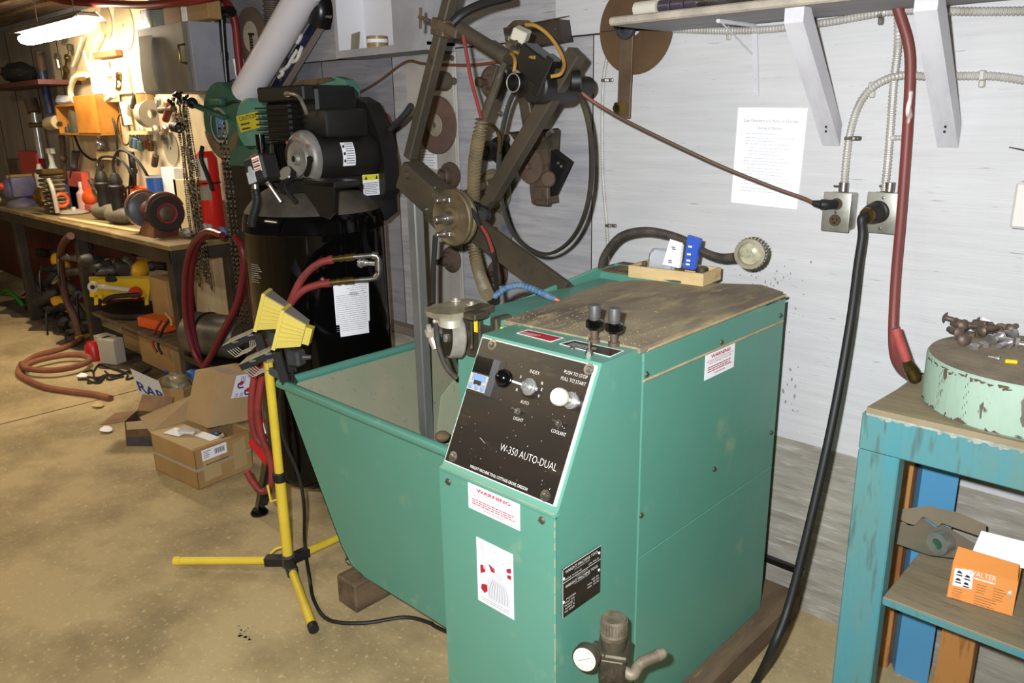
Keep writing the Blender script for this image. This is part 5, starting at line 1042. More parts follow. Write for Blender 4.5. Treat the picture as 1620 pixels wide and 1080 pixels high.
b = MB(); gg = cp(452, 275, .32); b.lathe([(0, -.022), (.026, -.022), (.03, -.018), (.03, .002), (.027, .006), (0, .004)], gg, V((.2, -.8, .6)), 28); b.tube([gg, gg + V((-.01, 0, -.05)), gg + V((.0, .03, -.1))], .009, 10); GA = part('pressure_gauge', b, K['black'], AC); b = MB(); b.lathe([(0, .0065), (.026, .006), (.026, .0045), (0, .0045)], gg, V((.2, -.8, .6)), 24); part('dial', b, mat('dusty_dial', '8a8270', .3), GA)
b = MB(); b.tube([sw(.02, -.01, -.045), sw(.02, 0, -.065), sw(.03, .02, -.12)], .0075, 10); b.cyl(sw(-.03, -.02, -.04), sw(-.035, -.02, -.06), .013, n=12); part('fittings', b, K['steel'], AC)
b = MB(); b.ribbed([sw(-.034, -.02, -.058), sw(-.042, -.02, -.1), sw(-.075, -.03, -.155), sw(-.085, -.03, -.175)], .0145, .0012, .008, 12); b.tube([MC + V((.05, -.02, -.06)), MC + V((.035, -.05, -.09)), MC + V((-.03, -.06, -.115)), MC + V((-.1, -.05, -.1)), sw(.01, 0, -.05)], .008, 10); part('wiring', b, K['rubber'], AC)
# safety decals
q = [CC + V((.168, .13 + dy, pz - z)) for dy, z in ((0, .112), (.095, .112), (.095, .0), (0, .0))]; 
P_ = [V((CC.x + .1665, CC.y + .12, pz - .075)), V((CC.x + .1665, CC.y + .2, pz - .075)), V((CC.x + .1665, CC.y + .2, pz + .003)), V((CC.x + .1665, CC.y + .12, pz + .003))]
LB = decal(P_, 0, 'safety_label', AC); b = MB(); b.box(P_[3] + V((.001, .001, -.02)), P_[2] + V((.0016, -.001, -.001))); part('yellow_band', b, mat('label_yellow', 'e2d41e', .5), LB)
b = MB(); b.lines(P_[0] + V((.0012, .005, .045)), Y, Z, .07, 7, .0065, .0025, 3, .2); b.add([P_[3] + V((.0018, .008, -.018)), P_[3] + V((.0018, .022, -.018)), P_[3] + V((.0018, .015, -.004))], [[0, 1, 2]]); b.add([P_[3] + V((.0018, .058, -.018)), P_[3] + V((.0018, .072, -.018)), P_[3] + V((.0018, .065, -.004))], [[0, 1, 2]]); part('print', b, K['inkdark'], LB)
def wrap(px0, px1, pya, pyb, m, name, parent, lift=.0012, lab=None):
    """patch wrapped on the tank between two pixel columns and rows"""
    def hit(px, py):
        d = _rt * ((px - 810) / F_PX) - _up * ((py - 540) / F_PX) + _fw; o = CAM - CC
        A = d.x ** 2 + d.y ** 2; B_ = o.x * d.x + o.y * d.y; C_ = o.x ** 2 + o.y ** 2 - (TR + lift) ** 2; t = (-B_ - math.sqrt(max(0, B_ * B_ - A * C_))) / A; return CAM + d * t
    b = MB(); n = 8
    for k in range(n + 1):
        t = k / n; px = px0[0] + (px1[0] - px0[0]) * t; pxb = px0[1] + (px1[1] - px0[1]) * t
        b.v += [hit(px, pya[0] + (pya[1] - pya[0]) * t), hit(pxb, pyb[0] + (pyb[1] - pyb[0]) * t)]
    for k in range(n): b.f.append([2 * k, 2 * k + 1, 2 * k + 3, 2 * k + 2]); b.m.append(0)
    p = part(name, b, m, parent, lab); return p, hit
SH, hit = wrap((527, 532), (583, 585), (452, 443), (514, 507), K['paper'], 'spec_sheet', AC, lab='white paper specification sheet')
wrap((537, 539), (583, 584), (513, 507), (533, 526), K['paper'], 'sheet_tail', SH)
b = MB(); rn = random.Random(3)
for k in range(22):
    y0 = 456 + k * 3.3; x = 531 + (k * .08)
    while x < 578:
        L = min(rn.uniform(3, 14), 580 - x)
        if k > 3 or x > 548:
            p, q_ = hit(x, y0 - (x - 531) * .14), hit(x + L, y0 - (x + L - 531) * .14); o_ = (p - CC); o_.z = 0; o_.normalize()
            b.add([p + o_ * .0008, q_ + o_ * .0008, q_ + o_ * .0008 + Z * .0016, p + o_ * .0008 + Z * .0016], [[0, 1, 2, 3]])
        x += L + 1
for k in range(9):
    p, q_ = hit(553 + k * 1.6, 467), hit(553.9 + k * 1.6, 467); o_ = (p - CC); o_.z = 0; o_.normalize(); b.add([p + o_ * .001, q_ + o_ * .001, q_ + o_ * .001 + Z * .012, p + o_ * .001 + Z * .012], [[0, 1, 2, 3]])
part('print', b, K['ink'], SH)
b = MB()
for k in range(9):
    p, q_ = hit(398, 418 + k * 3.4), hit(409 + (k * 37 % 7), 420 + k * 3.4); o_ = (p - CC); o_.z = 0; o_.normalize(); b.add([p + o_ * .001, q_ + o_ * .001, q_ + o_ * .001 + Z * .002, p + o_ * .001 + Z * .002], [[0, 1, 2, 3]])
part('print', b, mat('pale_print', '9a9a96', .6), AC)
# outlet manifold
m0 = hit(570, 415); on = (m0 - CC); on.z = 0; on.normalize()
b = MB(); b.lathe([(0, 0), (.02, 0), (.02, .006), (.015, .007), (.015, .02), (.012, .022), (.012, .03), (.009, .03), (.009, .08), (0, .08)], m0 - on * .002, on * .8 + RH * .6, 16); part('manifold_nipple', b, K['chrome'], AC)
f = .07
def mp(px, py, o=f): return at(px, py, p=CC - NF * (.24 + o), n=NF)
b = MB(); b.tube([mp(560, 406), mp(585, 404), mp(593, 404), mp(598, 408), mp(599, 416), mp(599, 432), mp(597, 438), mp(588, 441), mp(560, 443)], .0085, 12, sub=4)
for q0, q1 in (((589, 403.5), (597, 405)), ((598.5, 411), (599, 427)), ((599, 433), (594, 440))): b.tube([mp(*q0), mp(*q1)], .0135, 12)
part('pipe_manifold', b, K['steel'], AC)
for (xa, ya), (xb, yb) in (((568, 405), (525, 410)), ((568, 442), (520, 447))):
    b = MB(); a_, c_ = mp(xa, ya), mp(xb, yb); d = c_ - a_
    for t0_, t1_, r in ((0, .2, .008), (.18, .5, .013), (.5, .62, .0105), (.62, .72, .013), (.72, 1, .0105)): b.tube([a_ + d * t0_, a_ + d * t1_], r, 12)
    part('coupling', b, K['brass'], AC)
# hoses from the compressor
hm = mat('worn_red_hose', '8e342d', .5, col2='6a2824', scale=9)
T = thing('air_hose', 'red rubber air hose from the upper brass coupling, looping down behind the work light', 'hose', mp(412, 780, 0))
b = MB(); b.tube([mp(527, 410), mp(508, 415), mp(490, 427), mp(474, 447), mp(462, 472), mp(450, 500), mp(436, 525), mp(418, 552), mp(406, 585), mp(399, 620), mp(398, 660), mp(404, 690), mp(416, 705)], .0135, 12)
b.tube([mp(527, 410), mp(520, 411.5)], .0155, 12); part('hose', b, hm, T)
T = thing('air_hose', 'red rubber air hose from the lower brass coupling, dropping to the floor past the cartons', 'hose', mp(420, 780, 0))
b = MB(); f2_ = .1
b.tube([mp(521, 447), mp(500, 451), mp(480, 459), mp(462, 477), mp(450, 498), mp(440, 525, f2_), mp(425, 560, f2_), mp(414, 600, f2_), mp(408, 650, f2_), mp(414, 690, f2_), mp(424, 715, f2_), mp(430, 740, f2_), mp(428, 768, f2_), mp(414, 777, f2_), mp(400, 762, f2_), mp(390, 745, f2_)], .0135, 12); b.tube([mp(523, 447), mp(513, 448.5)], .0155, 12)
b.cyl(mp(508, 440), mp(512, 443), .008, n=10); part('hose', b, hm, T)
b = MB(); b.prism([at(*q, p=CC + NF * .1 - NF * .4, n=NF) for q in ((417, 660), (392, 700), (420, 737), (424, 715))], NF * .004)
RP = thing('red_sheet', 'bright red triangular metal piece leaning behind the hoses', 'sheet metal', at(420, 735, p=CC - NF * .3, n=NF)); part('plate', b, K['redpaint'], RP)
b = MB(); b.prism([at(*q, p=CC - NF * .31, n=NF) for q in ((408, 678), (416, 668), (421, 685), (412, 690))], NF * .002); part('label', b, K['paper'], RP)
# ================================================================ work light stand
W0 = at(456, 886, z=.045); WT = at(424, 572, p=W0, n=NF)
W = thing('work_light', 'yellow tripod work light with two square halogen heads', 'work light', V((W0.x, W0.y, 0)))
bend = W0.lerp(WT, .44)
yt = mat('yellow_tube', 'e0c43c', .4, col2='d0b238', scale=6)
b = MB(); b.tube([W0 + Z * .01, bend], .0185, 18); b.tube([bend, WT], .0155, 18); part('pole', b, yt, W)
b = MB(); ud_ = (WT - W0).normalized(); b.lathe([(0, 0), (.021, 0), (.0225, .004), (.0225, .03), (.019, .034), (0, .034)], bend - ud_ * .017, ud_, 20)
for i in range(12):
    t = i * math.pi / 6; u, w__, _ = frame(ud_); q = u * math.cos(t) + w__ * math.sin(t); b.bar(bend + q * .0225 - ud_ * .01, bend + q * .0225 + ud_ * .014, .005, .004, q)
part('collar', b, K['rubber'], W)
b = MB(); b.lathe([(0, -.02), (.024, -.02), (.026, 0), (.024, .025), (0, .025)], W0, ud_, 18); HUB = part('hub', b, K['plasticgrey'], W)
for q, z in (((281, 887), .03), ((495, 992), .02), ((545, 846), .03)):
    tip = at(*q, z=z); s = W0 + Z * .0; d = (tip - s).normalized(); b = MB(); b.tube([s + d * .07, tip], .0145, 16); LG = part('leg', b, yt, W)
    b = MB(); b.bar(s + d * .01, s + d * .085, .036, .034, Z, .004); part('leg_socket', b, K['rubber'], W)
    b = MB(); b.tube([tip - d * .012, tip + d * .012], .0165, 14); part('rubber_foot', b, K['rubber'] if q[1] != 887 else yt, LG)
for t_, s in ((.31, 1), (.06, -1)):
    p = W0.lerp(WT, t_ + .02); b = MB(); b.tube([p, p - RH * .04 - Z * .012, p - RH * (.045 if s > 0 else .06) + Z * (.05 if s > 0 else -.03)], .0045, 8, smooth=False); part('cord_hook', b, yt, W)
# heads
b = MB(); c0_ = at(425, 583, p=W0, n=NF); c1_ = at(458, 600, p=W0, n=NF); b.bar(c0_ - NF * -.06, c0_ + NF * -.0, .03, .03); b.bar(c0_, c1_, .03, .025, Z, .003); b.bar(c1_, c1_ + RH * .01 - Z * .02, .03, .03); part('crossbar', b, K['plasticgrey'], W)
def head(px, py, off):
    p0 = at(px, py, p=W0 - NF * off, n=NF)             # bottom of the flange, near corner
    U = (Z * .95 + RH * .32).normalized(); Nn = (U.cross(NF)).normalized()
    if Nn.dot(RH) > 0: Nn = -Nn
    Wd = NF * .09; hgt = .14
    H = thing_head = MB()
    fl = [p0, p0 + U * hgt, p0 + U * hgt + Wd, p0 + Wd]
    b = MB(); b.prism([f_ for f_ in fl], -Nn * .012); b.mi = 0
    ctr = sum(fl, V()) / 4
    inn = [ctr + (f_ - ctr) * .9 - Nn * .012 for f_ in fl]; bk = [ctr + (f_ - ctr) * .55 - Nn * .085 for f_ in fl]; bk2 = [ctr + (f_ - ctr) * .5 - Nn * .1 for f_ in fl]
    b.add(inn + bk, [[0, 1, 5, 4], [1, 2, 6, 5], [2, 3, 7, 6], [3, 0, 4, 7], [4, 5, 6, 7]])
    for k in range(5):
        t = .2 + k * .13; a_ = inn[0].lerp(inn[1], t); e_ = bk[0].lerp(bk[1], t); b.bar(a_ - NF * .003, e_ - NF * .003, .006, .006, U)
    b.prism([ctr + (f_ - ctr) * .42 - Nn * .086 for f_ in fl], -Nn * .022)
    HS = part('lamp_head', b, K['yellowpale'], W)
    b = MB(); q = [inn[1].lerp(inn[2], .0) + U * .001, inn[1].lerp(inn[2], 1) + U * .001, bk[2] + U * .001, bk[1] + U * .001]; b.prism(q, U * .003); part('top_fins', b, mat('grey_lamp_top', '8a8478', .5), HS)
    D0 = p0 - U * .004; dd = (-RH * .9 - Z * .38).normalized(); dn = dd.cross(NF).normalized()
    if dn.z > 0: dn = -dn
    b = MB(); b.prism([D0 + dd * .002, D0 + dd * .12, D0 + dd * .12 + Wd, D0 + dd * .002 + Wd], dn * .022); DR = part('glass_door', b, K['rubber'], HS)
    b = MB(); b.prism([D0 + dd * .004 - dn * .002, D0 + dd * .118 - dn * .002, D0 + dd * .118 + Wd - dn * .002, D0 + dd * .004 + Wd - dn * .002], dn * .002); part('glass', b, mat('dusty_lamp_glass', 'a39b84', .3), DR)
    for t in (.1, .6):
        b = MB(); b.box(D0 + dd * (.12 * t) - NF * .004 + dn * .002 - V((.008, .008, .004)), D0 + dd * (.12 * t) - NF * .002 + dn * .006 + V((.008, .008, .004)))
        part('clip', b, K['galv'], DR)
    for k in range(5):
        s_ = .008 + k * .0; o_ = Wd * (.06 + k * .2); b = MB(); b.tube([D0 + dn * .02 + dd * .025 + o_, D0 + dn * .055 + dd * .04 + o_, D0 + dn * .055 + dd * .1 + o_, D0 + dn * .02 + dd * .115 + o_], .002, 6, smooth=False); part('guard_wire', b, K['tin'], DR)
    b = MB()
    for t in (.055, .085): b.tube([D0 + dn * .056 + dd * t + Wd * .04, D0 + dn * .056 + dd * t + Wd * .9], .002, 6, smooth=False)
    part('guard_wire', b, K['tin'], DR)
    b = MB(); y0_ = p0 + Nn * -.02 - U * .002; b.bar(y0_ + NF * -.004, y0_ - Z * .1 + RH * .02 - NF * .004, .03, .02, NF, .002); b.bar(y0_ + Wd + RH * .01, y0_ + Wd - Z * .1 + RH * .02, .03, .01, NF, .002); part('yoke', b, K['rubber'], HS)
    b = MB(); jb = p0 - Nn * .075 - U * .02 + NF * .05; b.obox(jb, (.05, .05, .055), M.Rotation(.4, 3, 'Z'), .008); b.cyl(jb + RH * .02, jb + RH * .05, .011, .007, 10); part('wiring_box', b, K['plasticgrey'], HS)
head(429, 553, .03); head(400, 524, -.13)
b = MB(); b.tube([at(462, 585, p=W0, n=NF), at(461, 605, p=W0 - NF * .03, n=NF), at(450, 609, p=W0 - NF * .04, n=NF), at(446, 600, p=W0 - NF * .03, n=NF), at(443, 640, p=W0 + NF * .03, n=NF), at(448, 690, p=W0 + NF * .03, n=NF), at(472, 750, p=W0 + NF * .03, n=NF), at(481, 800, p=W0 + NF * .02, n=NF), at(482, 860, z=.06), at(490, 915, z=.008), at(497, 950, z=.008), at(520, 980, z=.008), at(575, 985, z=.008), at(640, 976, z=.008), at(680, 985, z=.008), at(700, 996, z=.008), V((-1.3, -.8, .008))], .0062, 8); part('cable', b, K['rubber'], W)
# ================================================================ cartons by the bench
g_ = .003
def carton_frame(pF, pL, pR): 
    F_, L_, R_ = at(*pF, z=0), at(*pL, z=0), at(*pR, z=0); return F_, L_ - F_, R_ - F_
F_, vl, vr = carton_frame((315, 775), (247, 743), (390, 735)); vr = vr - vl * (vr.dot(vl) / vl.length_squared); Hc = .185
nl, nr = vl.normalized(), vr.normalized()
T = CA = thing('carton', 'open brown cardboard carton with a barcode label on the floor in front of the bench', 'cardboard box', F_ + (vl + vr) / 2)
b = MB(); t_ = .004
b.prism([F_, F_ + vl, F_ + vl + Z * Hc, F_ + Z * Hc], nr * t_); b.prism([F_, F_ + vr, F_ + vr + Z * Hc, F_ + Z * Hc], nl * t_); b.prism([F_ + vl, F_ + vl + vr, F_ + vl + vr + Z * Hc, F_ + vl + Z * Hc], -nl * t_); b.prism([F_ + vr, F_ + vr + vl, F_ + vr + vl + Z * Hc, F_ + vr + Z * Hc], -nr * t_)
b.prism([F_ + Z * .001, F_ + vl + Z * .001, F_ + vl + vr + Z * .001, F_ + vr + Z * .001], Z * .003); part('box', b, K['card'], CA)
tp_ = Z * Hc
b = MB(); b.prism([F_ + vl + tp_, F_ + vl + vr + tp_, F_ + vl + vr * .98 + tp_ + nl * .05 + Z * .1, F_ + vl + vr * .02 + tp_ + nl * .09 + Z * .055], nl * .003); part('flap', b, K['cardlight'], CA)
b = MB(); b.prism([F_ + tp_, F_ + vl + tp_, F_ + vl + tp_ + vr * .55 - Z * .004 , F_ + tp_ + vr * .5 + Z * .004], Z * .003); part('flap', b, mat('pale_flap', 'b49a6c', .7), CA)
b = MB(); b.prism([F_ + tp_ + nl * .02, F_ + vr + tp_ + nl * .02, F_ + vr + tp_ + nl * -.04 + Z * .012, F_ + vr * .05 + tp_ - nl * .02 + Z * .006], Z * .003); part('flap', b, K['card'], CA)
b = MB(); b.prism([F_ - nr * .0008 + Z * .085, F_ + vl - nr * .0008 + Z * .085, F_ + vl - nr * .0008 + Z * .097, F_ - nr * .0008 + Z * .097], nr * .0005); b.prism([F_ - nl * .0008 + Z * .085, F_ + vr - nl * .0008 + Z * .085, F_ + vr - nl * .0008 + Z * .097, F_ - nl * .0008 + Z * .097], nl * .0005); part('tape', b, mat('silver_tape', 'a79c8e', .25), CA)
b = MB()
for u0, u1 in ((.12, .42), (.66, .9)): b.prism([F_ + vr * u0 - nl * .0012 + Z * .025, F_ + vr * u1 - nl * .0012 + Z * .03, F_ + vr * u1 - nl * .0012 + Z * .17, F_ + vr * u0 - nl * .0012 + Z * .15], nl * .0005)
part('clear_tape', b, K['tape'], CA)
b = MB(); L0 = F_ + vr * .12 - nl * .0018 + Z * .125; lx = vr * .44; b.prism([L0, L0 + lx, L0 + lx + Z * .05, L0 + Z * .05], nl * .0005); LB = part('shipping_label', b, K['paper'], CA)
b = MB()
for k in range(13): b.box(L0 + lx * (.5 + k * .032) - nl * .001 + Z * .014, L0 + lx * (.5 + k * .032 + (.018 if k % 3 else .01)) - nl * .0015 + Z * .038)
b.lines(L0 + lx * .06 - nl * .0012 + Z * .038, nr, Z, lx.length * .35, 4, .009, .003, 3, .5); part('print', b, K['inkdark'], LB)
b = MB(); b.lines(F_ + vr * .17 - nl * .0022 + Z * .1, nr, (Z + nl * 0), .12, 1, .01, .004, 6, .1); part('scrawl', b, K['inkdark'], CA)
# things in the carton
c = F_ + vl * .7 + vr * .25 + tp_ + Z * .004
for dx, dy, w__, h__, a_, lab in ((0, 0, .1, .07, .3, 'white paper slip lying on the open carton flap near its back corner'), (-.16, .05, .12, .05, .15, 'white paper slip lying along the near flap edge of the open carton')):
    b = MB(); b.obox(c + nl * dx + nr * dy + Z * .003, (w__, h__, .0012), M.Rotation(a_, 3, 'Z')); single('paper_slip', b, K['paper'], lab, 'paper')
b = MB(); b.obox(c + V((.05, .03, .014)), (.08, .05, .012), M.Rotation(.6, 3, 'Z'), .004); crumple(b, .006, 3); single('plastic_wrap', b, K['bag'], 'crumpled clear wrap on the open carton', 'plastic')
rn = random.Random(5)
for k in range(6):
    b = MB(); p = F_ + vl * (.25 + .08 * (k % 3)) + vr * (.62 + .05 * (k // 3)) + Z * (Hc - .025); ax = V((rn.uniform(-1, 1), rn.uniform(-1, 1), .3)).normalized(); b.tube([p - ax * .035, p + ax * .035], .013, 10); single('metal_cylinder', b, [K['steel'], K['black'], K['bluep']][k % 3], 'small metal cylinder inside the open carton', 'cylinder', 'cylinders inside the open carton')
# second carton tipped on the first
Q = at(330, 687, p=F_ + vl * .3 + vr * .75, n=NF); Q.z = max(Q.z, Hc + .012)
ux_ = (RH * .96 + NF * .28).normalized(); uy_ = V((-ux_.y, ux_.x, 0)); upv = (Z * .97 + RH * .16 + NF * .12).normalized()
def bp_(a, c_, e_): return Q + ux_ * a + uy_ * c_ + upv * e_
T = CB = thing('carton', 'brown carton with a red and blue taped label, standing tipped on the open carton', 'cardboard box', Q)
lf = at(293, 660, p=Q + NF * .12, n=NF) - Q; lf.z = .03
top_ = at(345, 597, p=Q + NF * .05, n=NF) - Q; rgt = at(398, 690, p=Q + NF * .1, n=NF) - Q; rgt.z = -.0
lf = -RH * .15 + NF * .12
pts8 = [Q, Q + rgt, Q + rgt + lf, Q + lf]
b = MB(); P8 = pts8 + [p + top_ for p in pts8]; b.add(P8, [[0, 1, 2, 3], [4, 5, 6, 7], [0, 1, 5, 4], [1, 2, 6, 5], [2, 3, 7, 6], [3, 0, 4, 7]]); part('box', b, K['cardlight'], CB)
fn_ = rgt.cross(top_).normalized(); 
if fn_.dot(NF) > 0: fn_ = -fn_
def cbp(u, v, l=.001): return Q + rgt * u + top_ * v + fn_ * l
b = MB(); b.prism([cbp(.42, .52), cbp(.9, .5), cbp(.92, .97), cbp(.44, .97)], fn_ * .0005); LB = part('taped_label', b, mat('lavender_label', 'd5d2dc', .4), CB)
b = MB(); xd, yd = rgt.normalized(), top_.normalized()
for u, v in ((.6, .8), (.8, .64)): b.add([cbp(u, v, .002) + (xd * math.cos(k * .7) + yd * math.sin(k * .7)) * .011 for k in range(9)], [list(range(9))])
part('red_dots', b, K['inkred'], LB)
b = MB()
for u, v in ((.53, .78), (.73, .62)): b.tube([cbp(u, v + .03, .002), cbp(u + .02, v - .06, .002), cbp(u + .14, v - .07, .002)], .004, 6)
b.text('MOD', cbp(.86, .9, .002), -yd, xd, .013, .03); b.text('RE', cbp(.62, .6, .002), -yd, xd, .014, .02); b.text('PL', cbp(.5, .6, .002), -yd, xd, .014, .02); b.lines(cbp(.66, .94, .002), -yd, xd, .04, 3, .008, .003, 4, .3); part('print', b, K['inkblue'], LB)
b = MB(); b.prism([Q + top_ + rgt * .3 + upv * .001, Q + top_ + rgt * .55 + upv * .001, Q + top_ + rgt * .55 + lf * .9 + upv * .001, Q + top_ + rgt * .3 + lf * .9 + upv * .001], upv * .001); part('tape', b, mat('torn_tape', '9c9184', .3), CB)
# small crumpled carton
F2 = at(200, 705, z=.002); l2, r2 = at(160, 668, z=0) - at(200, 700, z=0), at(240, 700, z=0) - at(200, 705, z=0); l2.z = r2.z = 0
d2 = V((.75, .62, 0)).normalized() * .15; e2_ = V((-.62, .7, 0)).normalized() * .15
T = thing('carton', 'small crushed stained carton on the floor left of the open carton', 'cardboard box', F2)
b = MB(); hh = .13
def wob(p, s): 
    r_ = random.Random(s); return p + V((r_.uniform(-.012, .012), r_.uniform(-.012, .012), r_.uniform(-.012, .012)))
B4 = [F2, F2 + d2, F2 + d2 + e2_, F2 + e2_]; T4 = [wob(p + Z * hh, i) for i, p in enumerate(B4)]; M4 = [p.lerp(q, .38) for p, q in zip(B4, T4)]
b.add(B4 + M4, [[0, 1, 5, 4], [1, 2, 6, 5], [2, 3, 7, 6], [3, 0, 4, 7], [0, 1, 2, 3]]); b.mi = 1; b.add(M4 + T4, [[0, 1, 5, 4], [1, 2, 6, 5], [2, 3, 7, 6], [3, 0, 4, 7]]); part('box', b, [mat('oily_tape_card', '47464a', .35, col2='2c2a2a', scale=9), K['carddark']], T)
b = MB(); s = (T4[0] - Z * .006).lerp(T4[1], .08); b.prism([B4[0].lerp(T4[0], .68) + (B4[1] - B4[0]) * .06 - e2_ * .01, B4[1].lerp(T4[1], .68) - (B4[1] - B4[0]) * .06 - e2_ * .01, T4[1] - (B4[1] - B4[0]) * .06 - e2_ * .01, T4[0] + (B4[1] - B4[0]) * .06 - e2_ * .01], e2_ * .005); part('label', b, mat('stained_label', 'b59a74', .7), T)
for i, (a_, c_, o_) in enumerate(((3, 0, -d2 * .85 - Z * .02), (2, 3, e2_ * .5 + Z * .05), (1, 2, d2 * .35 + Z * .03))):
    b = MB(); b.prism([T4[a_], T4[c_], wob(T4[c_] + o_, 10 + i), wob(T4[a_] + o_, 20 + i)], Z * .003); part('flap', b, mat('worn_card_flap', '8a6a48', .85, col2='6f5338', scale=6), T)
# lettered carton behind
F3 = at(232, 655, z=.001); d3 = V((.8, .45, 0)).normalized() * .26; e3 = V((-.5, .85, 0)).normalized() * .2
T = thing('carton', 'brown carton with white open flaps and bold dark letters under the bench corner', 'cardboard box', F3)
b = MB(); hh = .16
for a_, c_, n_ in ((F3, d3, e3), (F3, e3, d3), (F3 + e3, d3, -e3), (F3 + d3, e3, -d3)): b.prism([a_, a_ + c_, a_ + c_ + Z * hh, a_ + Z * hh], n_.normalized() * .003)
b.prism([F3, F3 + d3, F3 + d3 + e3, F3 + e3], Z * .003); part('box', b, K['card'], T)
q = [at(255, 632, p=F3, n=NF), at(205, 585, p=F3 + NF * .02, n=NF)]
fA, fC, fD = at(227, 638, p=F3 - NF * .12, n=NF), at(251, 603, p=F3 - NF * .07, n=NF), at(206, 583, p=F3 - NF * .07, n=NF); fB = fA + (fC - fD)
b = MB(); b.prism([fA, fB, fC, fD], NF * .003); FL = part('flap', b, mat('greyish_white_card', 'bdb6aa', .7), T, 'white flap with bold letters')
b = MB(); xd = (fC - fD).normalized(); yd_ = (fD - fA).normalized(); b.text('RAB', fD.lerp(fA, .6) + (fC - fD) * .04 + (fC - fD).cross(fA - fD).normalized() * (.0015 if (fC - fD).cross(fA - fD).dot(NF) < 0 else -.0015), xd, yd_, .055, (fC - fD).length * .95, thin=.03); part('lettering', b, K['inkblue'], FL)
b = MB(); b.prism([at(264, 630, p=F3 + NF * .05, n=NF), at(285, 622, p=F3 + NF * .05, n=NF), at(293, 606, p=F3 + NF * .09, n=NF), at(262, 617, p=F3 + NF * .09, n=NF)], NF * .002); b.mi = 1; b.tube([at(269, 628, p=F3 + NF * .048, n=NF), at(272, 620, p=F3 + NF * .068, n=NF), at(283, 615, p=F3 + NF * .07, n=NF)], .004, 6); part('flap', b, [mat('white_card_flap', 'cfcac0', .7), K['inkblue']], T)
b = MB(); c = F3 + d3 * .55 + e3 * .5 + Z * (hh - .02); b.sphere(c, .1, (1, .8, .75), 16); crumple(b, .008, 9); b.mi = 1
b2 = [at(262, 588, p=F3 + NF * .03, n=NF), at(266, 600, p=F3 + NF * .03, n=NF), at(268, 612, p=F3 + NF * .03, n=NF)]
for p in b2: b.sphere(p, .022, (1.3, .4, .6), 8)
single('plastic_bag', b, [mat('greyish_bag', '8d8468', .3, alpha=.6), K['inkblue']], 'cloudy plastic bag with blue print stuffed in the lettered carton', 'bag')
b = MB(); p = at(282, 590, z=.3); b.obox(F3 + d3 * .8 + e3 * .85 + Z * .19, (.08, .05, .05), M.Rotation(.4, 3, 'X'), .01); crumple(b, .006, 5); single('blue_scrap', b, K['bluep'], 'blue plastic piece lying behind the lettered carton', 'plastic piece')
# ================================================================ workbench
BXR, BYF, BZ = -4.33, -.42, .90
B = thing('workbench', 'long dark steel workbench with a worn board top along the back wall', 'workbench', (-6, -.2, 0))
bt = mat('worn_tan_bench_top', '8a744c', .7, col2='6b5a3c', scale=3, dirt='b19a6a', dscale=10, damt=(.58, .75), stretch=(.5, 2, 1))
b = MB(); b.box((-9.6, BYF, BZ - .03), (BXR, -.015, BZ), .004); part('top', b, bt, B)
dk = mat('dark_grimy_steel_frame', '2e2820', .55, .3, col2='443a2c', scale=6)
b = MB(); b.box((-9.6, BYF + .002, BZ - .10), (BXR, BYF + .02, BZ - .032)); b.box((BXR - .02, BYF, BZ - .1), (BXR - .001, -.02, BZ - .032)); part('apron', b, dk, B)
for x0 in (BXR - .075, -5.87, -7.25, -8.6):
    b = MB(); b.box((x0, BYF, 0), (x0 + .07, BYF + .07, BZ - .032), .003); part('leg', b, dk, B)
b = MB(); b.box((BXR - .08, -.09, 0), (BXR - .01, -.02, BZ - .032), .003); part('leg', b, dk, B)
b = MB(); b.box((-5.8, BYF + .02, .27), (BXR - .01, -.02, .29)); part('lower_shelf', b, K['wooddark'], B)
b = MB(); b.box((-9.6, -.06, .1), (-5.85, -.03, .86)); single('tool_chest', b, K['reddark'], 'dark red metal chest panel standing under the far end of the workbench', 'tool chest')
b = MB(); b.obox((-8.6, -.75, .42), (.5, .45, .84), None, .01); single('red_cabinet', b, mat('very_dark_red', '3a1210', .5, col2='2a0c0c'), 'dark red cabinet at the far left edge of the photo', 'cabinet')
def on_(px, py, z=BZ + .001): return at(px, py, z=z)
# vise
c = on_(36, 326); c.y = max(c.y, -.36); T = thing('bench_vise', 'big blue-violet bench vise at the far end of the workbench', 'vise', c)
b = MB(); b.lathe([(0, 0), (.11, 0), (.11, .03), (.07, .06), (.07, .12), (0, .12)], c, Z, 24); b.box(c + V((-.1, -.08, .1)), c + V((.03, .1, .2)), .02, None, 2); b.box(c + V((.03, -.08, .08)), c + V((.1, .1, .24)), .02, None, 2); b.sphere(c + V((-.02, -.02, .14)), .115, (1, .9, .9), 16); part('body', b, K['purple'], T)
b = MB(); b.box(c + V((-.07, -.07, .2)), c + V((-.03, .09, .25)), .004); b.box(c + V((.04, -.07, .22)), c + V((.08, .09, .26)), .004); part('jaw', b, mat('tan_worn_jaw', '8a7048', .5), T)
b = MB(); b.cyl(c + V((.0, -.115, .17)), c + V((0, -.14, .17)), .03, n=16); part('button', b, mat('red_orange_knob', 'c8402a', .4), T)
b = MB(); b.cyl(c + V((-.12, -.12, .06)), c + V((-.12, -.24, .06)), .025, n=14); b.cyl(c + V((-.12, -.22, .09)), c + V((-.1, -.22, -.22)), .009, n=8); b.sphere(c + V((-.1, -.22, -.22)), .014); part('screw_handle', b, K['chrome'], T)
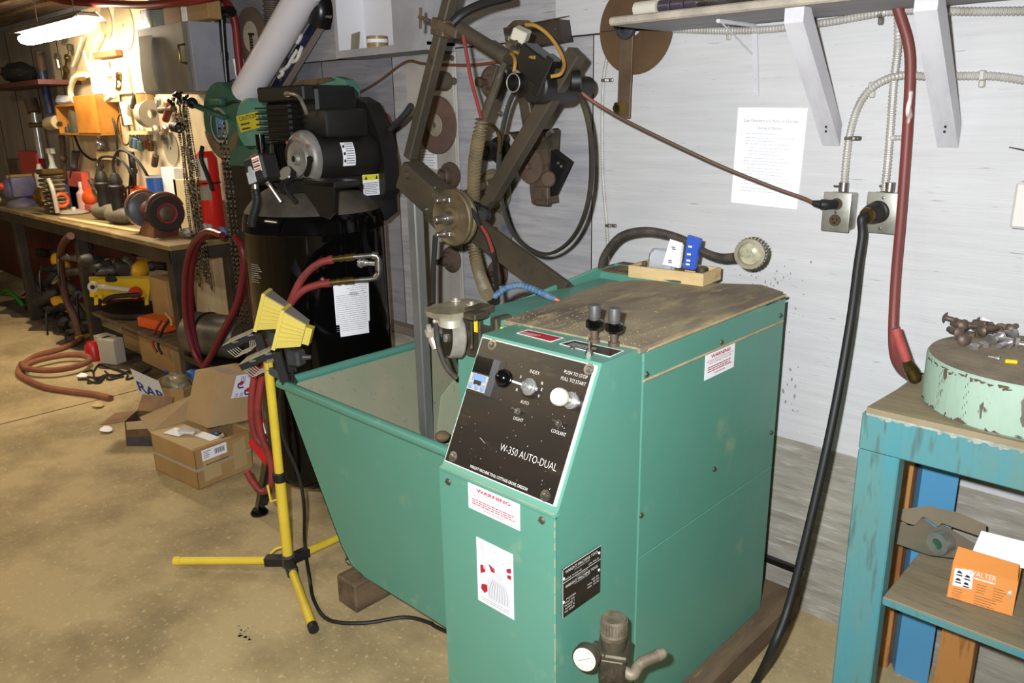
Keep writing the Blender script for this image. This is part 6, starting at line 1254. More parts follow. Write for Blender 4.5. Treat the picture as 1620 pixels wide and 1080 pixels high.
# stacked coil part
c = on_(84, 338); T = thing('motor_winding', 'coppery motor part standing beside the blue-violet vise', 'motor part', c); 
b = MB(); 
for k in range(9): b.obox(c + V((0, .03, .02 + k * .032)), (.17 - .004 * abs(k - 4), .14, .022), M.Rotation(.1 * math.sin(k * 2.1), 3, 'Z'), .009)
part('coils', b, mat('tan_winding', '857356', .5, .4, col2='4c3a26', scale=8, amt=(.42, .6)), T)
b = MB(); b.lathe([(0, 0), (.07, 0), (.075, .02), (.04, .04), (0, .04)], c + V((0, -.06, .13)), -Y, 20); b.box(c + V((-.085, -.05, .29)), c + V((.09, .1, .325)), .01); part('drum', b, K['brass'], T)
b = MB(); b.tube([c + V((.1, -.02, .26)), c + V((.15, -.02, .2)), c + V((.17, -.02, .1)), c + V((.175, -.02, .02))], .016, 10); part('pipe', b, K['tin'], T)
b = MB(); b.torus(c + V((.075, .05, .1)), X, .045, .014, 18, 8); part('orange_part', b, K['orangep'], T)
b = MB(); c = on_(118, 338); b.lathe([(0, 0), (.09, 0), (.1, .01), (.07, .03), (.02, .03), (.015, .05), (0, .05)], c, Z, 20); single('tray_lid', b, K['tin'], 'dull tin dish on the bench in front of the coppery motor part', 'dish')
# orange sander and small things
c = on_(150, 333, BZ + .001); T = thing('sander', 'bright orange power sander lying on the bench behind the two cordless tools', 'power tool', c); b = MB(); b.sphere(c + V((0, 0, .1)), .1, (1.2, .8, .7), 16); part('shell', b, K['orangep'], T); b = MB(); b.obox(c + V((0, 0, .03)), (.26, .14, .05), None, .01); part('base', b, mat('pinkish_base', 'b0564a', .5), T)
# two cordless style grinders with cords
for i, (q, lab) in enumerate((((170, 347), 'grey and black power tool standing handle up, left of the pair on the bench'), ((192, 354), 'grey and black power tool standing handle up, right of the pair beside the bench grinder'))):
    c = on_(*q); T = thing('angle_tool', lab, 'power tool', c, 'power tools standing on the bench')
    b = MB(); b.lathe([(0, -.12), (.04, -.12), (.055, -.1), (.055, .06), (.045, .1), (.02, .13), (0, .13)], c + Z * .056, V((1, .15, 0)), 20); part('body', b, mat('grey_tool_body', '6e6656', .6, col2='4d473c', scale=8) if i == 0 else bpy.data.materials['grey_tool_body'], T)
    b = MB(); b.lathe([(0, .08), (.042, .08), (.045, .14), (.04, .2), (.05, .22), (.052, .25), (.04, .26), (.042, .28), (.036, .3), (.022, .33), (0, .34)], c, V((.04, 0, 1)), 20); part('handle', b, K['rubber'], T)
    b = MB(); h = c + V((.015, 0, .33)); b.tube([h, h + V((.01, 0, .08)), h + V((.08, .03, .15 if i else .1)), h + V((.25, .05, .1 if i else .08)), h + V((.33, .08, -.02)), h + V((.26, .1, -.1)), h + V((.08, .12, -.12)), h + V((.0, .14, -.2))], .009, 8); part('cord', b, K['rubber'], T)
b = MB(); p = on_(104, 365, BZ); p = V((p.x, BYF - .01, BZ + .004)); b.obox(V((-5.55, -.33, BZ + .006)), (1.35, .05, .01), M.Rotation(.05, 3, 'Z')); single('wood_strip', b, K['wood'], 'long thin pale wood strip lying along the front of the bench top', 'strip')
# bench grinder
GX, GY_, GZ = -4.80, -.27, BZ + .14
T = thing('bench_grinder', 'old red-brown bench grinder with a wire wheel at the right end of the bench', 'bench grinder', (GX, GY_, BZ))
rb = mat('worn_maroon_enamel', '5a3026', .45, .2, col2='7a5436', scale=5, amt=(.45, .65))
b = MB(); b.lathe([(0, -.12), (.05, -.12), (.06, -.1), (.06, .06), (.05, .08), (0, .08)], (GX, GY_, GZ), X, 28); b.prism([(GX - .12, GY_ - .08, BZ + .001), (GX + .1, GY_ - .08, BZ + .001), (GX + .07, GY_ - .05, BZ + .09), (GX - .08, GY_ - .05, BZ + .09)], (0, .15, 0)); part('body', b, rb, T)
b = MB(); b.lathe([(0, 0), (.1, 0), (.106, .006), (.106, .05), (.1, .056), (.06, .058)], (GX + .09, GY_, GZ), X, 40); WH = part('wire_wheel', b, mat('dark_bristle', '2c2522', .85, bump=.6, bscale=200), T)
b = MB(); b.lathe([(.062, .056), (.058, .062), (.048, .06), (.046, .056)], (GX + .09, GY_, GZ), X, 36); part('red_ring', b, mat('maroon_ring', '7c2a2a', .5), WH); b = MB(); b.lathe([(.046, .057), (.03, .064), (.01, .066), (.01, .074), (0, .074)], (GX + .09, GY_, GZ), X, 28); part('flange', b, K['steeldark'], WH)
b = MB(); b.lathe([(0, -.22), (.1, -.22), (.105, -.21), (.105, -.15), (.09, -.14), (0, -.14)], (GX, GY_, GZ), X, 32); part('wheel_guard', b, mat('slate_guard', '5a626c', .4, .3, col2='4a4440', scale=6), T)
for xx, r_ in ((GX + .115, .112), (GX - .18, .11)): b = MB(); b.torus((xx, GY_, GZ), X, r_, .012, 20, 8, 20, 170); part('shield', b, rb, T)
# gloves, can and boxes
b = MB(); c = at(300, 368, z=BZ + .03); b.sphere(c, .05, (1.6, .8, .5), 14); b.sphere(c + V((.1, .05, .02)), .05, (1.2, 1, .7), 14); crumple(b, .008, 3); b.mi = 1; b.obox(c + V((.15, .12, 0)), (.1, .05, .07), None, .02); single('work_gloves', b, [mat('grey_glove', '8f8c84', .8, col2='4a4844', scale=14), mat('blue_cuff', '5b80b4', .7)], 'grey work gloves with blue cuffs on the right end of the bench', 'gloves')
c = at(247, 300, y=-.1); c.z = BZ + .001; T = thing('can', 'small blue can with a white rim on the bench behind the bench grinder', 'can', c); b = MB(); b.cyl(c, V((c.x, c.y, at(247, 279, y=-.1).z)), .052, n=24, bev=.004); part('body', b, K['bluep'], T); b = MB(); zt3 = at(247, 279, y=-.1).z; b.lathe([(.05, 0), (.054, 0), (.054, .012), (.05, .012)], (c.x, c.y, zt3 - .008), Z, 24); part('rim', b, K['white'], T)
def bx(px0, px1, pt, pb, y, dy, m, lab, name='box', cat='box', bev=.003, zmin=None):
    if zmin is not None and zmin < BZ + .01: y = min(-.075, max(-.3, at((px0 + px1) / 2, pb, z=BZ).y)); dy = min(dy, -y - .02)
    a = at(px0, pb, y=y); c = at(px1, pt, y=y); z0 = a.z if zmin is None else zmin; b = MB(); b.box((a.x, y, z0), (c.x, y + dy, c.z), bev); return single(name, b, m, lab, cat)
bx(33, 55, 240, 270, -.16, .1, K['redpaint'], 'red boxed carton at the far end of the bench under the long socket handle', zmin=BZ + .001)
bx(110, 128, 273, 300, -.12, .1, mat('red_white_box', 'c45038', .5), 'small red and white box on the bench left of the spray bottle foot', zmin=BZ + .001)
bx(98, 128, 296, 315, -.2, .1, mat('violet_box', '4c4a7c', .5), 'violet box on the bench behind the coppery motor part', zmin=BZ + .001)
bx(258, 275, 266, 296, -.09, .08, K['paper'], 'upright white carton on the bench right of the small blue can', zmin=BZ + .001)
bx(276, 296, 285, 304, -.1, .08, mat('cream_box', 'd8c89a', .7), 'cream box on the bench beside the upright white carton', zmin=BZ + .001)
bx(318, 342, 318, 352, -.14, .1, mat('brown_red_box', '8a4a30', .7), 'brown-red box on the bench behind the hanging chains', zmin=BZ + .001)
bx(205, 238, 298, 303, -.2, .08, mat('orange_case', 'd8581e', .5), 'flat orange case on the bench in front of the small blue can', zmin=BZ + .001)
bx(16, 27, 252, 272, -.1, .06, K['rust'], 'small brown box at the far left end of the bench', zmin=BZ + .001)
def bottle(px, pt, pb, y, r, m, lab, cap=None, spray=False):
    a = at(px, pb, y=y); t = at(px, pt, y=y); z0 = BZ + .001; H = t.z - z0; c = V((a.x, y, z0)); T = thing('spray_bottle' if spray else 'bottle', lab, 'bottle', c)
    b = MB(); b.lathe([(0, 0), (r, 0), (r, H * .6), (r * .4, H * .75), (r * .35, H * .82), (0, H * .82)], c, Z, 20); part('body', b, m, T)
    b = MB(); b.cyl(c + Z * H * .8, c + Z * H, r * .4, n=14)
    if spray: b.bar(c + V((-r, 0, H * .98)), c + V((r * 1.4, 0, H * .98)), .03, .04)
    part('cap', b, cap or K['white'], T)
bottle(83, 237, 262, -.1, .05, mat('white_green_bottle', 'c8ccba', .4), 'white spray bottle with a green band on the bench below the orange shelf box', spray=True)
bottle(62, 243, 265, -.1, .045, mat('cream_bottle', 'd6ceb8', .4), 'cream bottle on the bench beside the red boxed carton', K['redpaint'])
bottle(130, 288, 310, -.08, .04, mat('pink_bottle', 'c6988c', .4), 'pinkish bottle on the bench under the pliers', K['white'])
# ================================================================ tools on the lit wall
WY = -.016
def stick(px0, py0, px1, py1, r, m, name, lab, cat='tool', y=None, extra=None, r1=None):
    y = WY - r - .001 if y is None else y; b = MB(); b.cyl(at(px0, py0, y=y), at(px1, py1, y=y), r, r1, 12, ) ; 
    T = thing(name, lab, cat, at(px1, py1, y=y)); part('handle', b, m, T)
    if extra:
        for nm, q0, q1, rr, mm in extra: b = MB(); b.cyl(at(*q0, y=y), at(*q1, y=y), rr, n=12); part(nm, b, mm, T)
    return T
stick(54, 178, 66, 250, .028, K['chrome'], 'socket_handle', 'long chrome breaker bar hanging on the wall above the red boxed carton', extra=[('head', (48, 157), (54, 178), .05, K['rust'])], y=-.09)
stick(66, 112, 80, 180, .03, mat('dark_blue_handle', '27355c', .4), 'bolt_cutter', 'blue-handled cutter hanging left of the orange shelf box', extra=[('jaw', (62, 82), (67, 112), .035, K['rust'])], y=-.08)
stick(48, 198, 95, 196, .02, K['brass'], 'brass_wrench', 'large brass-coloured wrench hanging crosswise over the long chrome bar', extra=[('jaw', (78, 196), (92, 193), .05, mat('pale_jaw', 'c8b890', .4, .3))], y=-.14)
stick(262, 190, 269, 165, .022, mat('maroon_handle', '6a2018', .5), 'hammer', 'red-handled hammer hanging beside the chains', extra=[('head', (254, 174), (275, 172), .022, K['steeldark'])], y=-.06)
stick(196, 162, 204, 198, .028, mat('pale_green_tool', 'c4d4c0', .4), 'flat_tool', 'long pale tool with a green back hanging beside the orange shelf box', y=-.05)
for i, (q, m_) in enumerate((((209, 232, 213, 205), K['greendark']), ((215, 234, 217, 207), mat('steel_blue_handle', '5a7090', .4)), ((223, 238, 221, 212), K['greendark']), ((233, 235, 232, 208), K['reddark']), ((238, 238, 237, 213), K['brass']), ((244, 262, 249, 232), K['rust']))):
    T = stick(q[0], q[1], q[0] + (q[2] - q[0]) * .5, q[1] + (q[3] - q[1]) * .55, .02, m_, 'screwdriver', ('grey-green handled screwdriver, leftmost in the wall rack', 'blue-grey handled screwdriver, second in the wall rack', 'fat green-grey handled screwdriver in the middle of the wall rack', 'dark red handled screwdriver in the wall rack', 'brass-toned screwdriver beside the dark red handled one', 'rusty tool hanging slanted below the screwdriver rack')[i], 'screwdriver', y=-.05, extra=[('blade', (q[0] + (q[2] - q[0]) * .5, q[1] + (q[3] - q[1]) * .55), (q[2], q[3]), .006, K['steel'])])
a, c = at(208, 207, y=-.05), at(240, 213, y=-.05); b = MB(); b.box((a.x, -.07, c.z), (c.x, WY, a.z)); single('tool_rack', b, K['wood'], 'pale wooden screwdriver rack on the lit wall', 'rack')
def disc(px, py, r, m, lab, name='saw_disc', hole=.012, cat='disc', y=WY, ax=-Y, th=.006):
    c = at(px, py, y=y - th); c.y = y; b = MB(); b.lathe([(hole, 0), (r, 0), (r, th), (hole, th), (hole, 0)], c, ax, 36); return single(name, b, m, lab, cat)
disc(195, 40, .15, mat('pale_saw_disc', 'a89a78', .4, .5), 'big pale saw disc high on the lit wall left of the grey cabinet')
disc(270, 235, .1, mat('grey_felt_disc', '87806c', .8), 'grey disc hanging on the lit wall left of the chains')
disc(167, 35, .1, mat('tan_saw_disc', '9a8a6a', .5, .4), 'smaller tan saw disc partly behind the lamp end')
b = MB(); c = at(196, 205, y=-.05); b.torus(c, -Y, .1, .006, 24, 6); b.box(c + V((-.03, 0, .02)), c + V((.02, .02, .14)), .01); single('hand_wheel', b, K['brass'], 'thin brass ring tool hanging under the long pale tool', 'ring')
b = MB(); c = at(237, 180, y=-.05); b.lathe([(.03, -.04), (.085, -.04), (.085, .04), (.03, .04), (.03, -.04)], c, X, 28); single('tape_roll', b, mat('silver_tape_roll', 'a29a86', .4), 'silver tape roll hanging on the lit wall under the grey cabinet', 'tape')
b = MB(); c = at(232, 160, y=-.05); b.cyl(c + Z * -.05, c + Z * .05, .06, n=20); b.mi = 1; b.cyl(c + Z * .05, c + Z * .062, .065, n=20); single('jar', b, [mat('tan_jar', 'a8844c', .3), K['white']], 'tan jar with a white lid fixed under the grey cabinet', 'jar')
# white cord gear around the outlet
wp = mat('warm_white_plastic', 'e2d6b8', .5)
bx(147, 160, 95, 150, -.07, .05, wp, 'white plastic box with cords on the lit wall above the orange shelf box', 'plastic_box')
bx(180, 199, 105, 150, -.035, .02, mat('cream_board', 'd8cca8', .7), 'cream board piece on the lit wall left of the grey cabinet', 'board_piece', 'board')
bx(165, 175, 138, 162, -.08, .05, wp, 'white power adapter block hanging below the lit wall outlet', 'adapter', 'adapter')
bx(148, 182, 78, 93, -.06, .04, mat('terracotta_box', 'b06038', .6), 'reddish box fixed high on the lit wall behind the lamp', 'small_box')
b = MB(); b.tube([at(*q, y=-.08) for q in ((137, 118), (120, 122), (112, 138), (114, 154), (128, 167), (150, 166), (168, 158), (178, 150))], .02, 10); single('white_hose', b, wp, 'thick white hose looping left of the white plastic box', 'hose')
b = MB(); b.tube([at(*q, y=-.06) for q in ((165, 165), (175, 180), (183, 205), (186, 240), (187, 262))], .008, 8); single('cable', b, K['rubber'], 'dark cord trailing down the lit wall to the bench', 'cord')
for i, pts in enumerate((((130, 60), (122, 85), (115, 105)), ((133, 80), (138, 100), (141, 112)), ((160, 55), (145, 85), (140, 108)), ((118, 215), (128, 238), (145, 252), (160, 250)), ((168, 120), (176, 118), (186, 126), (188, 136), (176, 140)))):
    b = MB(); b.tube([at(*q, y=-.05) for q in pts], .009, 8); single('wire', b, wp if i != 3 else K['rubber'], ('white wire slanting behind the lamp, leftmost', 'white wire just right of the leftmost slanting wire', 'long white wire from the lamp down to the yellow plug', 'black wire sagging below the orange shelf box', 'white wire ring looped beside the white plastic box')[i], 'wire')
b = MB(); c = at(128, 120, y=-.06); b.obox(c, (.1, .05, .06), None, .015); single('plug', b, mat('bright_yellow_plug', 'e0c834', .4), 'yellow plug on the lit wall at the end of the white hose', 'plug')
# orange wood shelf box
a, c = at(86, 166, y=-.15), at(160, 211, y=-.15); T = thing('shelf_box', 'orange varnished wooden shelf box full of small hardware on the lit wall', 'shelf', (a.x, -.15, c.z))
ow = mat('orange_varnished_wood', 'b87a30', .4, col2='9a6020', scale=5)
m_ = at(122, 190, y=-.15).x
for nm, lo, hi in (('side', (a.x, -.15, c.z), (a.x + .02, WY, a.z)), ('divider', (m_, -.15, c.z), (m_ + .02, WY, a.z + .05)), ('front', (m_, -.155, c.z), (c.x, -.14, a.z + .05)), ('bottom', (a.x, -.15, c.z - .015), (c.x, WY, c.z)), ('top', (a.x, -.15, a.z - .015), (m_, WY, a.z)), ('back', (a.x, WY - .005, c.z), (c.x, WY, a.z)), ('side', (c.x - .02, -.15, c.z), (c.x, WY, a.z + .05))):
    b = MB(); b.box(lo, hi, .002); part(nm, b, ow, T)
b = MB(); g = V((m_ - .16, -.09, c.z + .001)); b.lathe([(0, 0), (.06, 0), (.06, .13), (.05, .16), (0, .16)], g, Z, 18); single('jar', b, mat('dark_jar', '4a4434', .3), 'dark glass jar inside the orange shelf box', 'jar')
for k in range(3): b = MB(); g = V((a.x + .07 + k * .07, -.1, c.z + .001)); b.lathe([(0, 0), (.03, 0), (.03, .04 + .02 * k), (0, .05 + .02 * k)], g, Z, 10); single('fitting', b, K['steel'], ('shortest chrome fitting at the left of the orange shelf box', 'middle chrome fitting in the orange shelf box', 'tallest chrome fitting in the orange shelf box')[k], 'fitting')
b = MB(); g = at(105, 158, y=-.09); g.z = a.z + .04; b.obox(g, (.2, .08, .07), None, .02); crumple(b, .012, 4); single('bag_of_parts', b, K['bag'], 'clear bag of parts on top of the orange shelf box', 'bag')
# left shelf with black bag
a = at(-5, 122, y=-.3); c = at(60, 128, y=-.3); b = MB(); b.box((a.x - .6, -.3, c.z - .02), (c.x, WY, c.z + .012)); single('wall_shelf', b, mat('dark_red_shelf', '4a2018', .5), 'dark reddish shelf at the far left edge of the lit wall', 'shelf')
b = MB(); g = V((at(30, 115, y=-.16).x, -.16, c.z + .09)); b.sphere(g, .14, (1.7, .8, .55), 18); crumple(b, .012, 6); single('black_bag', b, mat('black_cloth', '16140f', .9), 'black cloth bag lying on the dark reddish shelf at far left', 'bag')
# pliers and clamps below
for i, (q0, q1, q2) in enumerate((((150, 300), (158, 262), (160, 230)), ((143, 285), (152, 300), (160, 318)), ((97, 285), (100, 250), (98, 215)), ((207, 310), (210, 270), (207, 240)), ((118, 240), (117, 262), (114, 280)))):
    b = MB(); b.tube([at(*q, y=-.06) for q in (q0, q1, q2)], .022, 8); b.tube([at(q0[0] + 6, q0[1], y=-.05), at(q1[0] + 2, q1[1], y=-.05), at(q2[0] - 3, q2[1], y=-.05)], .014, 8); b.sphere(at(*q1, y=-.06), .032, n=10); single('pliers', b, [K['steel'], K['steeldark'], K['rust'], K['black'], K['plasticgrey']][i], ('steel pliers hanging below the lamp cords', 'short dark pliers left of the two power tools', 'rusty tongs hanging under the orange shelf box', 'black rod tool on the wall behind the two power tools', 'grey hanging tool right of the spray bottle')[i], 'tool')
bx(153, 172, 240, 252, -.09, .07, mat('tan_block', 'a8925e', .7), 'small tan block fixed to the wall above the steel pliers', 'block', 'block')
b = MB(); c = at(159, 228, y=-.06); b.sphere(c, .035, (1, 1, 1.3), 12); b.sphere(c + Z * .06, .022, n=10); single('chrome_knob', b, K['chrome'], 'chrome knob fitting on top of the small tan block', 'fitting')
# more small hanging things on the crowded lit wall
rn = random.Random(31)
desc = ('thin steel wrench', 'short brass rod', 'small dark clamp', 'pale scraper', 'rusty file', 'small steel hook')
for i, (px, py) in enumerate(((100, 60), (106, 92), (110, 75), (246, 205), (256, 215), (225, 205), (262, 205), (188, 120), (214, 150), (205, 165), (219, 175), (250, 160), (90, 90), (104, 110))):
    b = MB(); L = rn.uniform(10, 22); r = rn.uniform(.008, .018); b.cyl(at(px, py, y=WY - .03), at(px + rn.uniform(-4, 4), py + L, y=WY - .03), r, n=8); b.obox(at(px, py, y=WY - .03), (.05, .03, .05), M.Rotation(rn.random(), 3, 'Y'), .01)
    single('hanging_tool', b, [K['steel'], K['brass'], K['steeldark'], K['tin'], K['rust'], K['galv']][i % 6], 'small worn hand tool among those hung on the crowded lit wall', 'tool', 'small hand tools on the lit wall')
# ================================================================ grey wall cabinet
xa, xb_, z0, z1 = -4.625, -4.05, 1.702, 2.036
T = thing('wall_cabinet', 'grey painted wall cabinet with a drawer-pull door above the hanging chains', 'cabinet', (-4.3, -.15, z0))
gcab = mat('grey_cabinet_paint', '9c9ca4', .6, col2='8b8a90', scale=5, dirt='77757a', dscale=16, damt=(.66, .74)); gdoor = mat('worn_tan_door', '7f7666', .6, col2='6f6656', scale=4)
b = MB(); b.box((xa, -.29, z0), (xb_, -.0135, z1), .003); part('body', b, gcab, T)
b = MB(); b.box((xa, -.312, z0 + .002), (xb_ - .035, -.291, z1 - .002), .002); DO = part('door', b, gdoor, T)
h = at(292, 85, y=-.32); b = MB(); b.tube([V((h.x, -.312, h.z + .045)), V((h.x - .005, -.345, h.z + .04)), V((h.x - .005, -.345, h.z - .04)), V((h.x, -.312, h.z - .045))], .006, 8, smooth=False); part('handle', b, K['brass'], DO)
n = 6; b = MB(); A0, A1, A2, A3 = at(222, 58, y=-.315), at(246, 55, y=-.315), at(260, 142, y=-.315), at(232, 145, y=-.315)
for k in range(n + 1):
    t = k / n; bl = -.0145 - .03 * math.sin(t * 2.6); b.v += [A0.lerp(A3, t) + V((0, bl * .4 - .001, 0)), A1.lerp(A2, t) + V((0, bl - .001, 0))]
for k in range(n): b.f.append([2 * k, 2 * k + 1, 2 * k + 3, 2 * k + 2]); b.m.append(0)
SHT = single('paper_list', b, K['papergrey'], 'dusty curled paper list on the grey wall cabinet door', 'paper')
def top_box(px0, px1, pt, m, lab, name='box', cat='box', y=-.25, dy=.15):
    a = at(px0, 60, y=y).x; c = at(px1, 60, y=y).x; zt4 = at((px0 + px1) / 2, pt, y=y).z; b = MB(); b.box((a, y, z1 + .001), (c, y + dy, zt4), .004); return single(name, b, m, lab, cat)
top_box(226, 238, 14, mat('blue_white_box', '44507e', .5, col2='b8bac4', scale=20, amt=(.5, .55)), 'blue and white box on the left end of the grey wall cabinet')
b = MB(); c = at(251, 30, y=-.2); c = V((c.x, -.2, z1 + .001)); b.lathe([(0, 0), (.055, 0), (.055, .12), (.04, .15), (0, .15)], c, Z, 20); single('jar', b, mat('cloudy_green_jar', '8a9080', .25), 'cloudy glass jar on the grey wall cabinet beside the blue and white box', 'jar')
top_box(263, 290, 8, mat('orange_brown_box', '8a5a2c', .7), 'orange-brown box on the grey wall cabinet, middle of the row')
top_box(291, 299, 5, K['paper'], 'thin white book on the grey wall cabinet', 'book', 'book')
top_box(300, 334, 1, K['card'], 'tan cardboard box on the right end of the grey wall cabinet', dy=.07)
# ================================================================ fluorescent light
f0, f1 = at(18, 60, z=2.09), at(164, 38, z=2.09); f1.y = f0.y = (f0.y + f1.y) / 2; f0.z = f1.z = 2.09
T = thing('fluorescent_light', 'glowing fluorescent ceiling light over the workbench', 'light', f0.lerp(f1, .5))
b = MB(); b.bar(f0 + Z * .045, f1 + Z * .045, .13, .03, Z, .008); b.prism([f0 + V((-.01, -.09, .02)), f1 + V((.01, -.09, .02)), f1 + V((.02, -.04, .06)), f0 + V((-.02, -.04, .06))], (0, 0, .004)); b.prism([f0 + V((-.01, .09, .02)), f1 + V((.01, .09, .02)), f1 + V((.02, .04, .06)), f0 + V((-.02, .04, .06))], (0, 0, .004)); part('housing', b, K['lamptop'], T)
b = MB(); L_ = (f1 - f0).length; prof = [(0, -.02), (.03, -.01), (.05, .03), (.058, .1), (.058, L_ - .1), (.05, L_ - .03), (.03, L_ + .01), (0, L_ + .02)]
b.lathe(prof, f0, f1 - f0, 24)
for v in b.v: v.z = f0.z + (v.z - f0.z) * (.8 if v.z < f0.z else .35)
part('diffuser', b, K['lit'], T)
b = MB(); b.tube([f0 + V((.3, 0, .06)), V((f0.x + .3, f0.y, 2.325))], .004, 6); b.tube([f1 + V((-.2, 0, .06)), V((f1.x - .2, f1.y, 2.325))], .004, 6); part('hanger', b, K['steel'], T)
hp = lambda *a, **k: V((max(at(*a, **k).x, -4.02),) + tuple(at(*a, **k))[1:])
b = MB(); b.tube([at(70, -6, y=-.4), at(110, 3, y=-.4), at(170, 6, y=-.38), at(230, 8, y=-.36), at(290, 3, y=-.34), at(335, -4, y=-.25), at(347, -6, y=-.15), hp(356, 12, y=-.08), hp(362, 40, y=-.06), hp(363, 80, y=-.06), hp(357, 115, y=-.06), hp(352, 150, y=-.06)], .019, 12); single('red_hose', b, mat('maroon_air_hose', '7e1f1c', .45), 'thick dark red hose slung under the ceiling and down beside the grey cabinet', 'hose')
# pipe drop right of the cabinet
T = thing('pipe_drop', 'black iron air pipe drop with a valve beside the grey wall cabinet', 'pipe', at(360, 145, y=-.1)); PYy = -.12
b = MB(); b.tube([at(350, 18, y=PYy), at(353, 60, y=PYy), at(356, 100, y=PYy), at(360, 145, y=PYy)], .017, 12, smooth=False); b.tube([at(346, 18, y=PYy), at(366, 18, y=PYy)], .026, 12); b.tube([at(352, 82, y=PYy), at(353, 95, y=PYy)], .03, 8); b.tube([at(357, 132, y=PYy), at(361, 150, y=PYy)], .027, 10); part('pipe', b, K['black'], T)
b = MB(); b.tube([at(353, 95, y=PYy), at(357, 132, y=PYy)], .018, 12); b.lathe([(0, -.02), (.03, -.015), (.03, .02), (0, .03)], at(373, 135, y=PYy), V((-.8, .2, .1)), 14); part('regulator', b, K['steeldark'], T)
b = MB(); b.tube([at(366, 15, y=PYy + .06), at(370, 60, y=PYy + .06), at(372, 95, y=PYy + .06)], .004, 6); b.tube([at(371, 93, y=PYy + .06), at(374, 130, y=PYy + .06)], .022, 10); part('gauge_line', b, K['galv'], T)
c = at(398, 58, y=-.02); T = thing('round_target', 'round brown wooden disc with a cream centre and a hanging chain', 'disc', c - Z * .14); b = MB(); b.lathe([(.075, 0), (.14, 0), (.14, .014), (.075, .014), (.075, 0)], V((c.x, -.0135, c.z)), -Y, 40); part('ring', b, mat('brown_wood_ring', '6a5a4c', .7), T); b = MB(); b.lathe([(0, .003), (.075, .003), (.075, .012), (0, .012)], V((c.x, -.0135, c.z)), -Y, 36); part('centre', b, mat('cream_disc', 'b8ac98', .7), T)
# saw chains
b = MB(); p_ = at(396, 54, y=-.045); b.cyl(p_ + Y * .03, p_ - Y * .01, .006, n=8)
for k in range(22):
    for s in (-.008, .008): b.obox(p_ + V((s, 0, -.012 - k * .0135)), (.006, .006, .011), M.Rotation(.4 * (k % 2), 3, 'Z'))
single('hook_chain', b, K['dusty'], 'short dark chain hanging on the round brown wooden disc', 'chain')
linkbig = None
def chain_mesh(p0, L, wdt, seed, lk=.0115, sway=.012):
    rn = random.Random(seed); b = MB(); n = int(L / lk)
    for s in (-1, 1):
        ph = rn.random() * 6
        for k in range(n):
            z = -k * lk; q = p0 + V((s * wdt * (1 if k > 3 else k / 4) + .002 * math.sin(k * .35 + ph), sway * .6 * math.sin(k * .12 + ph) * .4, z))
            if k > n - 4: q += V((-s * wdt * (k - n + 4) / 4, 0, .004 * (k - n + 4)))
            b.mi = k % 2
            b.obox(q, (.0035, .007 if k % 2 else .0045, lk * .84), M.Rotation(.3 * math.sin(k + ph), 3, 'Z'))
            if k % 4 == 0: b.mi = 1; b.obox(q + V((s * .0045, -.003, .002)), (.004, .002, .005))
    return b
kd = mat('oily_dark_chain', '1a1612', .35, .7); kl = mat('bright_chain', 'a89c86', .25, .9)
tops = at(289, 158, y=-.36)
for i in range(7):
    p = tops + V((-.045 + .016 * i, rnd if False else (-.02 + .013 * (i % 3)), -.002 * i))
    b = chain_mesh(p, 1.0 - .035 * ((i * 3) % 5), .009, i, sway=.02); single('saw_chain', b, [kd, kl], 'oily saw chain in the thick bunch hanging from the green sander handle', 'saw chain', 'saw chains in the thick bunch')
t2 = at(347, 195, y=-.42)
for i in range(2):
    b = chain_mesh(t2 + V((.0 + .02 * i, .01 * i, 0)), .98, .017, 20 + i); single('saw_chain', b, [kd, kl], 'oily saw chain in the thin pair hanging right of the thick bunch', 'saw chain', 'saw chains in the thin pair')
b = MB(); rn = random.Random(2); c = at(283, 158, y=-.36)
for k in range(26): b.obox(c + V((rn.uniform(-.055, .07), rn.uniform(-.035, .03), rn.uniform(-.03, .035))), (.02, .012, .016), M.Rotation(rn.random() * 3, 3, 'X'))
single('chain_heap', b, kd, 'dark knot of chain tops over the hook at the left of the green sander', 'chain')
# ================================================================ green sander
SY = -.25
T = GS = thing('belt_sander', 'green disc and belt grinder with a caution label behind the black compressor', 'grinder', at(370, 380, y=-.25))
c = at(349, 192, y=SY); b = MB(); b.lathe([(0, 0), (.185, 0), (.19, .008), (.19, .06), (.185, .068), (0, .068)], V((c.x, SY + .07, c.z)), -Y, 44); 
b.bar(at(288, 158, y=SY - .02) , at(355, 186, y=SY - .02), .022, .03, Y, .003); b.box(at(328, 168, y=SY - .04), at(358, 154, y=SY), .012, None, 2); DH_ = part('disc_housing', b, mat('dark_green_enamel', '38664f', .4, col2='2c5242', scale=4), GS)
b = MB(); b.lathe([(.075, .07), (.088, .072), (.088, .078), (.075, .078)], V((at(347, 198, y=SY).x, SY + .075, at(347, 198, y=SY).z)), -Y, 36); part('ring', b, mat('pale_ring', '9a9488', .5), DH_); b = MB(); cc_ = V((at(347, 198, y=SY).x, SY + .075, at(347, 198, y=SY).z)); b.lathe([(0, .0695), (.075, .071)], cc_, -Y, 30); b.mi = 1; b.box(cc_ + V((-.035, -.074, -.055)), cc_ + V((.05, -.0725, .05))); part('hub_label', b, [K['dirt'], mat('sky_blue_label', '5f8fc0', .5)], DH_)
b = MB(); b.lathe([(.1, .069), (.186, .069), (.186, .072), (.1, .072)], V((c.x, SY + .07, c.z - .0)), -Y, 44); 
for k in range(5): b.mi = 0
b.v = [v if v.z < c.z - .03 else v for v in b.v]; 
b2 = MB(); pts_ = [V((c.x + .188 * math.cos(t), SY + .0005, c.z + .188 * math.sin(t))) for t in [math.radians(a) for a in range(195, 346, 10)]] + [V((c.x + .12 * math.cos(t), SY + .0005, c.z - .02 + .1 * math.sin(t))) for t in [math.radians(a) for a in range(340, 199, -10)]]
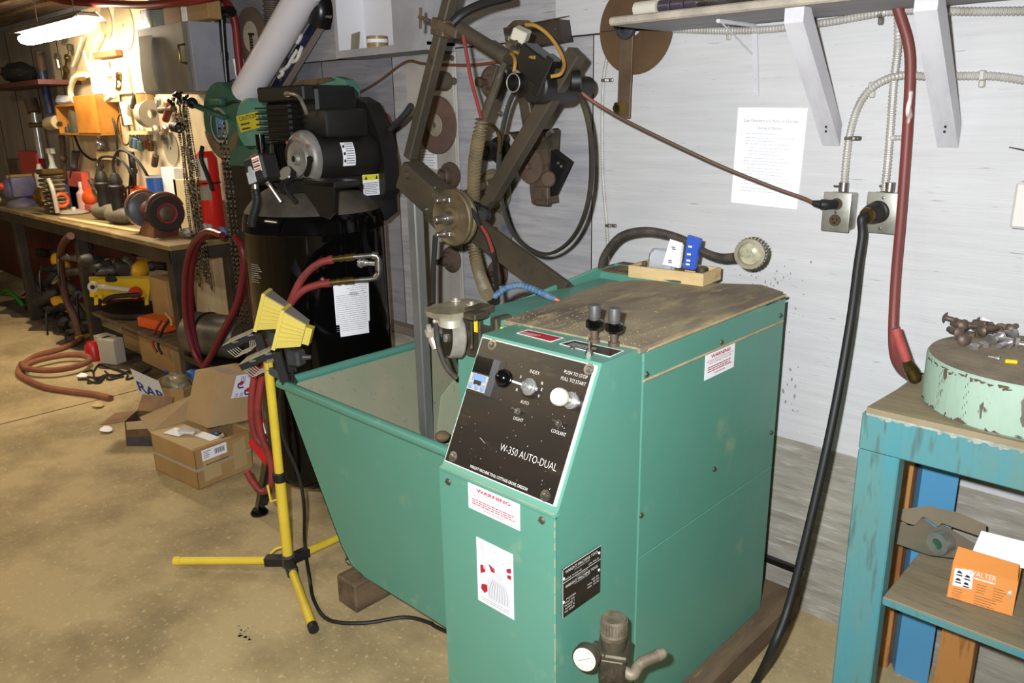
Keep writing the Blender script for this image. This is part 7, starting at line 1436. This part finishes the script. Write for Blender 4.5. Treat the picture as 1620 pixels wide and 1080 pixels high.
b2.prism(pts_, (0, -.003, 0)); part('worn_edge', b2, K['dirt'], DH_)
c = at(393, 198, y=SY - .1); b = MB(); b.lathe([(0, 0), (.108, 0), (.118, .008), (.12, .02), (.12, .14), (0, .14)], V((c.x, SY - .1, c.z)), Y, 44); CV = part('belt_cover', b, K['green'], GS)
gd = [at(*q, y=SY + .12) for q in ((420, 180), (455, 152), (500, 128), (530, 121), (545, 126), (554, 142), (555, 162), (548, 180), (530, 190), (480, 200), (430, 215))]
b = MB(); b.prism(gd, (0, .05, 0)); part('long_guard', b, K['green'], GS)
b = MB(); b.prism([at(*q, y=SY + .11) for q in ((440, 160), (470, 128), (520, 122), (528, 126), (500, 134), (450, 165))], (0, .05, 0)); part('dusty_top', b, K['dirt'], GS)
b = MB(); lx0, lx1, lx2, lx3 = (at(*q, y=SY - .1035) for q in ((381, 210), (412, 201), (406, 176), (373, 184))); b.prism([lx0, lx1, lx2, lx3], (0, .001, 0)); LB = part('caution_label', b, K['yellowlabel'], CV); b = MB(); xd = (lx2 - lx3).normalized(); yd = (lx3 - lx0).normalized(); o_ = lx3.lerp(lx0, .34) + (lx2 - lx3) * .12 - Y * .0012; b.text('CAUTION', o_, xd, yd, .022, (lx2 - lx3).length * .8); b.lines(lx3.lerp(lx0, .6) + (lx2 - lx3) * .12 - Y * .0012, xd, yd, .09, 2, .022, .008, 3, .3); part('print', b, K['inkdark'], LB)
b = MB(); pts_ = [at(*q, y=SY - .1) for q in ((362, 262), (362, 244), (372, 231), (412, 230), (412, 263))]; b.prism(pts_, (0, .2, 0)); part('motor_base', b, K['greendark'], GS); b = MB(); a = at(345, 265, y=SY - .05); b.box((at(362, 240, y=SY).x, SY - .04, .0), (at(410, 240, y=SY).x, SY + .1, at(362, 258, y=SY - .1).z)); part('pedestal', b, K['black'], GS)
b = MB(); b.tube([at(275, 200, y=SY), at(285, 202, y=SY)], .03, 16); b.sphere(at(304, 163, y=SY - .03), .028, n=12); part('knob', b, K['rubber'], GS)
b = MB(); b.tube([at(358, 165, y=SY), at(375, 160, y=SY), at(395, 168, y=SY - .02)], .008, 8); part('cord', b, K['rubber'], GS); b = MB(); b.tube([at(320, 232, y=SY), at(318, 250, y=SY), at(327, 275, y=SY), at(336, 300, y=SY)], .011, 10); part('cord', b, K['rubber'], GS)
# extinguisher
e0 = V((-4.46, -.09, BZ + .001)); zt5 = at(344, 240, y=-.09).z
T = thing('fire_extinguisher', 'red fire extinguisher standing on the right end of the bench', 'fire extinguisher', e0); b = MB(); b.lathe([(0, 0), (.058, 0), (.062, .006), (.062, zt5 - BZ - .04), (.04, zt5 - BZ), (0, zt5 - BZ)], e0, Z, 28); part('cylinder', b, mat('bright_red_enamel', 'c8221a', .3), T)
for z0_, z1_ in ((at(344, 285, y=-.09).z, at(344, 250, y=-.09).z), (at(344, 316, y=-.09).z, at(344, 294, y=-.09).z)):
    b = MB(); n = 10
    for k in range(n + 1):
        t = math.radians(-150 + 130 * k / n); b.v += [V((e0.x + .0627 * math.cos(t), e0.y + .0627 * math.sin(t), z)) for z in (z0_, z1_)]
    for k in range(n): b.f.append([2 * k, 2 * k + 1, 2 * k + 3, 2 * k + 2]); b.m.append(0)
    LB = part('label', b, mat('whitish_label', 'c9c4b8', .5) if z1_ > 1.3 else K['papergrey'], T); b = MB()
    for k in range(4):
        t = math.radians(-85); p = V((e0.x + .064 * math.cos(t), e0.y + .064 * math.sin(t), z1_ - (z1_ - z0_) * (.25 + .18 * k))); b.box(p + V((-.02, 0, 0)), p + V((.025, .0005, .005)))
    part('print', b, K['ink'], LB)
b = MB(); b.torus((e0.x, e0.y, at(344, 290, y=-.09).z), Z, .064, .005, 24, 6); part('strap', b, K['black'], T)
# white tube, dark carton, duct
ty = -.17
t0_, t1_ = at(389, 147, y=ty), at(487, -20, y=ty); T = thing('poster_tube', 'long white cylinder leaning on the green sander against the wall', 'tube', t0_); b = MB(); b.tube([t0_, t1_], .071, 28); part('tube', b, mat('clean_white_tube', 'e6e3ea', .35), T)
q = [at(*q_, y=-.1) for q_ in ((442, 143), (515, 22), (514, 0), (420, 150))]; T = thing('blue_carton', 'dark blue printed flat carton leaning beside the white cylinder', 'box', q[0]); b = MB(); b.prism([q[0], q[1], q[2], q[3]], (0, .03, 0)); part('carton', b, mat('navy_print', '1c2140', .35, col2='14182e', scale=5), T); b = MB(); dd = (q[1] - q[0]).normalized(); b.prism([q[0], q[1], q[1] + V((.02, -.01, -.01)), q[0] + V((.02, -.01, -.01))], (0, .03, 0)); part('edge', b, mat('grey_card_edge', '8f8378', .7), T)
b = MB(); 
for pts in (((444, 113), (455, 105), (462, 92), (470, 80)), ((463, 98), (470, 94), (474, 84), (478, 74)), ((470, 68), (474, 62), (477, 55)), ((441, 122), (446, 118), (448, 112))): b.tube([at(*q_, y=-.103) for q_ in pts], .009, 6)
part('white_print', b, K['wletter'], T)
b = MB(); b.tube([at(505, 40, y=-.1), at(508, 15, y=-.1), at(500, -15, y=-.1)], .05, 16); single('black_pipe', b, K['black'], 'black pipe end at the top beside the dark blue carton', 'pipe')
b = MB(); b.ribbed([at(430, -12, y=-.06), at(432, 30, y=-.06), at(436, 70, y=-.06), at(445, 110, y=-.06), at(458, 125, y=-.06)], .042, .004, .02, 16); single('duct', b, mat('brown_grey_duct', '4f463f', .6, col2='5f564c', scale=5), 'ribbed brown-grey duct hanging down behind the white cylinder', 'duct')
# ================================================================ under and in front of the bench
def hose(pts, r, m, lab, name='hose', cat='hose', z=None):
    b = MB(); b.tube(pts, r, 10); return single(name, b, m, lab, cat)
hy = -.5
hose([at(*q, y=hy) for q in ((352, 372), (330, 366), (312, 378), (300, 400), (293, 440), (294, 500), (305, 550), (320, 578), (330, 570), (355, 520), (375, 480), (385, 430), (384, 395), (372, 374))], .017, K['redhosedark'], 'dark red hose hanging in a tall loop off the right end of the bench')
hose([at(*q, y=hy + .04) for q in ((345, 366), (322, 376), (308, 400), (302, 450), (304, 510), (314, 560), (322, 576), (340, 552), (366, 505), (382, 470), (390, 440))], .015, K['redhosedark'], 'second dark red hose strand inside the tall loop off the bench end')
fz = .016
hose([at(*q, z=fz) for q in ((175, 630), (150, 624), (110, 619), (70, 612), (42, 600), (30, 590), (35, 577), (60, 562), (95, 552), (120, 541), (135, 528))], .02, K['hosedusty'], 'dusty orange-brown hose curving across the floor in front of the bench')
hose([at(*q, z=fz + .03) for q in ((34, 575), (45, 583), (75, 586), (110, 582), (135, 574), (142, 567), (130, 562), (100, 562), (60, 570), (38, 580))], .019, K['hosedusty'], 'second coil of the dusty orange-brown hose on the floor')
hose([at(*q, y=-.3) for q in ((-5, 472), (10, 460), (25, 470), (36, 485), (20, 488), (-5, 486))], .016, K['greenhose'], 'bright green rope coil at the far left under the bench', 'green_rope', 'rope')
rn = random.Random(12)
for i in range(7):
    s = rn.uniform(100, 200); pts = [at(s + k * rn.uniform(8, 18), 585 + i * 3 + rn.uniform(-9, 9), z=.008) for k in range(5)]
    hose(pts, .006, K['rubber'], 'thin black cable in the tangle on the floor at the bench legs', 'black_cable', 'cable').__setitem__('group', 'black cables tangled at the bench legs')
b = MB(); c = at(150, 569, z=.001); b.lathe([(0, 0), (.05, 0), (.05, .1), (.03, .13), (0, .13)], c, Z, 16); single('red_cap_bottle', b, K['redpaint'], 'small red bottle on the floor at the second bench leg', 'bottle')
for q, lab in (((180, 573), 'white carton on the floor under the bench, nearer the lettered carton'), ((172, 568), 'white carton on the floor just behind the nearer white one')):
    p = at(*q, z=.001); b = MB(); b.obox(p + Z * .085, (.14, .09, .17), M.Rotation(.4 if q[0] == 180 else .1, 3, 'Z'), .004); p2 = single('white_box', b, mat('grey_white_box', 'b8b0a0', .7), lab, 'box')
# yellow bin
YB0 = V((-5.3, -.24, .3)); NB = NF
def yb(px, py, off=0): return at(px, py, p=YB0 + NB * off, n=NB)
T = thing('yellow_bin', 'yellow metal bin under the bench with a ratchet wrench before it', 'bin', yb(190, 484))
b = MB(); b.prism([yb(141, 439), yb(238, 437), yb(236, 469), yb(206, 472), yb(168, 474), yb(142, 469)], NB * .006); b.prism([yb(141, 439), yb(238, 437), yb(238, 437, .07), yb(141, 439, .07)], -Z * .006); part('bin', b, mat('tool_yellow', 'c8a41a', .45, dirt='6a5a20', dscale=6, damt=(.6, .75)), T)
b = MB(); b.prism([yb(141, 437.5), yb(238, 436), yb(238, 439.5), yb(141, 442)], -NB * .004); part('rim', b, mat('dull_yellow_rim', '9a8428', .5), T)
for x0 in (149, 161, 229):
    b = MB(); b.prism([yb(x0, 466), yb(x0 + 6, 466), yb(x0 + 6, 482), yb(x0, 483)], NB * .01); part('foot', b, bpy.data.materials['tool_yellow'], T)
T = thing('ratchet_wrench', 'big chrome and red ratchet tool in front of the yellow bin', 'wrench', yb(190, 470, -.04)); b = MB(); b.bar(yb(150, 452, -.04), yb(208, 459, -.04), .03, .02, NB, .006); b.lathe([(0, 0), (.034, 0), (.034, .02), (0, .02)], yb(149, 453, -.03), -NB, 20); part('handle', b, mat('pale_wrench_steel', 'c4c0b6', .4, .3), T)
b = MB(); b.lathe([(0, 0), (.04, 0), (.04, .03), (0, .03)], yb(216, 462, -.02), -NB, 20); part('head', b, K['redpaint'], T); b = MB(); b.lathe([(0, 0), (.015, 0), (.015, .024), (0, .024)], yb(149, 453, -.03), -NB, 14); b.tube([yb(163, 478, -.05), yb(175, 470, -.05), yb(200, 467, -.05), yb(222, 466, -.05)], .016, 10); part('socket', b, K['black'], T)
b = MB(); c = at(215, 490, z=.31); b.lathe([(0, 0), (.24, 0), (.26, .01), (.26, .04), (.2, .05), (0, .05)], V((c.x, -.22, .292)), Z, 36, ); 
for v in b.v: v.y = -.22 + (v.y + .22) * .7
single('flat_disc', b, K['dusty'], 'flat round black lid lying on the lower bench shelf', 'lid')
a = at(236, 522, y=-.34); b = MB(); b.obox((a.x + .03, -.28, .33), (.3, .13, .07), M.Rotation(.15, 3, 'Z'), .01); single('orange_tray', b, K['orangep'], 'orange plastic tray on the lower bench shelf near the bench corner', 'tray')
for i, pts in enumerate((((255, 508), (245, 525), (242, 545), (248, 556)), ((268, 505), (258, 520), (250, 545), (256, 560)), ((262, 495), (270, 505), (272, 515)))):
    hose([at(*q, y=-.37) for q in pts], .008, [K['redhose'], K['rubber'], mat('tan_wire', 'b08a4c', .5)][i], ('thin red wire hanging from the orange tray', 'thin black wire hanging from the orange tray', 'tan wire curl above the orange tray')[i], 'wire', 'wire')
for x0, x1, z0_, z1_, y_, lab in ((-5.25, -5.0, .291, .58, -.2, 'tall tan cardboard box on the lower shelf right of the yellow bin'), (-5.3, -4.8, .01, .22, -.3, 'long tan cardboard box on the floor under the lower bench shelf'), (-5.75, -5.36, .005, .2, -.24, 'brown cardboard box on the floor at the second bench leg')):
    b = MB(); b.box((x0, y_, z0_), (x1, y_ + .16, z1_), .004); single('carton', b, K['card'], lab, 'cardboard box')
b = MB(); b.box((-4.24, -.1, .02), (-3.3, -.04, .62)); b.box((-4.2, -.13, .02), (-3.75, -.1, .42)); single('cardboard_sheet', b, K['cardlight'], 'flattened tan cardboard leaning on the wall between bench and compressor', 'cardboard')
mc = at(325, 522, y=-.36); T = thing('electric_motor', 'grey cylindrical electric motor lying behind the dark red hose loop', 'motor', V((mc.x, -.3, 0))); b = MB(); b.lathe([(0, -.19), (.09, -.19), (.12, -.17), (.12, .15), (.09, .19), (0, .19)], V((mc.x, -.3, .4)), V((.9, .3, 0)), 28); part('body', b, mat('dull_grey_motor', '6a6558', .4, .4, col2='4a463e', scale=5), T); b = MB(); b.torus(V((mc.x, -.3, .4)) + V((-.05, -.02, 0)), V((.9, .3, 0)), .121, .008, 28, 6); part('band', b, K['black'], T)
b = MB(); b.box((mc.x - .24, -.42, .24), (mc.x + .24, -.18, .278)); b.box((mc.x - .2, -.4, .001), (mc.x - .15, -.2, .24)); b.box((mc.x + .15, -.4, .001), (mc.x + .2, -.2, .24)); single('low_stand', b, K['dusty'], 'low dark stand under the grey electric motor', 'stand')
# heap of power tools
yt_ = mat('tool_yellow_plastic', 'd09a1c', .45); tb = mat('dark_tool_plastic', '201e1a', .6, col2='35312a', scale=12); tg = mat('grey_cast_tool', '5a564c', .5, .4, col2='3c3932', scale=10)
rn = random.Random(77)
spots = [(60, 500, 0), (85, 505, .02), (105, 512, .0), (128, 520, 0), (98, 480, .12), (75, 470, .15), (110, 455, .25), (60, 455, .3), (82, 440, .36), (120, 430, .42), (95, 415, .5), (70, 400, .55), (135, 395, .6), (150, 418, .6), (165, 425, .62), (205, 428, .62), (222, 430, .62), (185, 425, .6), (120, 490, .05), (140, 540, 0)]
for i, (px, py, z) in enumerate(spots):
    y_ = -.26 + rn.uniform(-.08, .08) if i < 13 or i > 17 else -.18
    c = at(px, py, y=y_) if i < 13 or i > 17 else yb(px, py - 4, .1); c.z = max(c.z, .05)
    T = thing('power_tool', 'dark dusty power tool in the heap under the bench' if i < 13 or i > 17 else 'yellow and black power tool lying in the yellow bin', 'power tool', c, 'power tools heaped under the bench' if i < 13 or i > 17 else 'power tools in the yellow bin')
    ax = V((rn.uniform(-1, 1), rn.uniform(-.6, .6), rn.uniform(-.4, .8))).normalized(); b = MB(); L = rn.uniform(.08, .12); r = rn.uniform(.035, .055)
    b.lathe([(0, -L), (r * .8, -L), (r, -L * .7), (r, L * .4), (r * .7, L * .8), (r * .4, L), (0, L)], c, ax, 18); part('body', b, [tg, tb, tb, tg, yt_, tb][i % 6], T)
    sd_ = frame(ax)[0]; b = MB(); b.tube([c - ax * L * .5, c - ax * L * .6 + sd_ * .08, c - ax * L * .4 + sd_ * .16], [.035, .026, .03], 10); part('handle', b, [tb, tb, tg, yt_, tb][i % 5], T)
    if 12 < i < 18: continue
    b = MB(); h = c - ax * L * .4 + sd_ * .16; b.tube([h, h + V((.05, -.03, -.02)), h + V((.08, -.05, -.12)), h + V((.03, -.04, -.2))], .007, 6); part('cord', b, K['rubber'], T)
    if i % 3 == 0: b = MB(); b.lathe([(0, 0), (r * 1.3, 0), (r * 1.3, .012), (0, .012)], c + ax * L, ax, 20); part('guard', b, [K['steel'], K['black']][i % 2], T)
hose([at(*q, y=BYF - .03) for q in ((112, 373), (103, 382), (96, 400), (97, 430), (104, 470), (118, 505), (125, 530))], .026, mat('brown_red_hose', '4a2a20', .6), 'dark brown hose hanging in front of the second bench leg')
for q, lab, m_ in (((130, 594), 'white foam scrap on the floor near the orange-brown hose', K['paper']), ((155, 640), 'cream shaving on the floor by the end of the orange-brown hose', K['wood']), ((168, 679), 'small white cap on the floor left of the crushed carton', K['paper'])):
    b = MB(); c = at(*q, z=.012); b.sphere(c, .03, (1.5, 1, .35), 10); crumple(b, .004, 2); single('scrap', b, m_, lab, 'scrap')
b = MB(); b.prism([(x_, -.02, z_) for x_, z_ in [(-2.35, .58)] + [(-2.35 + k * .045, .56 - (.05 if k % 2 else 0)) for k in range(12)] + [(-1.86, .58)]], (0, .01, 0))
for v in b.v: v.z -= .1
single('toothed_saw', b, K['steeldark'], 'toothed saw blade hanging low on the wall behind the green pan', 'saw blade')
b = MB(); b.box((-3.3, -.05, .6), (-1.7, -.0015, .635)); single('wall_ledge', b, mat('dusty_ledge', '7a6f62', .8), 'dusty ledge along the wall behind the green pan', 'ledge')
